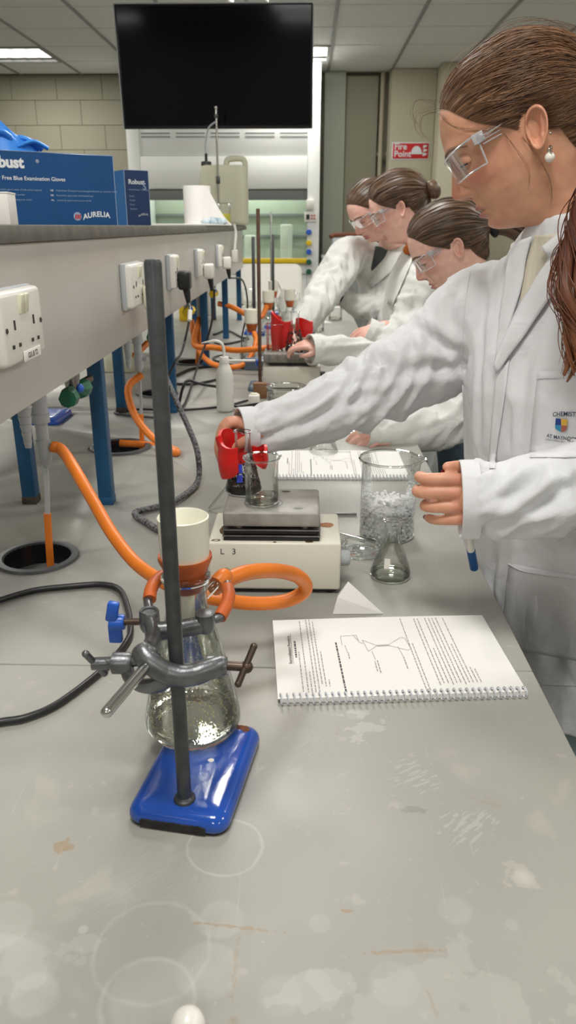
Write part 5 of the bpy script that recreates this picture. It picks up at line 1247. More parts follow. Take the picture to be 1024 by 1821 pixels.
# ================================================================== people
def skin_material(name, base, lip):
    m, t, out = nt(name); N, L = t.nodes, t.links
    p = N.new('ShaderNodeBsdfPrincipled'); L.new(p.outputs[0], out.inputs[0])
    at = N.new('ShaderNodeAttribute'); at.attribute_name = 'tint'
    sp = N.new('ShaderNodeSeparateColor'); L.new(at.outputs['Color'], sp.inputs[0])
    tc = N.new('ShaderNodeTexCoord'); no = N.new('ShaderNodeTexNoise'); no.inputs['Scale'].default_value = 55; no.inputs['Detail'].default_value = 5; L.new(tc.outputs['Object'], no.inputs['Vector'])
    rp = N.new('ShaderNodeValToRGB'); L.new(no.outputs[0], rp.inputs[0])
    rp.color_ramp.elements[0].color = tuple(c * k for c, k in zip(base[:3], (0.93, 0.86, 0.84))) + (1,); rp.color_ramp.elements[1].color = tuple(min(1, c * 1.06) for c in base[:3]) + (1,)
    rp.color_ramp.elements[0].position = 0.3; rp.color_ramp.elements[1].position = 0.7
    def mix(a, fac, col, k=1.0):
        mu = N.new('ShaderNodeMath'); mu.operation = 'MULTIPLY'; mu.inputs[1].default_value = k; L.new(fac, mu.inputs[0])
        mx = N.new('ShaderNodeMix'); mx.data_type = 'RGBA'; L.new(mu.outputs[0], mx.inputs[0]); L.new(a, mx.inputs[6]); mx.inputs[7].default_value = col; return mx.outputs[2]
    c = mix(rp.outputs[0], sp.outputs['Green'], srgb(196, 108, 96), 0.6)
    c = mix(c, sp.outputs['Red'], lip, 0.85)
    c = mix(c, sp.outputs['Blue'], srgb(136, 30, 40), 1.0)
    L.new(c, p.inputs['Base Color'])
    p.inputs['Roughness'].default_value = 0.46; p.inputs['Subsurface Weight'].default_value = 0.25; p.inputs['Subsurface Radius'].default_value = (1, 0.35, 0.2); p.inputs['Subsurface Scale'].default_value = 0.006
    nb = N.new('ShaderNodeTexNoise'); nb.inputs['Scale'].default_value = 420; L.new(tc.outputs['Object'], nb.inputs['Vector'])
    bp = N.new('ShaderNodeBump'); bp.inputs['Strength'].default_value = 0.12; bp.inputs['Distance'].default_value = 0.001; L.new(nb.outputs[0], bp.inputs['Height']); L.new(bp.outputs[0], p.inputs['Normal'])
    return m
def hair_material(name, dark, light, tip=None):
    m, t, out = nt(name); N, L = t.nodes, t.links
    p = N.new('ShaderNodeBsdfPrincipled'); L.new(p.outputs[0], out.inputs[0])
    at = N.new('ShaderNodeAttribute'); at.attribute_name = 'strand'
    sp = N.new('ShaderNodeSeparateColor'); L.new(at.outputs['Color'], sp.inputs[0])
    cb = N.new('ShaderNodeCombineXYZ'); 
    for i, (o, k) in enumerate((('Red', 240.0), ('Green', 2.2))):
        mu = N.new('ShaderNodeMath'); mu.operation = 'MULTIPLY'; mu.inputs[1].default_value = k; L.new(sp.outputs[o], mu.inputs[0]); L.new(mu.outputs[0], cb.inputs[i])
    no = N.new('ShaderNodeTexNoise'); no.inputs['Scale'].default_value = 1.0; no.inputs['Detail'].default_value = 3; L.new(cb.outputs[0], no.inputs['Vector'])
    rp = N.new('ShaderNodeValToRGB'); L.new(no.outputs[0], rp.inputs[0]); rp.color_ramp.elements[0].color = dark; rp.color_ramp.elements[1].color = light
    rp.color_ramp.elements[0].position = 0.36; rp.color_ramp.elements[1].position = 0.70
    c = rp.outputs[0]
    if tip:
        mx = N.new('ShaderNodeMix'); mx.data_type = 'RGBA'; L.new(sp.outputs['Blue'], mx.inputs[0]); L.new(c, mx.inputs[6]); mx.inputs[7].default_value = tip; c = mx.outputs[2]
    L.new(c, p.inputs['Base Color']); p.inputs['Roughness'].default_value = 0.42; p.inputs['Specular IOR Level'].default_value = 0.45
    bp = N.new('ShaderNodeBump'); bp.inputs['Strength'].default_value = 0.6; bp.inputs['Distance'].default_value = 0.001; L.new(no.outputs[0], bp.inputs['Height']); L.new(bp.outputs[0], p.inputs['Normal'])
    return m
def coat_material(name, col):
    m, t, out = nt(name); N, L = t.nodes, t.links
    p = N.new('ShaderNodeBsdfPrincipled'); L.new(p.outputs[0], out.inputs[0])
    p.inputs['Base Color'].default_value = col; p.inputs['Roughness'].default_value = 0.82; p.inputs['Specular IOR Level'].default_value = 0.25; p.inputs['Sheen Weight'].default_value = 0.08
    tc = N.new('ShaderNodeTexCoord')
    n1 = N.new('ShaderNodeTexNoise'); n1.inputs['Scale'].default_value = 13; n1.inputs['Detail'].default_value = 4; n1.inputs['Distortion'].default_value = 1.2; L.new(tc.outputs['Object'], n1.inputs['Vector'])
    n2 = N.new('ShaderNodeTexNoise'); n2.inputs['Scale'].default_value = 700; L.new(tc.outputs['Object'], n2.inputs['Vector'])
    b1 = N.new('ShaderNodeBump'); b1.inputs['Strength'].default_value = 0.35; b1.inputs['Distance'].default_value = 0.012; L.new(n1.outputs[0], b1.inputs['Height'])
    b2 = N.new('ShaderNodeBump'); b2.inputs['Strength'].default_value = 0.10; b2.inputs['Distance'].default_value = 0.001; L.new(n2.outputs[0], b2.inputs['Height']); L.new(b1.outputs[0], b2.inputs['Normal']); L.new(b2.outputs[0], p.inputs['Normal'])
    return m
M['coat'] = coat_material('white_cotton', srgb(216, 217, 219))
M['coat2'] = coat_material('white_cotton_far', srgb(216, 217, 213))
M['stitch'] = mat('grey_stitching', srgb(212, 213, 215), 0.9)
M['denim'] = mat('grey_blue_denim', srgb(104, 122, 138), 0.85, var=0.12, vscale=60, bump=0.2, bscale=300)
M['teal_trousers'] = mat('pale_teal_cotton', srgb(150, 172, 172), 0.85, var=0.06, vscale=40, bump=0.2, bscale=300)
M['knit'] = mat('cream_ribbed_knit', srgb(206, 198, 180), 0.9, var=0.1, vscale=40, bump=0.9, bscale=160, stretch=(1, 1, 0.25))
M['rust_top'] = mat('rust_orange_knit', srgb(172, 92, 26), 0.9, var=0.1, vscale=60)
M['dark_top'] = mat('dark_grey_top', srgb(70, 76, 78), 0.9)
M['lash'] = mat('dark_lash', srgb(40, 28, 26), 0.7)
M['eye_white'] = mat('eye_white', srgb(226, 220, 214), 0.2)
M['iris'] = mat('dark_iris', srgb(52, 44, 40), 0.15)
M['pearl'] = mat('pearl', srgb(238, 232, 222), 0.15, coat=0.5)
M['silver'] = mat('silver', srgb(214, 210, 204), 0.2, 1.0)
M['scrunchie'] = mat('black_hair_tie', srgb(24, 26, 32), 0.7)
M['skin1'] = skin_material('warm_skin', srgb(216, 163, 132), srgb(158, 88, 86))
M['skin2'] = skin_material('fair_skin', srgb(234, 190, 174), srgb(176, 92, 92))
M['hair1'] = hair_material('brown_hair', srgb(62, 40, 28), srgb(164, 122, 88))
M['hair_red'] = hair_material('auburn_hair', srgb(46, 24, 22), srgb(104, 56, 44), srgb(148, 92, 58))
M['hair2'] = hair_material('dark_brown_hair', srgb(50, 36, 27), srgb(124, 96, 72))

def head_matrix(heading, pitch, roll, O, s=1.0):
    h, p, r = R(heading), R(pitch), R(roll)
    Rz = Matrix(((math.cos(h), math.sin(h), 0), (-math.sin(h), math.cos(h), 0), (0, 0, 1)))
    Rx = Matrix(((1, 0, 0), (0, math.cos(p), math.sin(p)), (0, -math.sin(p), math.cos(p))))
    Ry = Matrix(((math.cos(r), 0, math.sin(r)), (0, 1, 0), (-math.sin(r), 0, math.cos(r))))
    m = (Rz @ Rx @ Ry).to_4x4(); m = m @ Matrix.Scale(s, 4); m.translation = Vector(O); return m

# -------- the head: horizontal slices in head space (x to her right, y forward, z up, origin between the ears)
_Z = [-.165, -.13, -.113, -.105, -.100, -.096, -.090, -.080, -.069, -.058, -.046, -.036, -.02, 0, .017, .032, .042, .059, .079, .094, .108, .117, .124]
_YF = [.024, .030, .036, .046, .058, .070, .082, .0905, .0915, .0950, .0975, .0985, .0985, .100, .1035, .1090, .1105, .1085, .103, .095, .079, .060, .020]
_ZB = [-.165, -.13, -.10, -.07, -.04, 0, .04, .08, .10, .117, .124]
_YB = [-.078, -.068, -.064, -.066, -.075, -.09, -.098, -.086, -.066, -.034, -.012]
_ZW = [-.165, -.13, -.11, -.10, -.09, -.08, -.06, -.04, -.02, 0, .02, .04, .06, .08, .10, .117, .124]
_WW = [.060, .053, .0515, .0515, .0515, .0525, .0575, .063, .0675, .070, .0725, .0745, .0745, .068, .053, .031, .012]
def smooth_interp(z, a, b):
    w = 0.0035
    return (np.interp(z - w, a, b) + 2 * np.interp(z, a, b) + np.interp(z + w, a, b)) / 4
def head_geometry(nc=112):
    zs = np.concatenate([np.linspace(-.165, -.104, 14), np.linspace(-.1, .062, 84), np.linspace(.065, .1225, 22)])
    s = np.linspace(-PI, PI, nc, endpoint=False)
    ph = s - 0.42 * np.sin(s)
    Z, S = np.meshgrid(zs, ph, indexing='ij')
    yf, yb, w = smooth_interp(Z, _Z, _YF), smooth_interp(Z, _ZB, _YB), smooth_interp(Z, _ZW, _WW)
    sn, cs = np.sin(S), np.cos(S)
    yc = np.interp(Z, [-.165, -.1, -.06, 0, .124], [-.025, -.014, -.002, 0.0, -.012])
    kf = np.interp(Z, [-.11, -.095, -.06, -.02, .03, .07], [1.0, 1.06, 1.0, 0.90, 0.86, 0.95])
    X = w * np.sign(sn) * np.abs(sn) ** 0.96
    Y = np.where(cs >= 0, yc + (yf - yc) * np.abs(cs) ** kf, yc - (yc - yb) * np.abs(cs) ** 0.95)
    # narrow the chin and jaw towards the front
    jaw = np.clip((-Z - 0.045) / 0.05, 0, 1) * np.clip((.02 - (-Z - .098)) / .02, 0, 1)
    front = np.clip(cs, 0, 1)
    X = X * (1 - 0.20 * jaw * front ** 0.8)
    fr = np.clip((Y - 0.02) / 0.03, 0, 1)
    ax = np.abs(X)
    g = lambda x0, z0, sx, sz: np.exp(-((ax - x0) / sx) ** 2 - ((Z - z0) / sz) ** 2)
    nz = np.interp(Z, [-.044, -.038, -.0345, -.031, -.027, -.022, -.016, -.008, 0, .010, .020, .030, .036], [0, .002, .006, .0155, .0225, .0255, .0245, .0205, .0165, .0100, .0050, .001, 0])
    sg = np.interp(Z, [-.04, -.028, -.016, 0, .02, .035], [.0105, .0118, .0108, .0085, .0085, .012])
    D = nz * np.exp(-(ax / sg) ** 2.4)
    D += .0085 * g(.0135, -.0245, .0055, .0065)
    D -= .0060 * g(.0068, -.0335, .0034, .0028)
    D += .0050 * np.exp(-((Z + .0515) / .0044) ** 2) * np.exp(-(ax / .021) ** 4)
    D += .0068 * np.exp(-((Z + .0630) / .0052) ** 2) * np.exp(-(ax / .0185) ** 4)
    D -= .0050 * np.exp(-((Z + .0572) / .0018) ** 2) * np.exp(-(ax / .024) ** 4)
    D -= .0016 * g(0, -.042, .0035, .006)
    D += .0032 * g(0, -.083, .015, .009) - .0022 * g(0, -.0715, .018, .004)
    D -= .0095 * g(.030, .016, .0145, .0115)
    D += .0040 * g(.030, .0355, .020, .0065)
    D += .0035 * g(.040, -.012, .016, .014)
    D -= .0022 * g(.026, -.046, .006, .02)
    Y = Y + D * fr
    lip = np.clip(np.exp(-((Z + .0518) / .0042) ** 4) * np.exp(-(ax / .0205) ** 6) + np.exp(-((Z + .0625) / .0058) ** 4) * np.exp(-(ax / .019) ** 6), 0, 1) * fr
    blush = np.clip(0.8 * g(.042, -.014, .016, .016) + 0.9 * g(0, -.018, .014, .012) + 0.35 * g(.012, -.084, .016, .01) + .5 * g(.055, .012, .006, .004), 0, 1) * fr
    nost = np.clip(1.3 * g(.0072, -.0335, .0036, .0024), 0, 1) * fr * 0.75
    blush = np.clip(blush + 0.35 * g(.066, .004, .006, .010), 0, 1)
    nr = len(zs)
    V = [Vector((X[i, k], Y[i, k], Z[i, k])) for i in range(nr) for k in range(nc)]
    T = [(float(lip[i, k]), float(blush[i, k]), float(nost[i, k])) for i in range(nr) for k in range(nc)]
    F = [(i * nc + k, i * nc + (k + 1) % nc, (i + 1) * nc + (k + 1) % nc, (i + 1) * nc + k) for i in range(nr - 1) for k in range(nc)]
    F.append(tuple(range((nr - 1) * nc, nr * nc))); F.append(tuple(range(nc - 1, -1, -1)))
    return V, F, T
def ear_geometry(side):
    """side -1: her left. Outer ear as a shallow bowl with a rolled rim"""
    V, F, T = [], [], []
    nr, na = 13, 36
    for i in range(nr + 3):
        rho = min(i, nr) / nr
        for k in range(na):
            a = 2 * PI * k / na
            ca, sa = math.cos(a), math.sin(a)     # ca > 0 is towards the back, sa > 0 up
            ry = 0.0142 * (1 + 0.18 * max(0, sa)) * (0.82 if sa < -0.5 else 1.0 - 0.18 * max(0, -sa))
            rz = 0.0275
            y = -rho * ry * ca; z = rho * rz * sa
            back = 0.5 + 0.5 * ca
            h = 0.002 + 0.013 * back * rho
            rim = math.exp(-((rho - 0.88) / 0.10) ** 2) * (0.35 + 0.65 * (1 - max(0, -ca) * (1 if sa < 0.4 else 0.2))) * (1.0 if sa > -0.6 else 0.35)
            h += 0.0062 * rim
            h -= 0.0125 * math.exp(-(((rho * ca + 0.12) / 0.42) ** 2 + ((rho * sa + 0.12) / 0.36) ** 2))
            h += 0.0045 * math.exp(-(((rho * ca - 0.42) / 0.13) ** 2 + ((rho * sa - 0.1) / 0.6) ** 2))
            h += 0.004 * math.exp(-(((rho * ca + 0.62) / 0.14) ** 2 + ((rho * sa + 0.15) / 0.2) ** 2))
            if sa < -0.55: h += 0.003 * rho
            if i > nr: h -= 0.006 * (i - nr); y *= 1 - 0.10 * (i - nr); z *= 1 - 0.05 * (i - nr)
            t = R(14); yy = y * math.cos(t) - z * math.sin(t) * 1; zz = z * math.cos(t) + y * math.sin(t)
            V.append(Vector((side * (0.0695 + h), -0.008 + yy, 0.003 + zz)))
            conch = math.exp(-(((rho * ca + 0.12) / 0.4) ** 2 + ((rho * sa + 0.1) / 0.4) ** 2))
            T.append((0.0, 0.25 + 0.75 * conch, 0.0))
    for i in range(nr + 2):
        for k in range(na):
            q = (i * na + k, i * na + (k + 1) % na, (i + 1) * na + (k + 1) % na, (i + 1) * na + k)
            F.append(q if side < 0 else q[::-1])
    return V, F, T
def lid_geometry(side, gaze=-14):
    V, F, T = [], [], []
    c = Vector((side * 0.0305, 0.0830, 0.0135)); r = 0.0128
    for lo, hi in ((gaze, 88), (-80, gaze - 17)):
        n0, n1 = 9, 18
        k0 = len(V)
        for i in range(n0 + 1):
            el = R(lo + (hi - lo) * i / n0)
            for k in range(n1 + 1):
                az = R(-112 + 224 * k / n1)
                V.append(c + Vector((r * 1.12 * math.cos(el) * math.sin(az), r * math.cos(el) * math.cos(az), r * math.sin(el) - 0.0015 * math.sin(az) ** 2 * (1 if hi > 0 else -1)))); T.append((0, 0.25, 0))
        for i in range(n0):
            for k in range(n1): F.append((k0 + i * (n1 + 1) + k, k0 + i * (n1 + 1) + k + 1, k0 + (i + 1) * (n1 + 1) + k + 1, k0 + (i + 1) * (n1 + 1) + k))
    return V, F, T

# -------- solids fused into one skin
def fuse(parts, voxel, smooth=6, factor=0.5):
    b = B()
    for v, f in parts: b.add(v, f)
    o = b.build('fused', [], smooth=False)
    m = o.modifiers.new('r', 'REMESH'); m.mode = 'VOXEL'; m.voxel_size = voxel; m.adaptivity = 0
    s = o.modifiers.new('s', 'SMOOTH'); s.factor = factor; s.iterations = smooth
    dg = bpy.context.evaluated_depsgraph_get()
    me = bpy.data.meshes.new_from_object(o.evaluated_get(dg))
    V = [v.co.copy() for v in me.vertices]; F = [tuple(p.vertices) for p in me.polygons]; Nn = [v.normal.copy() for v in me.vertices]
    old = o.data; bpy.data.objects.remove(o); bpy.data.meshes.remove(old); bpy.data.meshes.remove(me)
    return V, F, Nn
def capsule(pts, rads, n=12, sub=4):
    P = catmull(pts, sub); m = len(pts); rr = []
    for i in range(len(P)):
        t = i / sub; k = min(int(t), m - 2); u = t - k; rr.append(rads[k] * (1 - u) + rads[k + 1] * u)
    # rounded ends
    d0 = (P[0] - P[1]).normalized(); d1 = (P[-1] - P[-2]).normalized()
    A, Ra = [], []
    for a in (85, 60, 30): A.append(P[0] + d0 * rr[0] * math.sin(R(a))); Ra.append(rr[0] * math.cos(R(a)))
    Bp, Rb = [], []
    for a in (30, 60, 85): Bp.append(P[-1] + d1 * rr[-1] * math.sin(R(a))); Rb.append(rr[-1] * math.cos(R(a)))
    b = B().tube(A + P + Bp, Ra + rr + Rb, n)
    return b.v, b.f
def ellipsoid(c, rx, ry, rz, Mx=None):
    b = B().sphere((0, 0, 0), 1.0, 20, 12, sc=(rx, ry, rz))
    T = Matrix.Translation(Vector(c)) @ (Mx if Mx is not None else Matrix.Identity(4))
    return [T @ p for p in b.v], b.f

def hand_geometry(Mx, curls, thumb, side=1, spread=1.0, voxel=0.0019, nails=True, forearm=0.012):
    """Mx: wrist frame, y along the hand, z out of its back, x towards the little finger for side=-1.
    curls: for index..little, three joint angles in degrees. thumb: list of three points in hand space"""
    parts = []
    sx = side
    kn = [(0.0265, 0.083), (0.0085, 0.087), (-0.0105, 0.083), (-0.0275, 0.075)]
    ln = [(.039, .024, .019), (.043, .027, .020), (.040, .025, .019), (.031, .019, .017)]
    rd = [(.0094, .0084, .0078, .0066), (.0096, .0086, .0079, .0067), (.0090, .0081, .0075, .0064), (.0080, .0072, .0066, .0057)]
    tips = []
    for (kx, ky), L3, r4, cu in zip(kn, ln, rd, curls):
        p = Vector((sx * kx, ky, 0.001)); a = 0.0
        az = cu[3] if len(cu) > 3 else 0.0
        pts = [p - Vector((sx * kx * 0.35, 0.05, 0.0)), p]
        dirn = None
        for L_, c in zip(L3, cu[:3]):
            a += R(c); dirn = Vector((math.sin(R(az * sx)) * math.cos(a), math.cos(a) * math.cos(R(az)), -math.sin(a)))
            p = p + dirn * L_; pts.append(p)
        pts[-1] = pts[-1] - dirn * r4[3]
        parts.append(capsule(pts, [r4[0] * 1.0] + list(r4), 14, 4))
        nrm = Vector((0, math.sin(a), math.cos(a)))
        tips.append((pts[-1], dirn, nrm, r4[3]))
    tp = [Vector((sx * q[0], q[1], q[2])) for q in thumb]
    parts.append(capsule(tp, [0.0125, 0.0108, 0.0090, 0.0072][:len(tp)], 14, 4))
    d = (tp[-1] - tp[-2]).normalized(); tips.append((tp[-1], d, d.cross(Vector((0.2 * sx, 0.3, -1))).normalized() * sx, 0.0072))
    parts.append(ellipsoid((0, 0.045, 0.0), 0.036, 0.048, 0.0135))
    parts.append(ellipsoid((sx * 0.016, 0.030, -0.006), 0.017, 0.030, 0.014))
    parts.append(ellipsoid((-sx * 0.022, 0.036, -0.005), 0.014, 0.034, 0.012))
    parts.append(capsule([Vector((0, -forearm, 0)), Vector((0, 0.012, 0))], [0.022, 0.0235], 16, 4))
    b = []
    for v, f in parts: b.append(([Mx @ p for p in v], f))
    V, F, _ = fuse(b, voxel, 5)
    T = [(0, 0.12, 0)] * len(V)
    nail_list = []
    for p, d, n_, r in tips:
        nail_list.append((Mx @ p, (Mx.to_3x3() @ d).normalized(), (Mx.to_3x3() @ n_).normalized(), r * Mx.to_scale().x))
    # knuckle redness
    KN = [Mx @ Vector((sx * kx, ky, 0.009)) for kx, ky in kn]
    T = []
    for p in V:
        dm = min((p - q).length for q in KN); T.append((0, 0.12 + 0.5 * math.exp(-(dm / 0.012) ** 2), 0))
    return V, F, T, nail_list
def nail_objs(nails, m, parent, which=(0, 1, 2, 3, 4)):
    for i in which:
        p, d, n_, r = nails[i]
        x = d.cross(n_).normalized(); n2 = x.cross(d).normalized()
        v, f = [], []
        for j in range(6):
            for k in range(7):
                u, w = (k / 6 - 0.5) * 2, j / 5
                ang = u * 1.0
                wid = 0.80 * (1 - 0.35 * max(0, w - 0.6) * abs(u))
                q = p + x * (r * 1.04 * math.sin(ang) * wid) + n2 * (r * 1.05 * math.cos(ang * 0.85) + 0.0003) + d * (-0.45 * r + w * r * (1.55 - 0.35 * u * u))
                v.append(q)
        for j in range(5):
            for k in range(6): f.append((j * 7 + k, j * 7 + k + 1, (j + 1) * 7 + k + 1, (j + 1) * 7 + k))
        mesh_obj('fingernail', v, f, m, parent)

def skin_mesh(name, pieces, m, parent):
    V, F, T = [], [], []
    for v, f, t in pieces:
        k = len(V); V += list(v); F += [tuple(i + k for i in q) for q in f]; T += list(t)
    o = mesh_obj(name, V, F, m, parent, sharp=0)
    a = o.data.attributes.new('tint', 'FLOAT_COLOR', 'POINT')
    a.data.foreach_set('color', [c for t in T for c in (t[0], t[1], t[2], 1.0)])
    return o

# -------- hair
def slerp(a, b, t):
    d = max(-1, min(1, a.dot(b))); th = math.acos(d)
    if th < 1e-4: return a.copy()
    return (a * math.sin((1 - t) * th) + b * math.sin(t * th)) / math.sin(th)
HAIRLINE = [(0, .096, .096), (-.020, .093, .092), (-.038, .083, .082), (-.052, .068, .064), (-.061, .052, .046), (-.067, .036, .032), (-.071, .020, .018), (-.073, .010, .004), (-.0745, .004, .026), (-.076, -.012, .036), (-.075, -.027, .022), (-.070, -.036, -.010), (-.058, -.048, -.045), (-.035, -.062, -.066), (0, -.068, -.072)]
def strand_attr(o, vals):
    a = o.data.attributes.new('strand', 'FLOAT_COLOR', 'POINT'); a.data.foreach_set('color', [c for t in vals for c in (*t, 1.0)])
def make_hair(headV, headF, Mx, tie, m, parent, seed=1, thick=0.012, nstr=420, fly=60, res=(150, 30), hl=HAIRLINE, wave=0.5, sw_r=0.0011, messy=0.0):
    bvh = BVHTree.FromPolygons([tuple(v) for v in headV], headF)
    C0 = Vector((0, -0.008, 0.032))
    loop = [Vector(p) for p in hl]
    loop = loop + [Vector((-p.x, p.y, p.z)) for p in reversed(loop[1:-1])]
    lp = catmull(loop, 8, closed=True); n = len(lp)
    tied = (Vector(tie) - C0).normalized(); tie_r = (Vector(tie) - C0).length
    rs = random.Random(seed)
    def rad(d):
        h = bvh.ray_cast(C0, d)
        return (h[0] - C0).length if h[0] is not None else 0.09
    def path(u, t, off=0.0, swirl=0.0):
        x = (u % 1.0) * n; i = int(x); f_ = x - i
        p0 = lp[i % n].lerp(lp[(i + 1) % n], f_)
        d0 = (p0 - C0).normalized()
        d = slerp(d0, tied, t)
        if swirl: d = (d + swirl * math.sin(PI * t) * d.cross(tied)).normalized()
        r = rad(d)
        em = math.exp(-(((C0 + d * r).y + 0.006) / 0.021) ** 4 - (((C0 + d * r).z - 0.004) / 0.033) ** 4) * min(1, max(0, (abs(d.x) - 0.55) / 0.2))
        th = thick * min(1, (t / 0.16)) ** 0.7 * (0.75 + 0.5 * max(0, d.z)) * (1 - em) + 0.0012 - 0.004 * em
        if t > 0.8: r = r * (1 - (t - 0.8) / 0.2) + (tie_r - th) * (t - 0.8) / 0.2
        cl = 0.0016 * wave * (math.sin(u * 120 + 5 * noise.noise((u * 9, t * 1.5, seed))) + 0.8 * math.sin(u * 310 + 4 * t)) * min(1, t * 6)
        return C0 + d * (r + th + cl * (1 - em) + off * (1 - em))
    nu, ntt = res
    V, F, A = [], [], []
    for i in range(nu):
        for j in range(ntt + 1):
            u, t = i / nu, j / ntt
            V.append(Mx @ path(u, t)); A.append((u, t, 0.0))
    for i in range(nu):
        for j in range(ntt):
            a, b = i * (ntt + 1) + j, ((i + 1) % nu) * (ntt + 1) + j
            F.append((a, a + 1, b + 1, b))
    cap = mesh_obj('hair', V, F, m, parent, sharp=0); strand_attr(cap, A)
    b = B(); A = []
    for k in range(nstr + fly):
        flyaway = k >= nstr
        u = rs.random(); t0 = rs.uniform(0.0, 0.35) if not flyaway else rs.uniform(0, 0.5); t1 = min(1.0, t0 + rs.uniform(0.35, 0.9))
        du = rs.uniform(-0.018, 0.018) * (1 + messy); sw = rs.uniform(-0.06, 0.06) * (1 + messy)
        hgt = rs.uniform(0.0003, 0.0022) if not flyaway else rs.uniform(0.003, 0.013 + 0.006 * messy)
        ns = 12; pts, rr = [], []
        for j in range(ns + 1):
            s = j / ns; t = t0 + (t1 - t0) * s
            pts.append(Mx @ path(u + du * s, t, hgt * math.sin(PI * min(1, s * 1.05 + 0.02)) if flyaway else hgt, sw))
            rr.append((sw_r if not flyaway else 0.00024) * (math.sin(PI * (0.06 + 0.9 * s)) ** 0.6))
        v0 = len(b.v); b.tube(pts, rr, 4 if not flyaway else 3, cap=False)
        c = rs.random()
        A += [(u + c * 3.1, (t0 + (t1 - t0) * ((q // (4 if not flyaway else 3)) / ns)), 0.0) for q in range(len(b.v) - v0)]
    st = b.build('hair_strands', m, cap, sharp=0); strand_attr(st, A); tag(st, kind='stuff')
    return cap
def lock(b, A, pts, r0, r1, seedv, n=7, tip=0.0):
    P = catmull(pts, 6); m = len(P); v0 = len(b.v)
    b.tube(P, [max(0.00015, r0 + (r1 - r0) * (i / (m - 1))) * (1 if i < m - 3 else (m - i) / 4) for i in range(m)], n)
    A += [(seedv + 0.004 * (q % n), 0.3 * (q // n) / m, tip * max(0, (q // n) / m - 0.25)) for q in range(len(b.v) - v0)]

# -------- safety glasses
def goggles(Mx, parent, name='safety_glasses'):
    V, F = [], []
    nu, nv = 40, 8
    def P(u, w, off=0.0):
        a = R(-82 + 164 * u)
        x = (0.069 + off) * math.sin(a); y = 0.046 + (0.070 + off) * abs(math.cos(a)) ** 0.72
        sidef = abs(math.sin(a)) ** 3
        z0 = -0.009 + 0.003 * sidef + 0.010 * math.exp(-(x / 0.010) ** 2); z1 = 0.027 + 0.006 * sidef
        return Vector((x, y - 0.006 * (1 - w) * (1 - sidef), z0 + (z1 - z0) * w))
    for j in range(nv + 1):
        for i in range(nu + 1): V.append(Mx @ P(i / nu, j / nv))
    for j in range(nv):
        for i in range(nu): F.append((j * (nu + 1) + i, j * (nu + 1) + i + 1, (j + 1) * (nu + 1) + i + 1, (j + 1) * (nu + 1) + i))
    g = mesh_obj(name, V, F, M['goggle'], parent, sharp=0)
    B().tube([Mx @ P(i / nu, 1.0) for i in range(nu + 1)], 0.0014, 6).tube([Mx @ P(i / nu, 0.0) for i in range(nu + 1)], 0.0012, 6).tube([Mx @ P(0, k / 4) for k in range(5)], 0.0014, 6).tube([Mx @ P(1, k / 4) for k in range(5)], 0.0014, 6).build('rim', M['goggle_edge'], g)
    for s in (-1, 1):
        b = B()
        b.tube([Mx @ Vector((s * 0.0705, 0.062, 0.028)), Mx @ Vector((s * 0.0745, 0.040, 0.031)), Mx @ Vector((s * 0.0765, 0.012, 0.033)), Mx @ Vector((s * 0.0745, -0.004, 0.034))], [0.0036, 0.0030, 0.0026, 0.0018], 8, flat=1.4)
        b.build('temple_arm', M['goggle'], g)
        b = B(); q = B().box((0, 0, 0), (0.004, 0.016, 0.014), bevel=0.0015); b.add([Mx @ (p + Vector((s * 0.0705, 0.062, 0.028))) for p in q.v], q.f)
        for k in range(3):
            q = B().box((0, 0, 0), (0.003, 0.026, 0.0016), bevel=0.0005); b.add([Mx @ (p + Vector((s * 0.0712, 0.046, 0.018 + 0.005 * k))) for p in q.v], q.f)
        b.build('hinge', M['goggle_edge'], g)
    return g

def face_parts(Mx, parent, skin_pieces, gaze=-14, brow_m=None):
    for s in (-1, 1):
        v, f, t = lid_geometry(s, gaze); skin_pieces.append(([Mx @ p for p in v], f, t))
        c = Vector((s * 0.0305, 0.0830, 0.0135))
        b = B().sphere((0, 0, 0), 0.0117, 20, 14)
        for i in range(2): pass
        mi = []
        gz = Vector((0.0, math.cos(R(gaze - 8)), math.sin(R(gaze - 8))))
        fm = []
        for q in b.f:
            cc = sum((b.v[i] for i in q), Vector()) / 4
            fm.append(1 if cc.normalized().dot(gz) > 0.86 else 0)
        b.m = fm; b.v = [Mx @ (c + p) for p in b.v]
        b.build('eye', [M['eye_white'], M['iris']], parent)
        pts = []
        for k in range(13):
            az = R(-78 + 156 * k / 12); el = R(gaze)
            pts.append(Mx @ (c + Vector((0.0134 * 1.10 * math.cos(el) * math.sin(az), 0.0136 * math.cos(el) * math.cos(az) + 0.0008, 0.0134 * math.sin(el) - 0.0015 * math.sin(az) ** 2 - 0.0006))))
        B().tube(pts, 0.0012, 6).build('eyelashes', M['lash'], parent)
        pts = [Mx @ Vector((s * x, y, z)) for x, y, z in ((0.012, 0.1122, 0.030), (0.022, 0.1085, 0.0345), (0.034, 0.101, 0.0365), (0.046, 0.0885, 0.033), (0.053, 0.078, 0.028))]
        B().tube(catmull(pts, 4), [0.0008 + 0.0014 * math.sin(PI * min(1, (k + 2) / 19)) for k in range(17)], 7, flat=1.5).build('eyebrow', brow_m, parent)

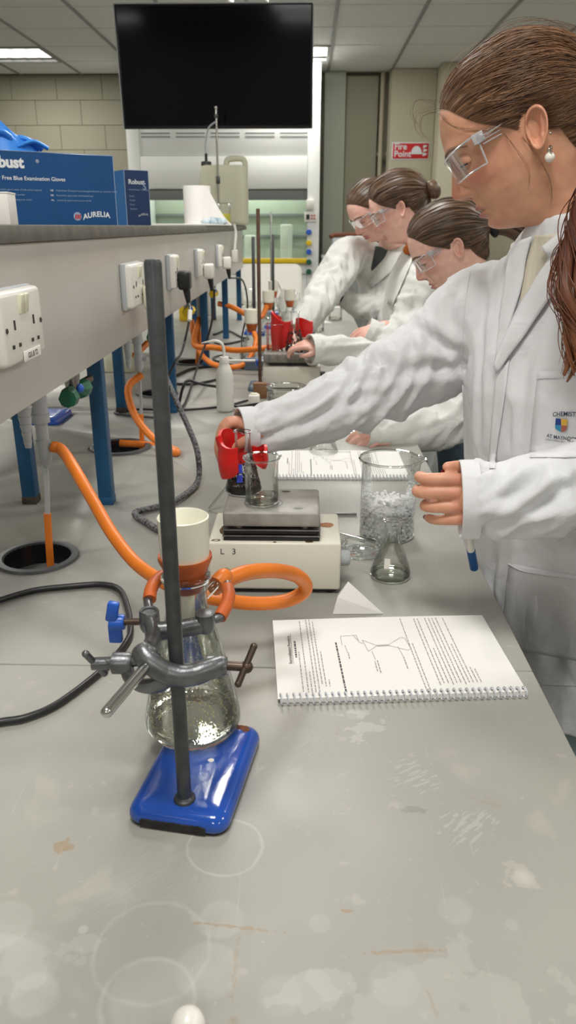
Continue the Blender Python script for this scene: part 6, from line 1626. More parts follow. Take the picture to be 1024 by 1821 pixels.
# -------- coats
def loft_rings(rings, f2, n=36, e=0.85):
    """rings: (center, half width, half depth); f2 facing direction in the plane"""
    f2 = Vector((f2[0], f2[1], 0)).normalized(); l2 = Vector((-f2.y, f2.x, 0))
    v, f = [], []
    for c, hw, hd in rings:
        for k in range(n):
            a = 2 * PI * k / n; ca, sa = math.cos(a), math.sin(a)
            v.append(Vector(c) + l2 * (hw * math.copysign(abs(ca) ** e, ca)) + f2 * (hd * math.copysign(abs(sa) ** e, sa)))
    for i in range(len(rings) - 1):
        for k in range(n): f.append((i * n + k, i * n + (k + 1) % n, (i + 1) * n + (k + 1) % n, (i + 1) * n + k))
    f.append(tuple(range(n - 1, -1, -1))); f.append(tuple(range((len(rings) - 1) * n, len(rings) * n)))
    return v, f
def sleeve_solid(pts, rads, n=28, sub=6, flat=None):
    P = catmull(pts, sub); m = len(pts); rr = []
    for i in range(len(P)):
        t = i / sub; k = min(int(t), m - 2); u = t - k; rr.append(rads[k] * (1 - u) + rads[k + 1] * u)
    b = B().tube(P, rr, n, flat=flat)
    return (b.v, b.f), P, rr
def ridge(x): return 1 - 2 * abs(x)
def make_coat(torso, sleeves, m, parent, voxel, seed=1, amp=1.0, smooth=5, name='lab_coat', fold_t=0.006, creases=(), calm=()):
    solids = [torso]; axes = []
    for pts, rads in sleeves:
        s, P, rr = sleeve_solid(pts, rads); solids.append(s); axes.append((P, rr))
    V, F, Nn = fuse(solids, voxel, smooth)
    out = []
    for p, n_ in zip(V, Nn):
        d = 0.0; wsl = 0.0
        for ai, (P, rr) in enumerate(axes):
            best, bi = 1e9, 0
            for i in range(0, len(P), 2):
                q = (P[i] - p).length_squared
                if q < best: best, bi = q, i
            dist = math.sqrt(best); w = max(0.0, min(1.0, (1.45 * rr[bi] - dist) / (0.35 * rr[bi])))
            if w <= 0: continue
            t = (P[min(bi + 1, len(P) - 1)] - P[max(bi - 1, 0)]).normalized()
            # length along the sleeve and direction around it
            sl = sum(((P[i + 1] - P[i]).length for i in range(bi)), 0.0) + (p - P[bi]).dot(t)
            rv = (p - P[bi]) - t * (p - P[bi]).dot(t); rv = rv.normalized() if rv.length > 1e-6 else rv
            tot = len(P) - 1; fr = bi / tot
            env = 0.55 + 0.75 * math.exp(-((fr - 0.5) / 0.18) ** 2) + 0.35 * max(0, fr - 0.8) / 0.2
            if ai in calm: env *= 0.35 + 0.65 * min(1, max(0, (fr - 0.25) / 0.3))
            if fr > 0.965: env *= max(0.0, (1.0 - fr) / 0.035)
            q = Vector((sl * 17 + rv.z * 1.6 + rv.y * 0.7, rv.x * 1.1 + sl * 4, rv.z * 1.1 + seed * 3.1 + ai * 7))
            n1 = noise.noise(q); n2 = noise.noise(Vector((sl * 36 + rv.z * 2.0, rv.x * 2.0 - sl * 5, rv.y * 2 + seed)))
            dd = 0.0125 * ridge(n1) - 0.008 + 0.0034 * ridge(n2) - 0.0015
            d += w * env * dd * (rr[bi] / 0.055) ** 0.5 * (1 - wsl); wsl = max(wsl, w)
        if wsl < 1:
            q = Vector((p.x * 9, p.y * 9, p.z * 2.2 + seed)); n1 = noise.noise(q)
            n2 = noise.noise(Vector((p.x * 22 + p.z * 5, p.y * 22, p.z * 6 + seed)))
            d += (1 - wsl) * (fold_t * 2.0 * n1 + fold_t * 0.5 * ridge(n2) - fold_t * 0.2)
        out.append(p + n_ * (d * amp))
    if creases:
        bv = BVHTree.FromPolygons([tuple(v) for v in V], F)
        for pts, depth, wid in creases:
            pl = []
            for q in catmull([Vector((x, y, 0)) for x, y in pts], 6):
                h, n_ = cast_px(bv, q.x, q.y)
                if h is not None: pl.append(h)
            if len(pl) < 2: continue
            A_ = np.array([tuple(q) for q in pl]); VV = np.array([tuple(q) for q in V])
            best = np.full(len(VV), 9.0); tt = np.zeros(len(VV))
            for i in range(len(A_) - 1):
                ab = A_[i + 1] - A_[i]; t_ = np.clip(((VV - A_[i]) @ ab) / max(1e-9, ab @ ab), 0, 1)
                dd = np.linalg.norm(VV - A_[i] - t_[:, None] * ab, axis=1); w_ = dd < best
                best[w_] = dd[w_]; tt[w_] = (i + t_[w_]) / (len(A_) - 1)
            near = np.nonzero(best < wid * 5)[0]
            for i in near:
                fade = min(1.0, 4 * tt[i] + 0.25, 4 * (1 - tt[i]) + 0.25)
                x = best[i] / wid
                out[i] = out[i] + Nn[i] * (depth * fade * (-math.exp(-x * x) + 0.55 * math.exp(-(x - 1.9) ** 2)))
    o = mesh_obj(name, out, F, m, parent, sharp=0)
    return o, BVHTree.FromPolygons([tuple(v) for v in out], F), axes
def cuff(coat, axis, m, ln=0.012, grow=1.03, rim=0.0016):
    P, rr = axis
    d = (P[-1] - P[-3]).normalized(); r = rr[-1] * grow
    a, e = P[-1] - d * 0.012, P[-1] + d * ln
    Mx = rot_to(d)
    B().lathe([(r * 0.97, -0.001), (r, 0.0), (r, (e - a).length), (r - rim, (e - a).length + 0.001), (r - 2 * rim, (e - a).length), (r - 2 * rim, 0.004)], a, 36, Mx).build('cuff', m, coat)
def cast_px(bvh, px, py):
    d = ray(px, py).normalized(); h = bvh.ray_cast(CAM, d)
    return (h[0], h[1]) if h[0] is not None else (None, None)
def strip(name, bvh, left, right, off, m, parent, nx=7, nsub=6, thick=0.0012, puff=0.0):
    """a panel of cloth laid on the coat between two edges given as view directions"""
    Lp = catmull([Vector((x, y, 0)) for x, y in left], nsub); Rp = catmull([Vector((x, y, 0)) for x, y in right], nsub)
    v, f, ok = [], [], []
    last = None
    for j in range(len(Lp)):
        for i in range(nx + 1):
            q = Lp[j].lerp(Rp[j], i / nx)
            h, n_ = cast_px(bvh, q.x, q.y)
            if h is None:
                if last is None: return None
                h, n_ = last
            last = (h, n_)
            if n_.dot(CAM - h) < 0: n_ = -n_
            e = off + puff * math.sin(PI * i / nx)
            v.append(h + n_ * e)
    w = nx + 1
    for _ in range(2):   # ease the panel so that it bridges the small folds beneath
        v2 = list(v)
        for j in range(1, len(Lp) - 1):
            for i in range(1, nx): v2[j * w + i] = (v[j * w + i] * 2 + v[j * w + i - 1] + v[j * w + i + 1] + v[(j - 1) * w + i] + v[(j + 1) * w + i]) / 6
        v = v2
    for j in range(len(Lp) - 1):
        for i in range(nx): f.append((j * w + i, (j + 1) * w + i, (j + 1) * w + i + 1, j * w + i + 1))
    o = mesh_obj(name, v, f, m, parent, sharp=0)
    s = o.modifiers.new('thick', 'SOLIDIFY'); s.thickness = thick; s.offset = 1
    return o
def seam(name, bvh, pts, r, m, parent, off=0.0012):
    P = []
    for q in catmull([Vector((x, y, 0)) for x, y in pts], 5):
        h, n_ = cast_px(bvh, q.x, q.y)
        if h is None: continue
        if n_.dot(CAM - h) < 0: n_ = -n_
        P.append(h + n_ * off)
    if len(P) < 2: return None
    return B().tube(P, r, 6).build(name, m, parent)
HV, HF, HT = head_geometry()
EARS = [ear_geometry(-1), ear_geometry(1)]
def head_pieces(Mx):
    out = [([Mx @ p for p in HV], HF, HT)]
    for v, f, t in EARS: out.append(([Mx @ p for p in v], f, t))
    return out
def forearm(axis, k0=0.1, k1=0.95, scale=0.55):
    P, rr = axis; a, b = int(k0 * (len(P) - 1)), int(k1 * (len(P) - 1))
    idx = list(range(a, b, 4)) + [b]
    return plain(capsule([P[i] for i in idx], [min(0.045, rr[i] * scale) for i in idx], 14, 2))
def plain(vf): return (vf[0], vf[1], [(0, 0, 0)] * len(vf[0]))
# ------------------------------------------------------------------ nearest woman
p1 = empty('person', (0.42, 1.17, -0.9), 0, 'nearest woman in a white lab coat and clear safety glasses, reaching to the hotplate', 'person', 'people in lab coats at the bench')
H1 = head_matrix(-76, 27, 0, (0.311, 1.186, 0.644))
fdir = (-0.88, -0.47)
def C3(x, y, z): return Vector((x, y, z))
rings = [(C3(.450, 1.15, -.20), .232, .142), (C3(.450, 1.15, -.10), .218, .135), (C3(.442, 1.15, 0), .203, .127), (C3(.43, 1.16, .10), .195, .122), (C3(.420, 1.165, .20), .197, .125), (C3(.412, 1.17, .29), .200, .122), (C3(.412, 1.178, .36), .200, .110), (C3(.413, 1.18, .41), .188, .096), (C3(.412, 1.18, .450), .180, .088), (C3(.406, 1.178, .480), .152, .080), (C3(.400, 1.176, .508), .112, .073), (C3(.395, 1.174, .530), .082, .067), (C3(.392, 1.174, .545), .070, .064)]
torso = loft_rings(rings, fdir)
slR = ([(0.365, 1.33, 0.39), PY(858, 570, 1.335), PY(790, 622, 1.345), PY(720, 664, 1.335), PY(640, 703, 1.31), PY(555, 738, 1.27), PY(475, 762, 1.235), PY(438, 767, 1.222)], [.088, .094, .080, .072, .063, .051, .042, .0395])
slL = ([(0.50, 1.01, 0.40), (0.545, 0.965, 0.30), (0.545, 0.93, 0.225), PY(1110, 858, .905), PY(1000, 878, .915), PY(900, 886, .925), PY(832, 888, .93)], [.080, .075, .068, .060, .055, .053, .050])
coat1, bv1, ax1 = make_coat(torso, [slR, slL], M['coat'], p1, 0.0052, seed=2, calm=(0,), creases=[
    ([(822, 640), (790, 618), (760, 598), (727, 573)], 0.009, 0.011), ([(824, 655), (785, 654), (750, 655), (712, 664)], 0.009, 0.011),
    ([(802, 590), (799, 550), (808, 515)], 0.007, 0.010), ([(738, 632), (728, 608), (722, 586)], 0.007, 0.009), ([(700, 690), (690, 655), (672, 630)], 0.007, 0.009),
    ([(455, 779), (520, 757), (584, 733), (640, 711), (700, 690)], 0.006, 0.009), ([(500, 735), (540, 722), (575, 690)], 0.005, 0.008), ([(560, 760), (610, 745), (660, 735)], 0.004, 0.008), ([(600, 700), (620, 672), (622, 655)], 0.006, 0.009),
    ([(824, 560), (822, 640), (823, 720), (826, 800)], 0.005, 0.008),
    ([(905, 818), (890, 850), (872, 872)], 0.007, 0.008), ([(972, 828), (950, 856), (915, 880), (880, 895)], 0.008, 0.009), ([(1010, 850), (975, 890), (930, 915)], 0.006, 0.009), ([(860, 925), (900, 935), (960, 930)], 0.004, 0.008), ([(995, 812), (1005, 850), (1022, 880)], 0.006, 0.009),
    ([(868, 470), (858, 560), (852, 680), (850, 800)], 0.004, 0.009), ([(905, 460), (895, 540), (885, 620)], 0.003, 0.008), ([(945, 600), (925, 700), (915, 790)], 0.004, 0.012), ([(905, 720), (900, 760), (898, 800)], 0.003, 0.006),
    ([(880, 980), (872, 1040), (880, 1090)], 0.005, 0.010), ([(975, 1060), (985, 1130), (985, 1200)], 0.006, 0.014), ([(930, 1030), (920, 1100), (930, 1170)], 0.005, 0.012)])
cuff(coat1, ax1[0], M['coat']); cuff(coat1, ax1[1], M['coat'], ln=0.010)
# jumper, lapels, collar, placket, pockets and badge
strip('jumper', bv1, [(954, 418), (942, 450), (931, 500), (925, 548)], [(1002, 416), (984, 452), (956, 500), (926, 550)], 0.0015, M['knit'], p1, nx=10)
strip('lapel', bv1, [(914, 436), (902, 500), (893, 560), (886, 640)], [(950, 420), (939, 460), (928, 520), (888, 643)], 0.004, M['coat'], coat1, puff=0.003)
strip('lapel', bv1, [(985, 452), (958, 497), (925, 549), (903, 598), (885, 645)], [(1040, 440), (990, 520), (958, 568), (924, 615), (888, 665)], 0.006, M['coat'], coat1, puff=0.004)
strip('collar', bv1, [(1012, 412), (992, 424), (970, 440)], [(1045, 420), (1015, 440), (988, 458)], 0.010, M['coat'], coat1, puff=0.004, nsub=4)
strip('placket', bv1, [(884, 655), (878, 720), (873, 790), (870, 835)], [(907, 640), (897, 720), (886, 790), (880, 835)], 0.0016, M['coat'], coat1, nx=4)
bp_ = strip('breast_pocket', bv1, [(957, 661), (951, 720), (945, 780), (942, 815)], [(1060, 655), (1058, 720), (1056, 780), (1055, 815)], 0.0012, M['coat'], coat1, nx=8)
seam('pocket_hem', bv1, [(957, 673), (990, 672), (1050, 668)], 0.0007, M['stitch'], coat1, 0.004)
strip('hip_pocket', bv1, [(906, 1001), (900, 1060), (893, 1110), (890, 1150)], [(1060, 1030), (1060, 1080), (1060, 1130), (1060, 1180)], 0.0012, M['coat'], coat1, nx=10)
seam('pocket_hem', bv1, [(905, 1002), (930, 1014), (970, 1022), (1050, 1032)], 0.0009, M['coat'], coat1, 0.003)
seam('pocket_seam', bv1, [(905, 1003), (898, 1060), (892, 1120)], 0.0009, M['stitch'], coat1, 0.002)
seam('shoulder_seam', bv1, [(838, 474), (828, 530), (823, 600), (822, 660), (824, 720)], 0.0012, M['stitch'], coat1, 0.0)
seam('hem', bv1, [(935, 1216), (970, 1217), (1040, 1219)], 0.001, M['stitch'], coat1, 0.001)
def coat_frame(px, py, dx=30.0, dy=0.0):
    a, n_ = cast_px(bv1, px, py); b2, n2 = cast_px(bv1, px + dx, py + dy); c2, n3 = cast_px(bv1, px + dx / 2, py - 25)
    nn = (b2 - a).cross(c2 - a).normalized()
    if nn.dot(CAM - a) < 0: nn = -nn
    x = (b2 - a).normalized(); return a, x, nn.cross(x), nn
bvP = BVHTree.FromPolygons([tuple(q.co) for q in bp_.data.vertices], [tuple(q.vertices) for q in bp_.data.polygons])
def outer(p, n_):
    hs = [h for h in (bv1.ray_cast(p + n_ * 0.06, -n_)[0], bvP.ray_cast(p + n_ * 0.06, -n_)[0]) if h is not None]
    return max(hs, key=lambda h: h.dot(n_)) if hs else p
def coat_text(txt, px, py, size, m, nm, dy=0.0, arc=0.0, bold=0.0):
    a, x, y, n_ = coat_frame(px, py, 30.0, dy)
    v, f = text_mesh(txt, size, bold=bold); mx = max(q.x for q in v); out = []
    for q in v:
        k = 2 * q.x / mx - 1
        p = a + x * q.x + y * (q.y + arc * (1 - k * k))
        out.append(outer(p, n_) + n_ * 0.0042)
    return mesh_obj(nm, out, f, m, coat1, smooth=False)
navy_thread = mat('navy_thread', srgb(44, 50, 78), 0.8)
coat_text('CHEMISTRY', 986, 741, 0.0088, navy_thread, 'lettering', 1.0, 0.0015, 0.0001)
coat_text('AT MAYNOOTH', 976, 776, 0.0075, navy_thread, 'lettering', 3.5, -0.001, 0.0001)
coat_text('School of Science Be Here', 974, 781, 0.0036, navy_thread, 'lettering', 3.8)
def coat_poly(pts, m, nm, off=0.0040):
    v = []
    for x, y in pts:
        h, n_ = cast_px(bv1, x, y)
        if n_.dot(CAM - h) < 0: n_ = -n_
        v.append(outer(h, n_) + n_ * 0.0042)
    return mesh_obj(nm, v, [tuple(range(len(v)))], m, coat1, smooth=False)
for pts, c in (([(992, 743), (1001, 744), (1001, 755), (991, 755)], (34, 60, 128)), ([(1001, 744), (1012, 745), (1012, 756), (1001, 755)], (206, 166, 62)), ([(991, 755), (1001, 755), (1001, 767), (996, 765), (991, 761)], (52, 134, 170)), ([(1001, 755), (1012, 756), (1011, 763), (1007, 766), (1001, 767)], (164, 92, 80))):
    coat_poly(pts, mat('crest_thread', srgb(*c), 0.8), 'crest_quarter')
# trousers below the hem
tz = B()
v, f = loft_rings([(C3(.455, 1.15, -.40), .19, .115), (C3(.45, 1.15, -.19), .215, .128), (C3(.45, 1.15, -.12), .20, .12)], fdir); tz.add(v, f); tz.build('trousers', M['teal_trousers'], p1)
for s_, nm_ in ((1, 'trouser_leg'), (-1, 'trouser_leg')):
    o_ = Vector((.47, -.88, 0)) * (0.095 * s_)
    B().tube([C3(.455, 1.15, -.36) + o_, C3(.455, 1.15, -.6) + o_, C3(.455, 1.15, -.88) + o_], [.100, .085, .075], 22).build(nm_, M['teal_trousers'], p1)
    B().box(C3(.43, 1.14, -.885) + o_, (0.25, 0.095, 0.03), Matrix.Rotation(R(28), 3, 'Z'), bevel=0.012).build('shoe', M['dark_top'], p1)
# hands
wR = PY(440, 765, 1.222)
yR = Vector((-0.93, -0.02, 0.12)).normalized(); zR = Vector((-0.1, 0.12, 0.95)); zR = (zR - yR * zR.dot(yR)).normalized(); xR = yR.cross(zR)
MR = Matrix((xR, yR, zR)).transposed().to_4x4() @ Matrix.Scale(0.93, 4); MR.translation = PY(466, 762, 1.225) + Vector((0.024, 0.004, 0))
# her right hand: thumb towards the viewer (x = y cross z points away from the viewer)
hR = hand_geometry(MR, [(72, 30, 16), (74, 30, 16), (76, 30, 16), (78, 32, 16)], [(0.018, 0.022, -0.006), (0.034, 0.046, -0.020), (0.036, 0.068, -0.036), (0.030, 0.084, -0.050)], side=-1)
wL = PY(838, 888, 0.93)
yL = Vector((-0.97, -0.04, -0.02)).normalized(); zL = Vector((0.05, -0.97, 0.18)); zL = (zL - yL * zL.dot(yL)).normalized(); xL = yL.cross(zL)
ML = Matrix((xL, yL, zL)).transposed().to_4x4() @ Matrix.Scale(0.96, 4); ML.translation = wL + Vector((0.061, 0.006, 0.001))
hL = hand_geometry(ML, [(8, 66, 42, 2), (14, 76, 45, 0), (22, 80, 45, -2), (26, 34, 26, -7)], [(0.020, 0.025, -0.010), (0.034, 0.050, -0.016), (0.042, 0.072, -0.014), (0.043, 0.094, -0.008)], side=(1 if xL.z > 0 else -1))
pieces = head_pieces(H1)
face_parts(H1, p1, pieces, -16, M['hair1'])
pieces += [hR[:3], hL[:3]]
nb = H1 @ Vector((0, -0.02, -0.14))
pieces.append(plain(capsule([nb, Vector((.41, 1.18, .46)), Vector((.42, 1.17, .2)), Vector((.45, 1.15, -.15))], [.052, .075, .10, .11], 20)))
pieces += [forearm(ax1[0]), forearm(ax1[1])]
skin_mesh('body', pieces, M['skin1'], p1)
nail_m = mat('dark_red_nail_polish', srgb(126, 22, 34), 0.2)
nail_objs(hL[3], nail_m, p1); nail_objs(hR[3], nail_m, p1)
hair1 = make_hair(HV, HF, H1, (-0.012, -0.128, 0.012), M['hair1'], p1, seed=4, thick=0.0095, nstr=1900, fly=260, res=(260, 40), sw_r=0.00060, messy=1.2)
goggles(H1, p1)
# earrings in her left ear
e_ = H1 @ Vector((-0.0795, -0.010, -0.038))
er = B().sphere(e_, 0.0066, 18, 12).build('earring', M['pearl'], p1)
b = B()
for k in range(6):
    a = R(20 + 40 * k - 20); d_ = Vector((0.0, math.cos(a), math.sin(a)))
    b.sphere(e_ + Vector((-0.001, 0, 0.008)) + d_ * 0.005, 0.0034, 8, 6, sc=(0.5, 1.0, 0.55))
b.sphere(e_ + Vector((-0.002, 0, 0.009)), 0.003, 8, 6)
b.build('silver_leaves', M['silver'], er)
B().sphere(H1 @ Vector((-0.0845, -0.020, -0.012)), 0.0017, 10, 6).build('ear_stud', M['silver'], p1)
# wavy auburn ponytail falling over her left shoulder
b, A = B(), []
rs = random.Random(5)
t0 = H1 @ Vector((-0.012, -0.128, 0.012))
base = [t0, PY(1090, 300, 1.11), PY(1072, 380, 1.05), PY(1054, 450, 1.01), PY(1046, 520, .988), PY(1042, 590, .977), PY(1036, 655, .972)]
for k in range(26):
    a0 = rs.uniform(0, 2 * PI); rad0 = 0.023 * math.sqrt(rs.random()); tw = rs.uniform(2.5, 4.5)
    pts = []
    for i, p in enumerate(base):
        s = i / (len(base) - 1); g_ = rad0 * (0.6 + 1.0 * math.sin(PI * min(1, s * 1.05)))
        a = a0 + tw * s * 1.4; wv = 0.011 * s * math.sin(s * 15 + a0 * 0.6)
        pts.append(p + Vector((g_ * math.cos(a) + wv, g_ * math.sin(a) * 0.8, (0.012 * math.sin(a0 * 3) + rs.uniform(-.012, .006)) * (s ** 2))))
    lock(b, A, pts, 0.0085, rs.uniform(0.003, 0.006), rs.random() * 3, 8, 1.0)
for k in range(90):
    a0 = rs.uniform(0, 2 * PI); rad0 = 0.030 + 0.012 * rs.random(); tw = rs.uniform(2.5, 5)
    pts = []
    for i, p in enumerate(base):
        s = i / (len(base) - 1); g_ = rad0 * (0.5 + 0.8 * math.sin(PI * min(1, s * 1.05)))
        a = a0 + tw * s
        pts.append(p + Vector((g_ * math.cos(a) + 0.011 * s * math.sin(s * 15 + a0 * 0.6), g_ * math.sin(a) * 0.8, rs.uniform(-.014, .01) * s)))
    lock(b, A, pts, 0.0009, 0.0005, rs.random() * 3, 4, 1.0)
pt = b.build('ponytail', M['hair_red'], hair1, sharp=0); strand_attr(pt, A); tag(pt, kind='stuff')
# loose wisps by her ear and at the forehead
b, A = B(), []
for pts in ([(-.070, .030, .020), (-.074, .026, -.005), (-.070, .020, -.04), (-.066, .030, -.066)], [(-.071, .012, .004), (-.074, .004, -.03), (-.066, .0, -.07), (-.058, .012, -.10)], [(-.02, .098, .088), (-.045, .092, .066), (-.062, .07, .045), (-.074, .03, .02)], [(-.03, .094, .082), (-.052, .085, .058), (-.068, .058, .036), (-.076, .02, .012)], [(-.005, .101, .094), (-.01, .122, .098), (-.006, .130, .080), (0, .126, .066)], [(0, .098, .1), (.004, .125, .108), (.0, .136, .092), (-.004, .130, .07)], [(-.01, .095, .104), (-.015, .118, .118), (-.012, .132, .104), (-.01, .128, .086)]):
    for k in range(3):
        j = [Vector(p) + Vector((rs.uniform(-.002, .002), rs.uniform(-.003, .003), rs.uniform(-.003, .003))) for p in pts]
        lock(b, A, [H1 @ p for p in j], 0.00022, 0.00015, rs.random() * 3, 3)
ws = b.build('loose_strands', M['hair1'], hair1, sharp=0); strand_attr(ws, A); tag(ws, kind='stuff')
# white pen with blue end hanging at her coat below the near hand
tag(B().rod(PY(834, 950, .97), PY(837, 978, .99), 0.0055, 14).rod(PY(837, 978, .99), PY(843, 1010, 1.01), 0.0062, 14).build('pen_barrel', [M['plastic_white'], M['navy']]), 'white and blue pen held under the near hand', 'pen')
bpy.data.objects['pen_barrel'].name = 'marker_pen'
mp_ = bpy.data.objects['marker_pen']; nf = len(mp_.data.polygons); mp_.data.polygons.foreach_set('material_index', [0] * (nf // 2) + [1] * (nf - nf // 2))

# red silicone grip that she holds round the flask
def mitt(name, c, r, h, a0, a1, label, M4=None, parent=None):
    v, f = [], []
    na, nh = 30, 14
    for side in (0, 1):
        for i in range(na + 1):
            s = i / na; a = R(a0 + (a1 - a0) * s)
            for j in range(nh + 1):
                t = j / nh
                low = 0.30 * (1 - math.sin(PI * s) ** 0.6)
                z = h * (low + (1 - low) * t) - h * 0.14 * math.cos(2 * PI * s + 0.8) * t
                rr = r * (0.86 + 0.22 * math.sin(PI * (0.15 + 0.75 * t)) + 0.10 * math.exp(-((t - 1.0) / 0.15) ** 2)) - side * 0.0045
                v.append(Vector((c[0] + rr * math.cos(a), c[1] + rr * math.sin(a), c[2] + z)))
    w = nh + 1; off = (na + 1) * w
    for i in range(na):
        for j in range(nh):
            f.append((i * w + j, (i + 1) * w + j, (i + 1) * w + j + 1, i * w + j + 1)); f.append((off + i * w + j, off + i * w + j + 1, off + (i + 1) * w + j + 1, off + (i + 1) * w + j))
        f.append((i * w, off + i * w, off + (i + 1) * w, (i + 1) * w)); f.append((i * w + nh, (i + 1) * w + nh, off + (i + 1) * w + nh, off + i * w + nh))
    for i in (0, na):
        for j in range(nh): f.append((i * w + j, i * w + j + 1, off + i * w + j + 1, off + i * w + j))
    o = mesh_obj(name, v, f, M['red_silicone'], parent, sharp=50)
    return o
m1 = mitt('heat_grip', (-0.098, 1.154, 0.154), 0.0375, 0.066, 85, 262, None)
tag(m1, 'red silicone heat grip round the flask in the nearest woman\'s hand', 'heat grip', 'red silicone heat grips')
b = B(); b.tube(catmull([(-0.136, 1.150, 0.222), (-0.130, 1.142, 0.205), (-0.118, 1.128, 0.196), (-0.108, 1.122, 0.197)], 5), [0.004] * 16, 8, flat=2.2); b.build('fold', M['red_silicone'], m1)
mitt('flap', (-0.098, 1.154, 0.165), 0.037, 0.036, -15, 70, None, parent=m1)

# ------------------------------------------------------------------ second woman, bending lower
def simple_coat(person, rings, fd, sleeves, seed, vox=0.010, m=None):
    t = loft_rings(rings, fd)
    return make_coat(t, sleeves, m or M['coat2'], person, vox, seed=seed, amp=1.15, smooth=4, fold_t=0.008)
p2 = empty('person', (0.52, 2.3, -0.9), 0, 'second woman bending low with her dark hair tied in a black band', 'person', 'people in lab coats at the bench')
H2 = head_matrix(-85, 30, 0, (0.411, 2.263, 0.468))
q2 = [(C3(.56, 2.36, -.35), .21, .14), (C3(.56, 2.36, -.1), .20, .13), (C3(.55, 2.36, .05), .19, .13), (C3(.53, 2.36, .17), .20, .12), (C3(.515, 2.35, .25), .19, .10), (C3(.51, 2.34, .30), .14, .08), (C3(.495, 2.32, .335), .075, .065)]
s2L = ([(0.53, 2.17, .24), PY(880, 660, 2.14), PY(825, 728, 2.08), PY(770, 758, 2.02), PY(705, 764, 1.96), PY(652, 768, 1.92)], [.075, .078, .072, .064, .055, .042])
s2R = ([(0.52, 2.53, .25), PY(745, 600, 2.66), PY(690, 640, 2.72), PY(640, 632, 2.66), PY(590, 622, 2.60), PY(556, 622, 2.57)], [.072, .066, .062, .058, .054, .050])
coat2, bv2, ax2 = simple_coat(p2, q2, (-0.95, -0.30), [s2L, s2R], 5)
for a_ in ax2: cuff(coat2, a_, M['coat2'])
pc = head_pieces(H2); face_parts(H2, p2, pc, -14, M['hair2'])
pc.append(plain(capsule([H2 @ Vector((0, -0.02, -0.13)), Vector((.50, 2.33, .30)), Vector((.54, 2.36, 0))], [.052, .07, .10], 18)))
w2 = PY(655, 768, 1.915); y2 = Vector((-0.92, -0.25, -0.18)).normalized(); z2 = Vector((-.1, -.6, .8)); z2 = (z2 - y2 * z2.dot(y2)).normalized(); x2 = y2.cross(z2)
M2 = Matrix((x2, y2, z2)).transposed().to_4x4(); M2.translation = w2 + Vector((0.075, 0.02, 0.0))
h2 = hand_geometry(M2, [(30, 40, 30), (34, 44, 30), (38, 46, 30), (40, 46, 30)], [(0.018, 0.022, -0.006), (0.036, 0.046, -0.018), (0.036, 0.070, -0.026), (0.028, 0.092, -0.030)], side=(1 if x2.y > 0 else -1), voxel=0.0028)
pc.append(h2[:3])
w2r = PY(556, 622, 2.57); y2 = Vector((-0.95, 0.15, 0.10)).normalized(); z2 = Vector((.0, -.35, .9)); z2 = (z2 - y2 * z2.dot(y2)).normalized(); x2 = y2.cross(z2)
M2r = Matrix((x2, y2, z2)).transposed().to_4x4() @ Matrix.Scale(0.9, 4); M2r.translation = w2r + Vector((0.042, 0, 0.008))
h2r = hand_geometry(M2r, [(24, 34, 30), (28, 36, 30), (32, 38, 30), (36, 40, 30)], [(0.018, 0.022, -0.006), (0.038, 0.046, -0.014), (0.042, 0.068, -0.022), (0.036, 0.086, -0.028)], side=-1, voxel=0.0028)
pc.append(h2r[:3])
pc += [forearm(a_) for a_ in ax2]
skin_mesh('body', pc, M['skin2'], p2)
hair2 = make_hair(HV, HF, H2, (0, -0.122, 0.0), M['hair2'], p2, seed=9, thick=0.013, nstr=320, fly=20, res=(160, 28))
goggles(H2, p2)
b, A = B(), []
t0 = H2 @ Vector((0, -0.122, 0.0))
for k in range(18):
    a0 = rs.uniform(0, 2 * PI); r_ = 0.018 * rs.random()
    o_ = Vector((0, r_ * math.cos(a0), r_ * math.sin(a0)))
    lock(b, A, [t0 + o_ * 0.6, t0 + Vector((0.05, 0, 0.0)) + o_ * 1.4, t0 + Vector((0.11, -0.01, -0.04)) + o_ * 1.8, t0 + Vector((0.14, -0.01, -0.12)) + o_ * 1.6], 0.009, 0.004, rs.random() * 3)
pt = b.build('ponytail', M['hair2'], hair2, sharp=0); strand_attr(pt, A)
tag(pt, kind='stuff')
bb = rot_to((H2.to_3x3() @ Vector((0, -1, 0.0))))
B().torus(t0 - (H2.to_3x3() @ Vector((0, -0.006, 0))), 0.020, 0.009, 24, 8, M=bb).build('hair_tie', M['scrunchie'], p2)
tag(B().add([G(628, 778, 0.004), G(650, 781, 0.004), G(640, 757, 0.05), G(655, 760, 0.05), G(634, 779, 0.012)], [(0, 1, 3, 2), (0, 2, 4), (1, 3, 4), (0, 1, 4), (2, 3, 4)]).build('filter_paper', M['paper'], smooth=False), 'small folded white filter paper in the second woman\'s hand', 'filter paper')
q = G(600, 775); wg2 = empty('watch_glass', (q.x, q.y, 0), 0, 'shallow clear watch glass by the second woman\'s hand', 'dish')
B().lathe([(0.0001, 0.003), (0.02, 0.004), (0.038, 0.010), (0.045, 0.015)], (q.x + 0.03, q.y + 0.02, 0), 36).build('glass_wall', M['glass'], wg2); B().torus((q.x + 0.03, q.y + 0.02, 0.015), 0.045, 0.0014, 36, 6).build('rim', M['glass_rim'], wg2)
q = G(575, 805); erlenmeyer((q.x, q.y - 0.02, 0.0005), 0.036, 0.10, 0.013, 'empty conical flask behind the reaching sleeve')
tr2 = loft_rings([(C3(.56, 2.36, -.90), .17, .10), (C3(.56, 2.36, -.34), .195, .125)], (-0.95, -0.3)); B().add(*tr2).build('trousers', M['denim'], p2)
b = B().tube(catmull([(.47, 2.20, .02), (.50, 2.18, -.2), (.52, 2.18, -.5), (.53, 2.2, -.88)], 5), 0.095, 18); b.build('trouser_leg', M['denim'], p2)

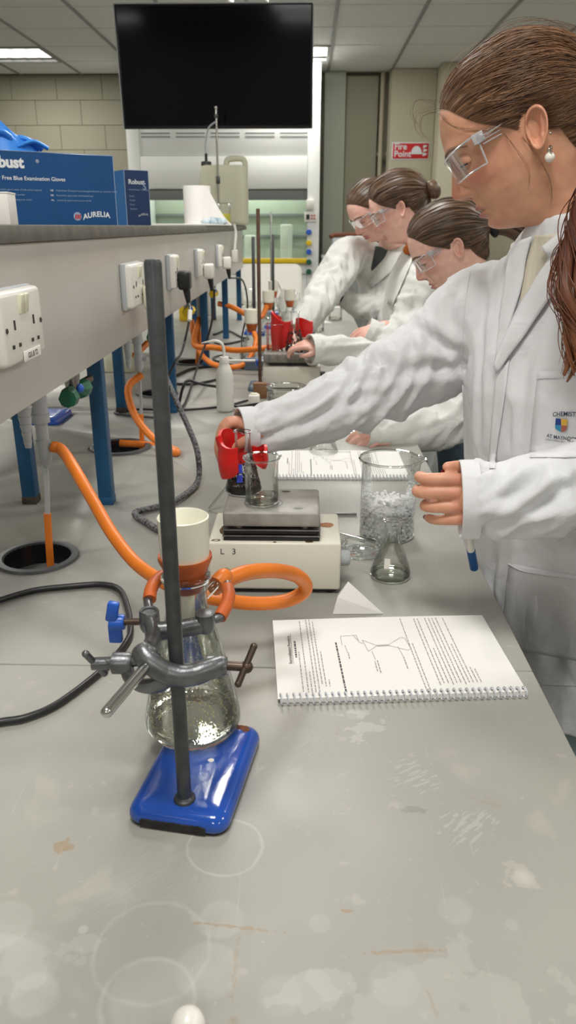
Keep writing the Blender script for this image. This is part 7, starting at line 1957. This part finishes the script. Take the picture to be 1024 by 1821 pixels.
# ------------------------------------------------------------------ third woman
p3 = empty('person', (0.48, 3.1, -0.9), 0, 'third woman with an orange collar under her white coat and a bun', 'person', 'people in lab coats at the bench')
H3 = head_matrix(-76, 26, 0, (0.353, 3.03, 0.583))
q3 = [(C3(.50, 3.12, -.35), .22, .15), (C3(.49, 3.12, -.05), .205, .14), (C3(.475, 3.12, .10), .20, .135), (C3(.462, 3.12, .24), .20, .13), (C3(.455, 3.115, .32), .195, .115), (C3(.452, 3.11, .375), .165, .095), (C3(.448, 3.10, .415), .115, .075), (C3(.440, 3.085, .445), .070, .062)]
s3L = ([(0.47, 2.93, .34), PY(752, 500, 2.86), PY(735, 560, 2.82), PY(712, 598, 2.80), PY(684, 600, 2.80), PY(657, 590, 2.80)], [.082, .080, .072, .065, .055, .046])
s3R = ([(0.44, 3.28, .34), (0.40, 3.34, .20), (0.36, 3.38, .10), (0.30, 3.36, .08)], [.08, .075, .066, .05])
coat3, bv3, ax3 = simple_coat(p3, q3, (-0.93, -0.36), [s3L, s3R], 8)
for a_ in ax3: cuff(coat3, a_, M['coat2'])
pc = head_pieces(H3); face_parts(H3, p3, pc, -14, M['hair2'])
pc.append(plain(capsule([H3 @ Vector((0, -0.02, -0.13)), Vector((.445, 3.10, .41)), Vector((.48, 3.12, 0))], [.052, .07, .10], 18)))
w3 = PY(655, 590, 2.80); y3 = Vector((-0.93, 0.05, -0.35)).normalized(); z3 = Vector((-.2, -.6, .8)); z3 = (z3 - y3 * z3.dot(y3)).normalized(); x3 = y3.cross(z3)
M3 = Matrix((x3, y3, z3)).transposed().to_4x4(); M3.translation = w3 + Vector((0.05, 0, 0.015))
h3 = hand_geometry(M3, [(30, 45, 30), (34, 46, 30), (38, 46, 30), (40, 46, 30)], [(0.018, 0.022, -0.006), (0.036, 0.046, -0.018), (0.036, 0.070, -0.026), (0.028, 0.088, -0.034)], side=(1 if x3.y > 0 else -1), voxel=0.0032)
pc.append(h3[:3])
pc += [forearm(a_) for a_ in ax3]
skin_mesh('body', pc, M['skin2'], p3)
hair3 = make_hair(HV, HF, H3, (0, -0.118, 0.020), M['hair2'], p3, seed=12, thick=0.016, nstr=260, fly=20, res=(140, 26), wave=1.6)
goggles(H3, p3)
bn = ellipsoid((0, -0.128, 0.018), 0.034, 0.026, 0.034, Matrix.Identity(4)); b = B(); b.add([H3 @ (p + Vector((0.004 * noise.noise(p * 90), 0, 0.004 * noise.noise(p * 80)))) for p in bn[0]], bn[1]); o = b.build('bun', M['hair2'], hair3, sharp=0); strand_attr(o, [(0.3 * (i % 20) / 20, 0.2 * (i // 20), 0) for i in range(len(o.data.vertices))])
B().sphere(H3 @ Vector((-0.062, -0.072, 0.036)), 0.006, 10, 8).build('hair_clip', M['silver'], p3)
nk = [H3 @ Vector((0.056 * math.sin(a), -0.022 + 0.060 * math.cos(a), -0.122 - 0.012 * math.cos(a))) for a in [2 * PI * k / 24 for k in range(24)]]
B().tube(nk, 0.017, 10, closed=True).build('jumper_collar', M['rust_top'], p3)
strip('lapel', bv3, [(722, 452), (700, 500), (690, 540)], [(745, 440), (724, 490), (700, 545)], 0.006, M['coat2'], coat3, nsub=4)
B().add(*loft_rings([(C3(.50, 3.12, -.90), .17, .10), (C3(.50, 3.12, -.34), .20, .13)], (-0.93, -0.36))).build('trousers', M['denim'], p3)

# ------------------------------------------------------------------ fourth woman, facing half towards the viewer
p4 = empty('person', (0.42, 3.55, -0.9), 0, 'farthest woman facing half towards the viewer, leaning down with her arm stretched to the flasks', 'person', 'people in lab coats at the bench')
H4 = head_matrix(-118, 33, 4, PY(668, 377, 3.42))
q4 = [(C3(.46, 3.62, -.35), .22, .15), (C3(.45, 3.62, -.05), .205, .14), (C3(.425, 3.60, .10), .20, .135), (C3(.40, 3.58, .24), .205, .13), (C3(.39, 3.56, .34), .20, .115), (C3(.385, 3.55, .40), .17, .095), (C3(.385, 3.545, .44), .115, .075), (C3(.38, 3.53, .47), .068, .062)]
s4R = ([(0.33, 3.70, .36), PY(625, 455, 3.56), PY(595, 490, 3.44), PY(570, 530, 3.30), PY(546, 565, 3.18), PY(526, 592, 3.08)], [.085, .086, .078, .070, .058, .046])
s4L = ([(0.48, 3.42, .36), (0.46, 3.42, .22), PY(655, 548, 3.5), PY(618, 532, 3.53)], [.08, .075, .060, .046])
coat4, bv4, ax4 = simple_coat(p4, q4, (-0.80, -0.60), [s4R, s4L], 11)
for a_ in ax4: cuff(coat4, a_, M['coat2'])
pc = head_pieces(H4); face_parts(H4, p4, pc, -14, M['hair2'])
pc.append(plain(capsule([H4 @ Vector((0, -0.02, -0.13)), Vector((.385, 3.54, .43)), Vector((.43, 3.6, 0))], [.052, .07, .10], 18)))
for (wp, yd, zd, sd) in ((PY(525, 594, 3.07), Vector((-0.5, -0.75, -0.45)), Vector((-.6, .2, .6)), -1), (PY(616, 532, 3.53), Vector((-0.95, -0.05, 0.1)), Vector((0, -.6, .8)), 1)):
    yd = yd.normalized(); zd = (zd - yd * zd.dot(yd)).normalized(); xd = yd.cross(zd)
    Mh = Matrix((xd, yd, zd)).transposed().to_4x4(); Mh.translation = wp
    hh = hand_geometry(Mh, [(24, 34, 30), (28, 36, 30), (32, 38, 30), (36, 40, 30)], [(0.018, 0.022, -0.006), (0.036, 0.046, -0.016), (0.038, 0.068, -0.024), (0.030, 0.086, -0.030)], side=sd, voxel=0.0034, forearm=0.045)
    pc.append(hh[:3])
pc += [forearm(a_) for a_ in ax4]
skin_mesh('body', pc, M['skin2'], p4)
hair4 = make_hair(HV, HF, H4, (0, -0.118, 0.010), M['hair2'], p4, seed=15, thick=0.012, nstr=240, fly=10, res=(130, 24))
goggles(H4, p4)
strip('jumper', bv4, [(668, 438), (664, 458), (660, 478)], [(692, 440), (682, 460), (662, 482)], 0.002, M['dark_top'], p4, nsub=4)
strip('lapel', bv4, [(700, 440), (682, 470), (655, 505)], [(718, 450), (700, 480), (662, 512)], 0.006, M['coat2'], coat4, nsub=4)
B().torus(PY(607, 529, 3.53), 0.029, 0.007, 24, 8, M=rot_to((-0.95, -0.05, 0.1))).build('wrist_watch', M['black'], p4)
B().add(*loft_rings([(C3(.46, 3.62, -.90), .17, .10), (C3(.46, 3.62, -.34), .20, .13)], (-0.8, -0.6))).build('trousers', M['denim'], p4)
# the second pair of red grips over the middle of the bench
cM = PY(508, 592, 2.74)
m2 = mitt('heat_grip', (cM.x, cM.y, cM.z - 0.055), 0.050, 0.115, 110, 300, None)
tag(m2, 'left half of the red silicone grips held over the second hotplate', 'heat grip', 'red silicone heat grips')
cM = PY(541, 583, 2.78)
m3 = mitt('heat_grip', (cM.x, cM.y, cM.z - 0.03), 0.030, 0.06, 150, 380, None)
tag(m3, 'right smaller half of the red silicone grips over the second hotplate', 'heat grip', 'red silicone heat grips')
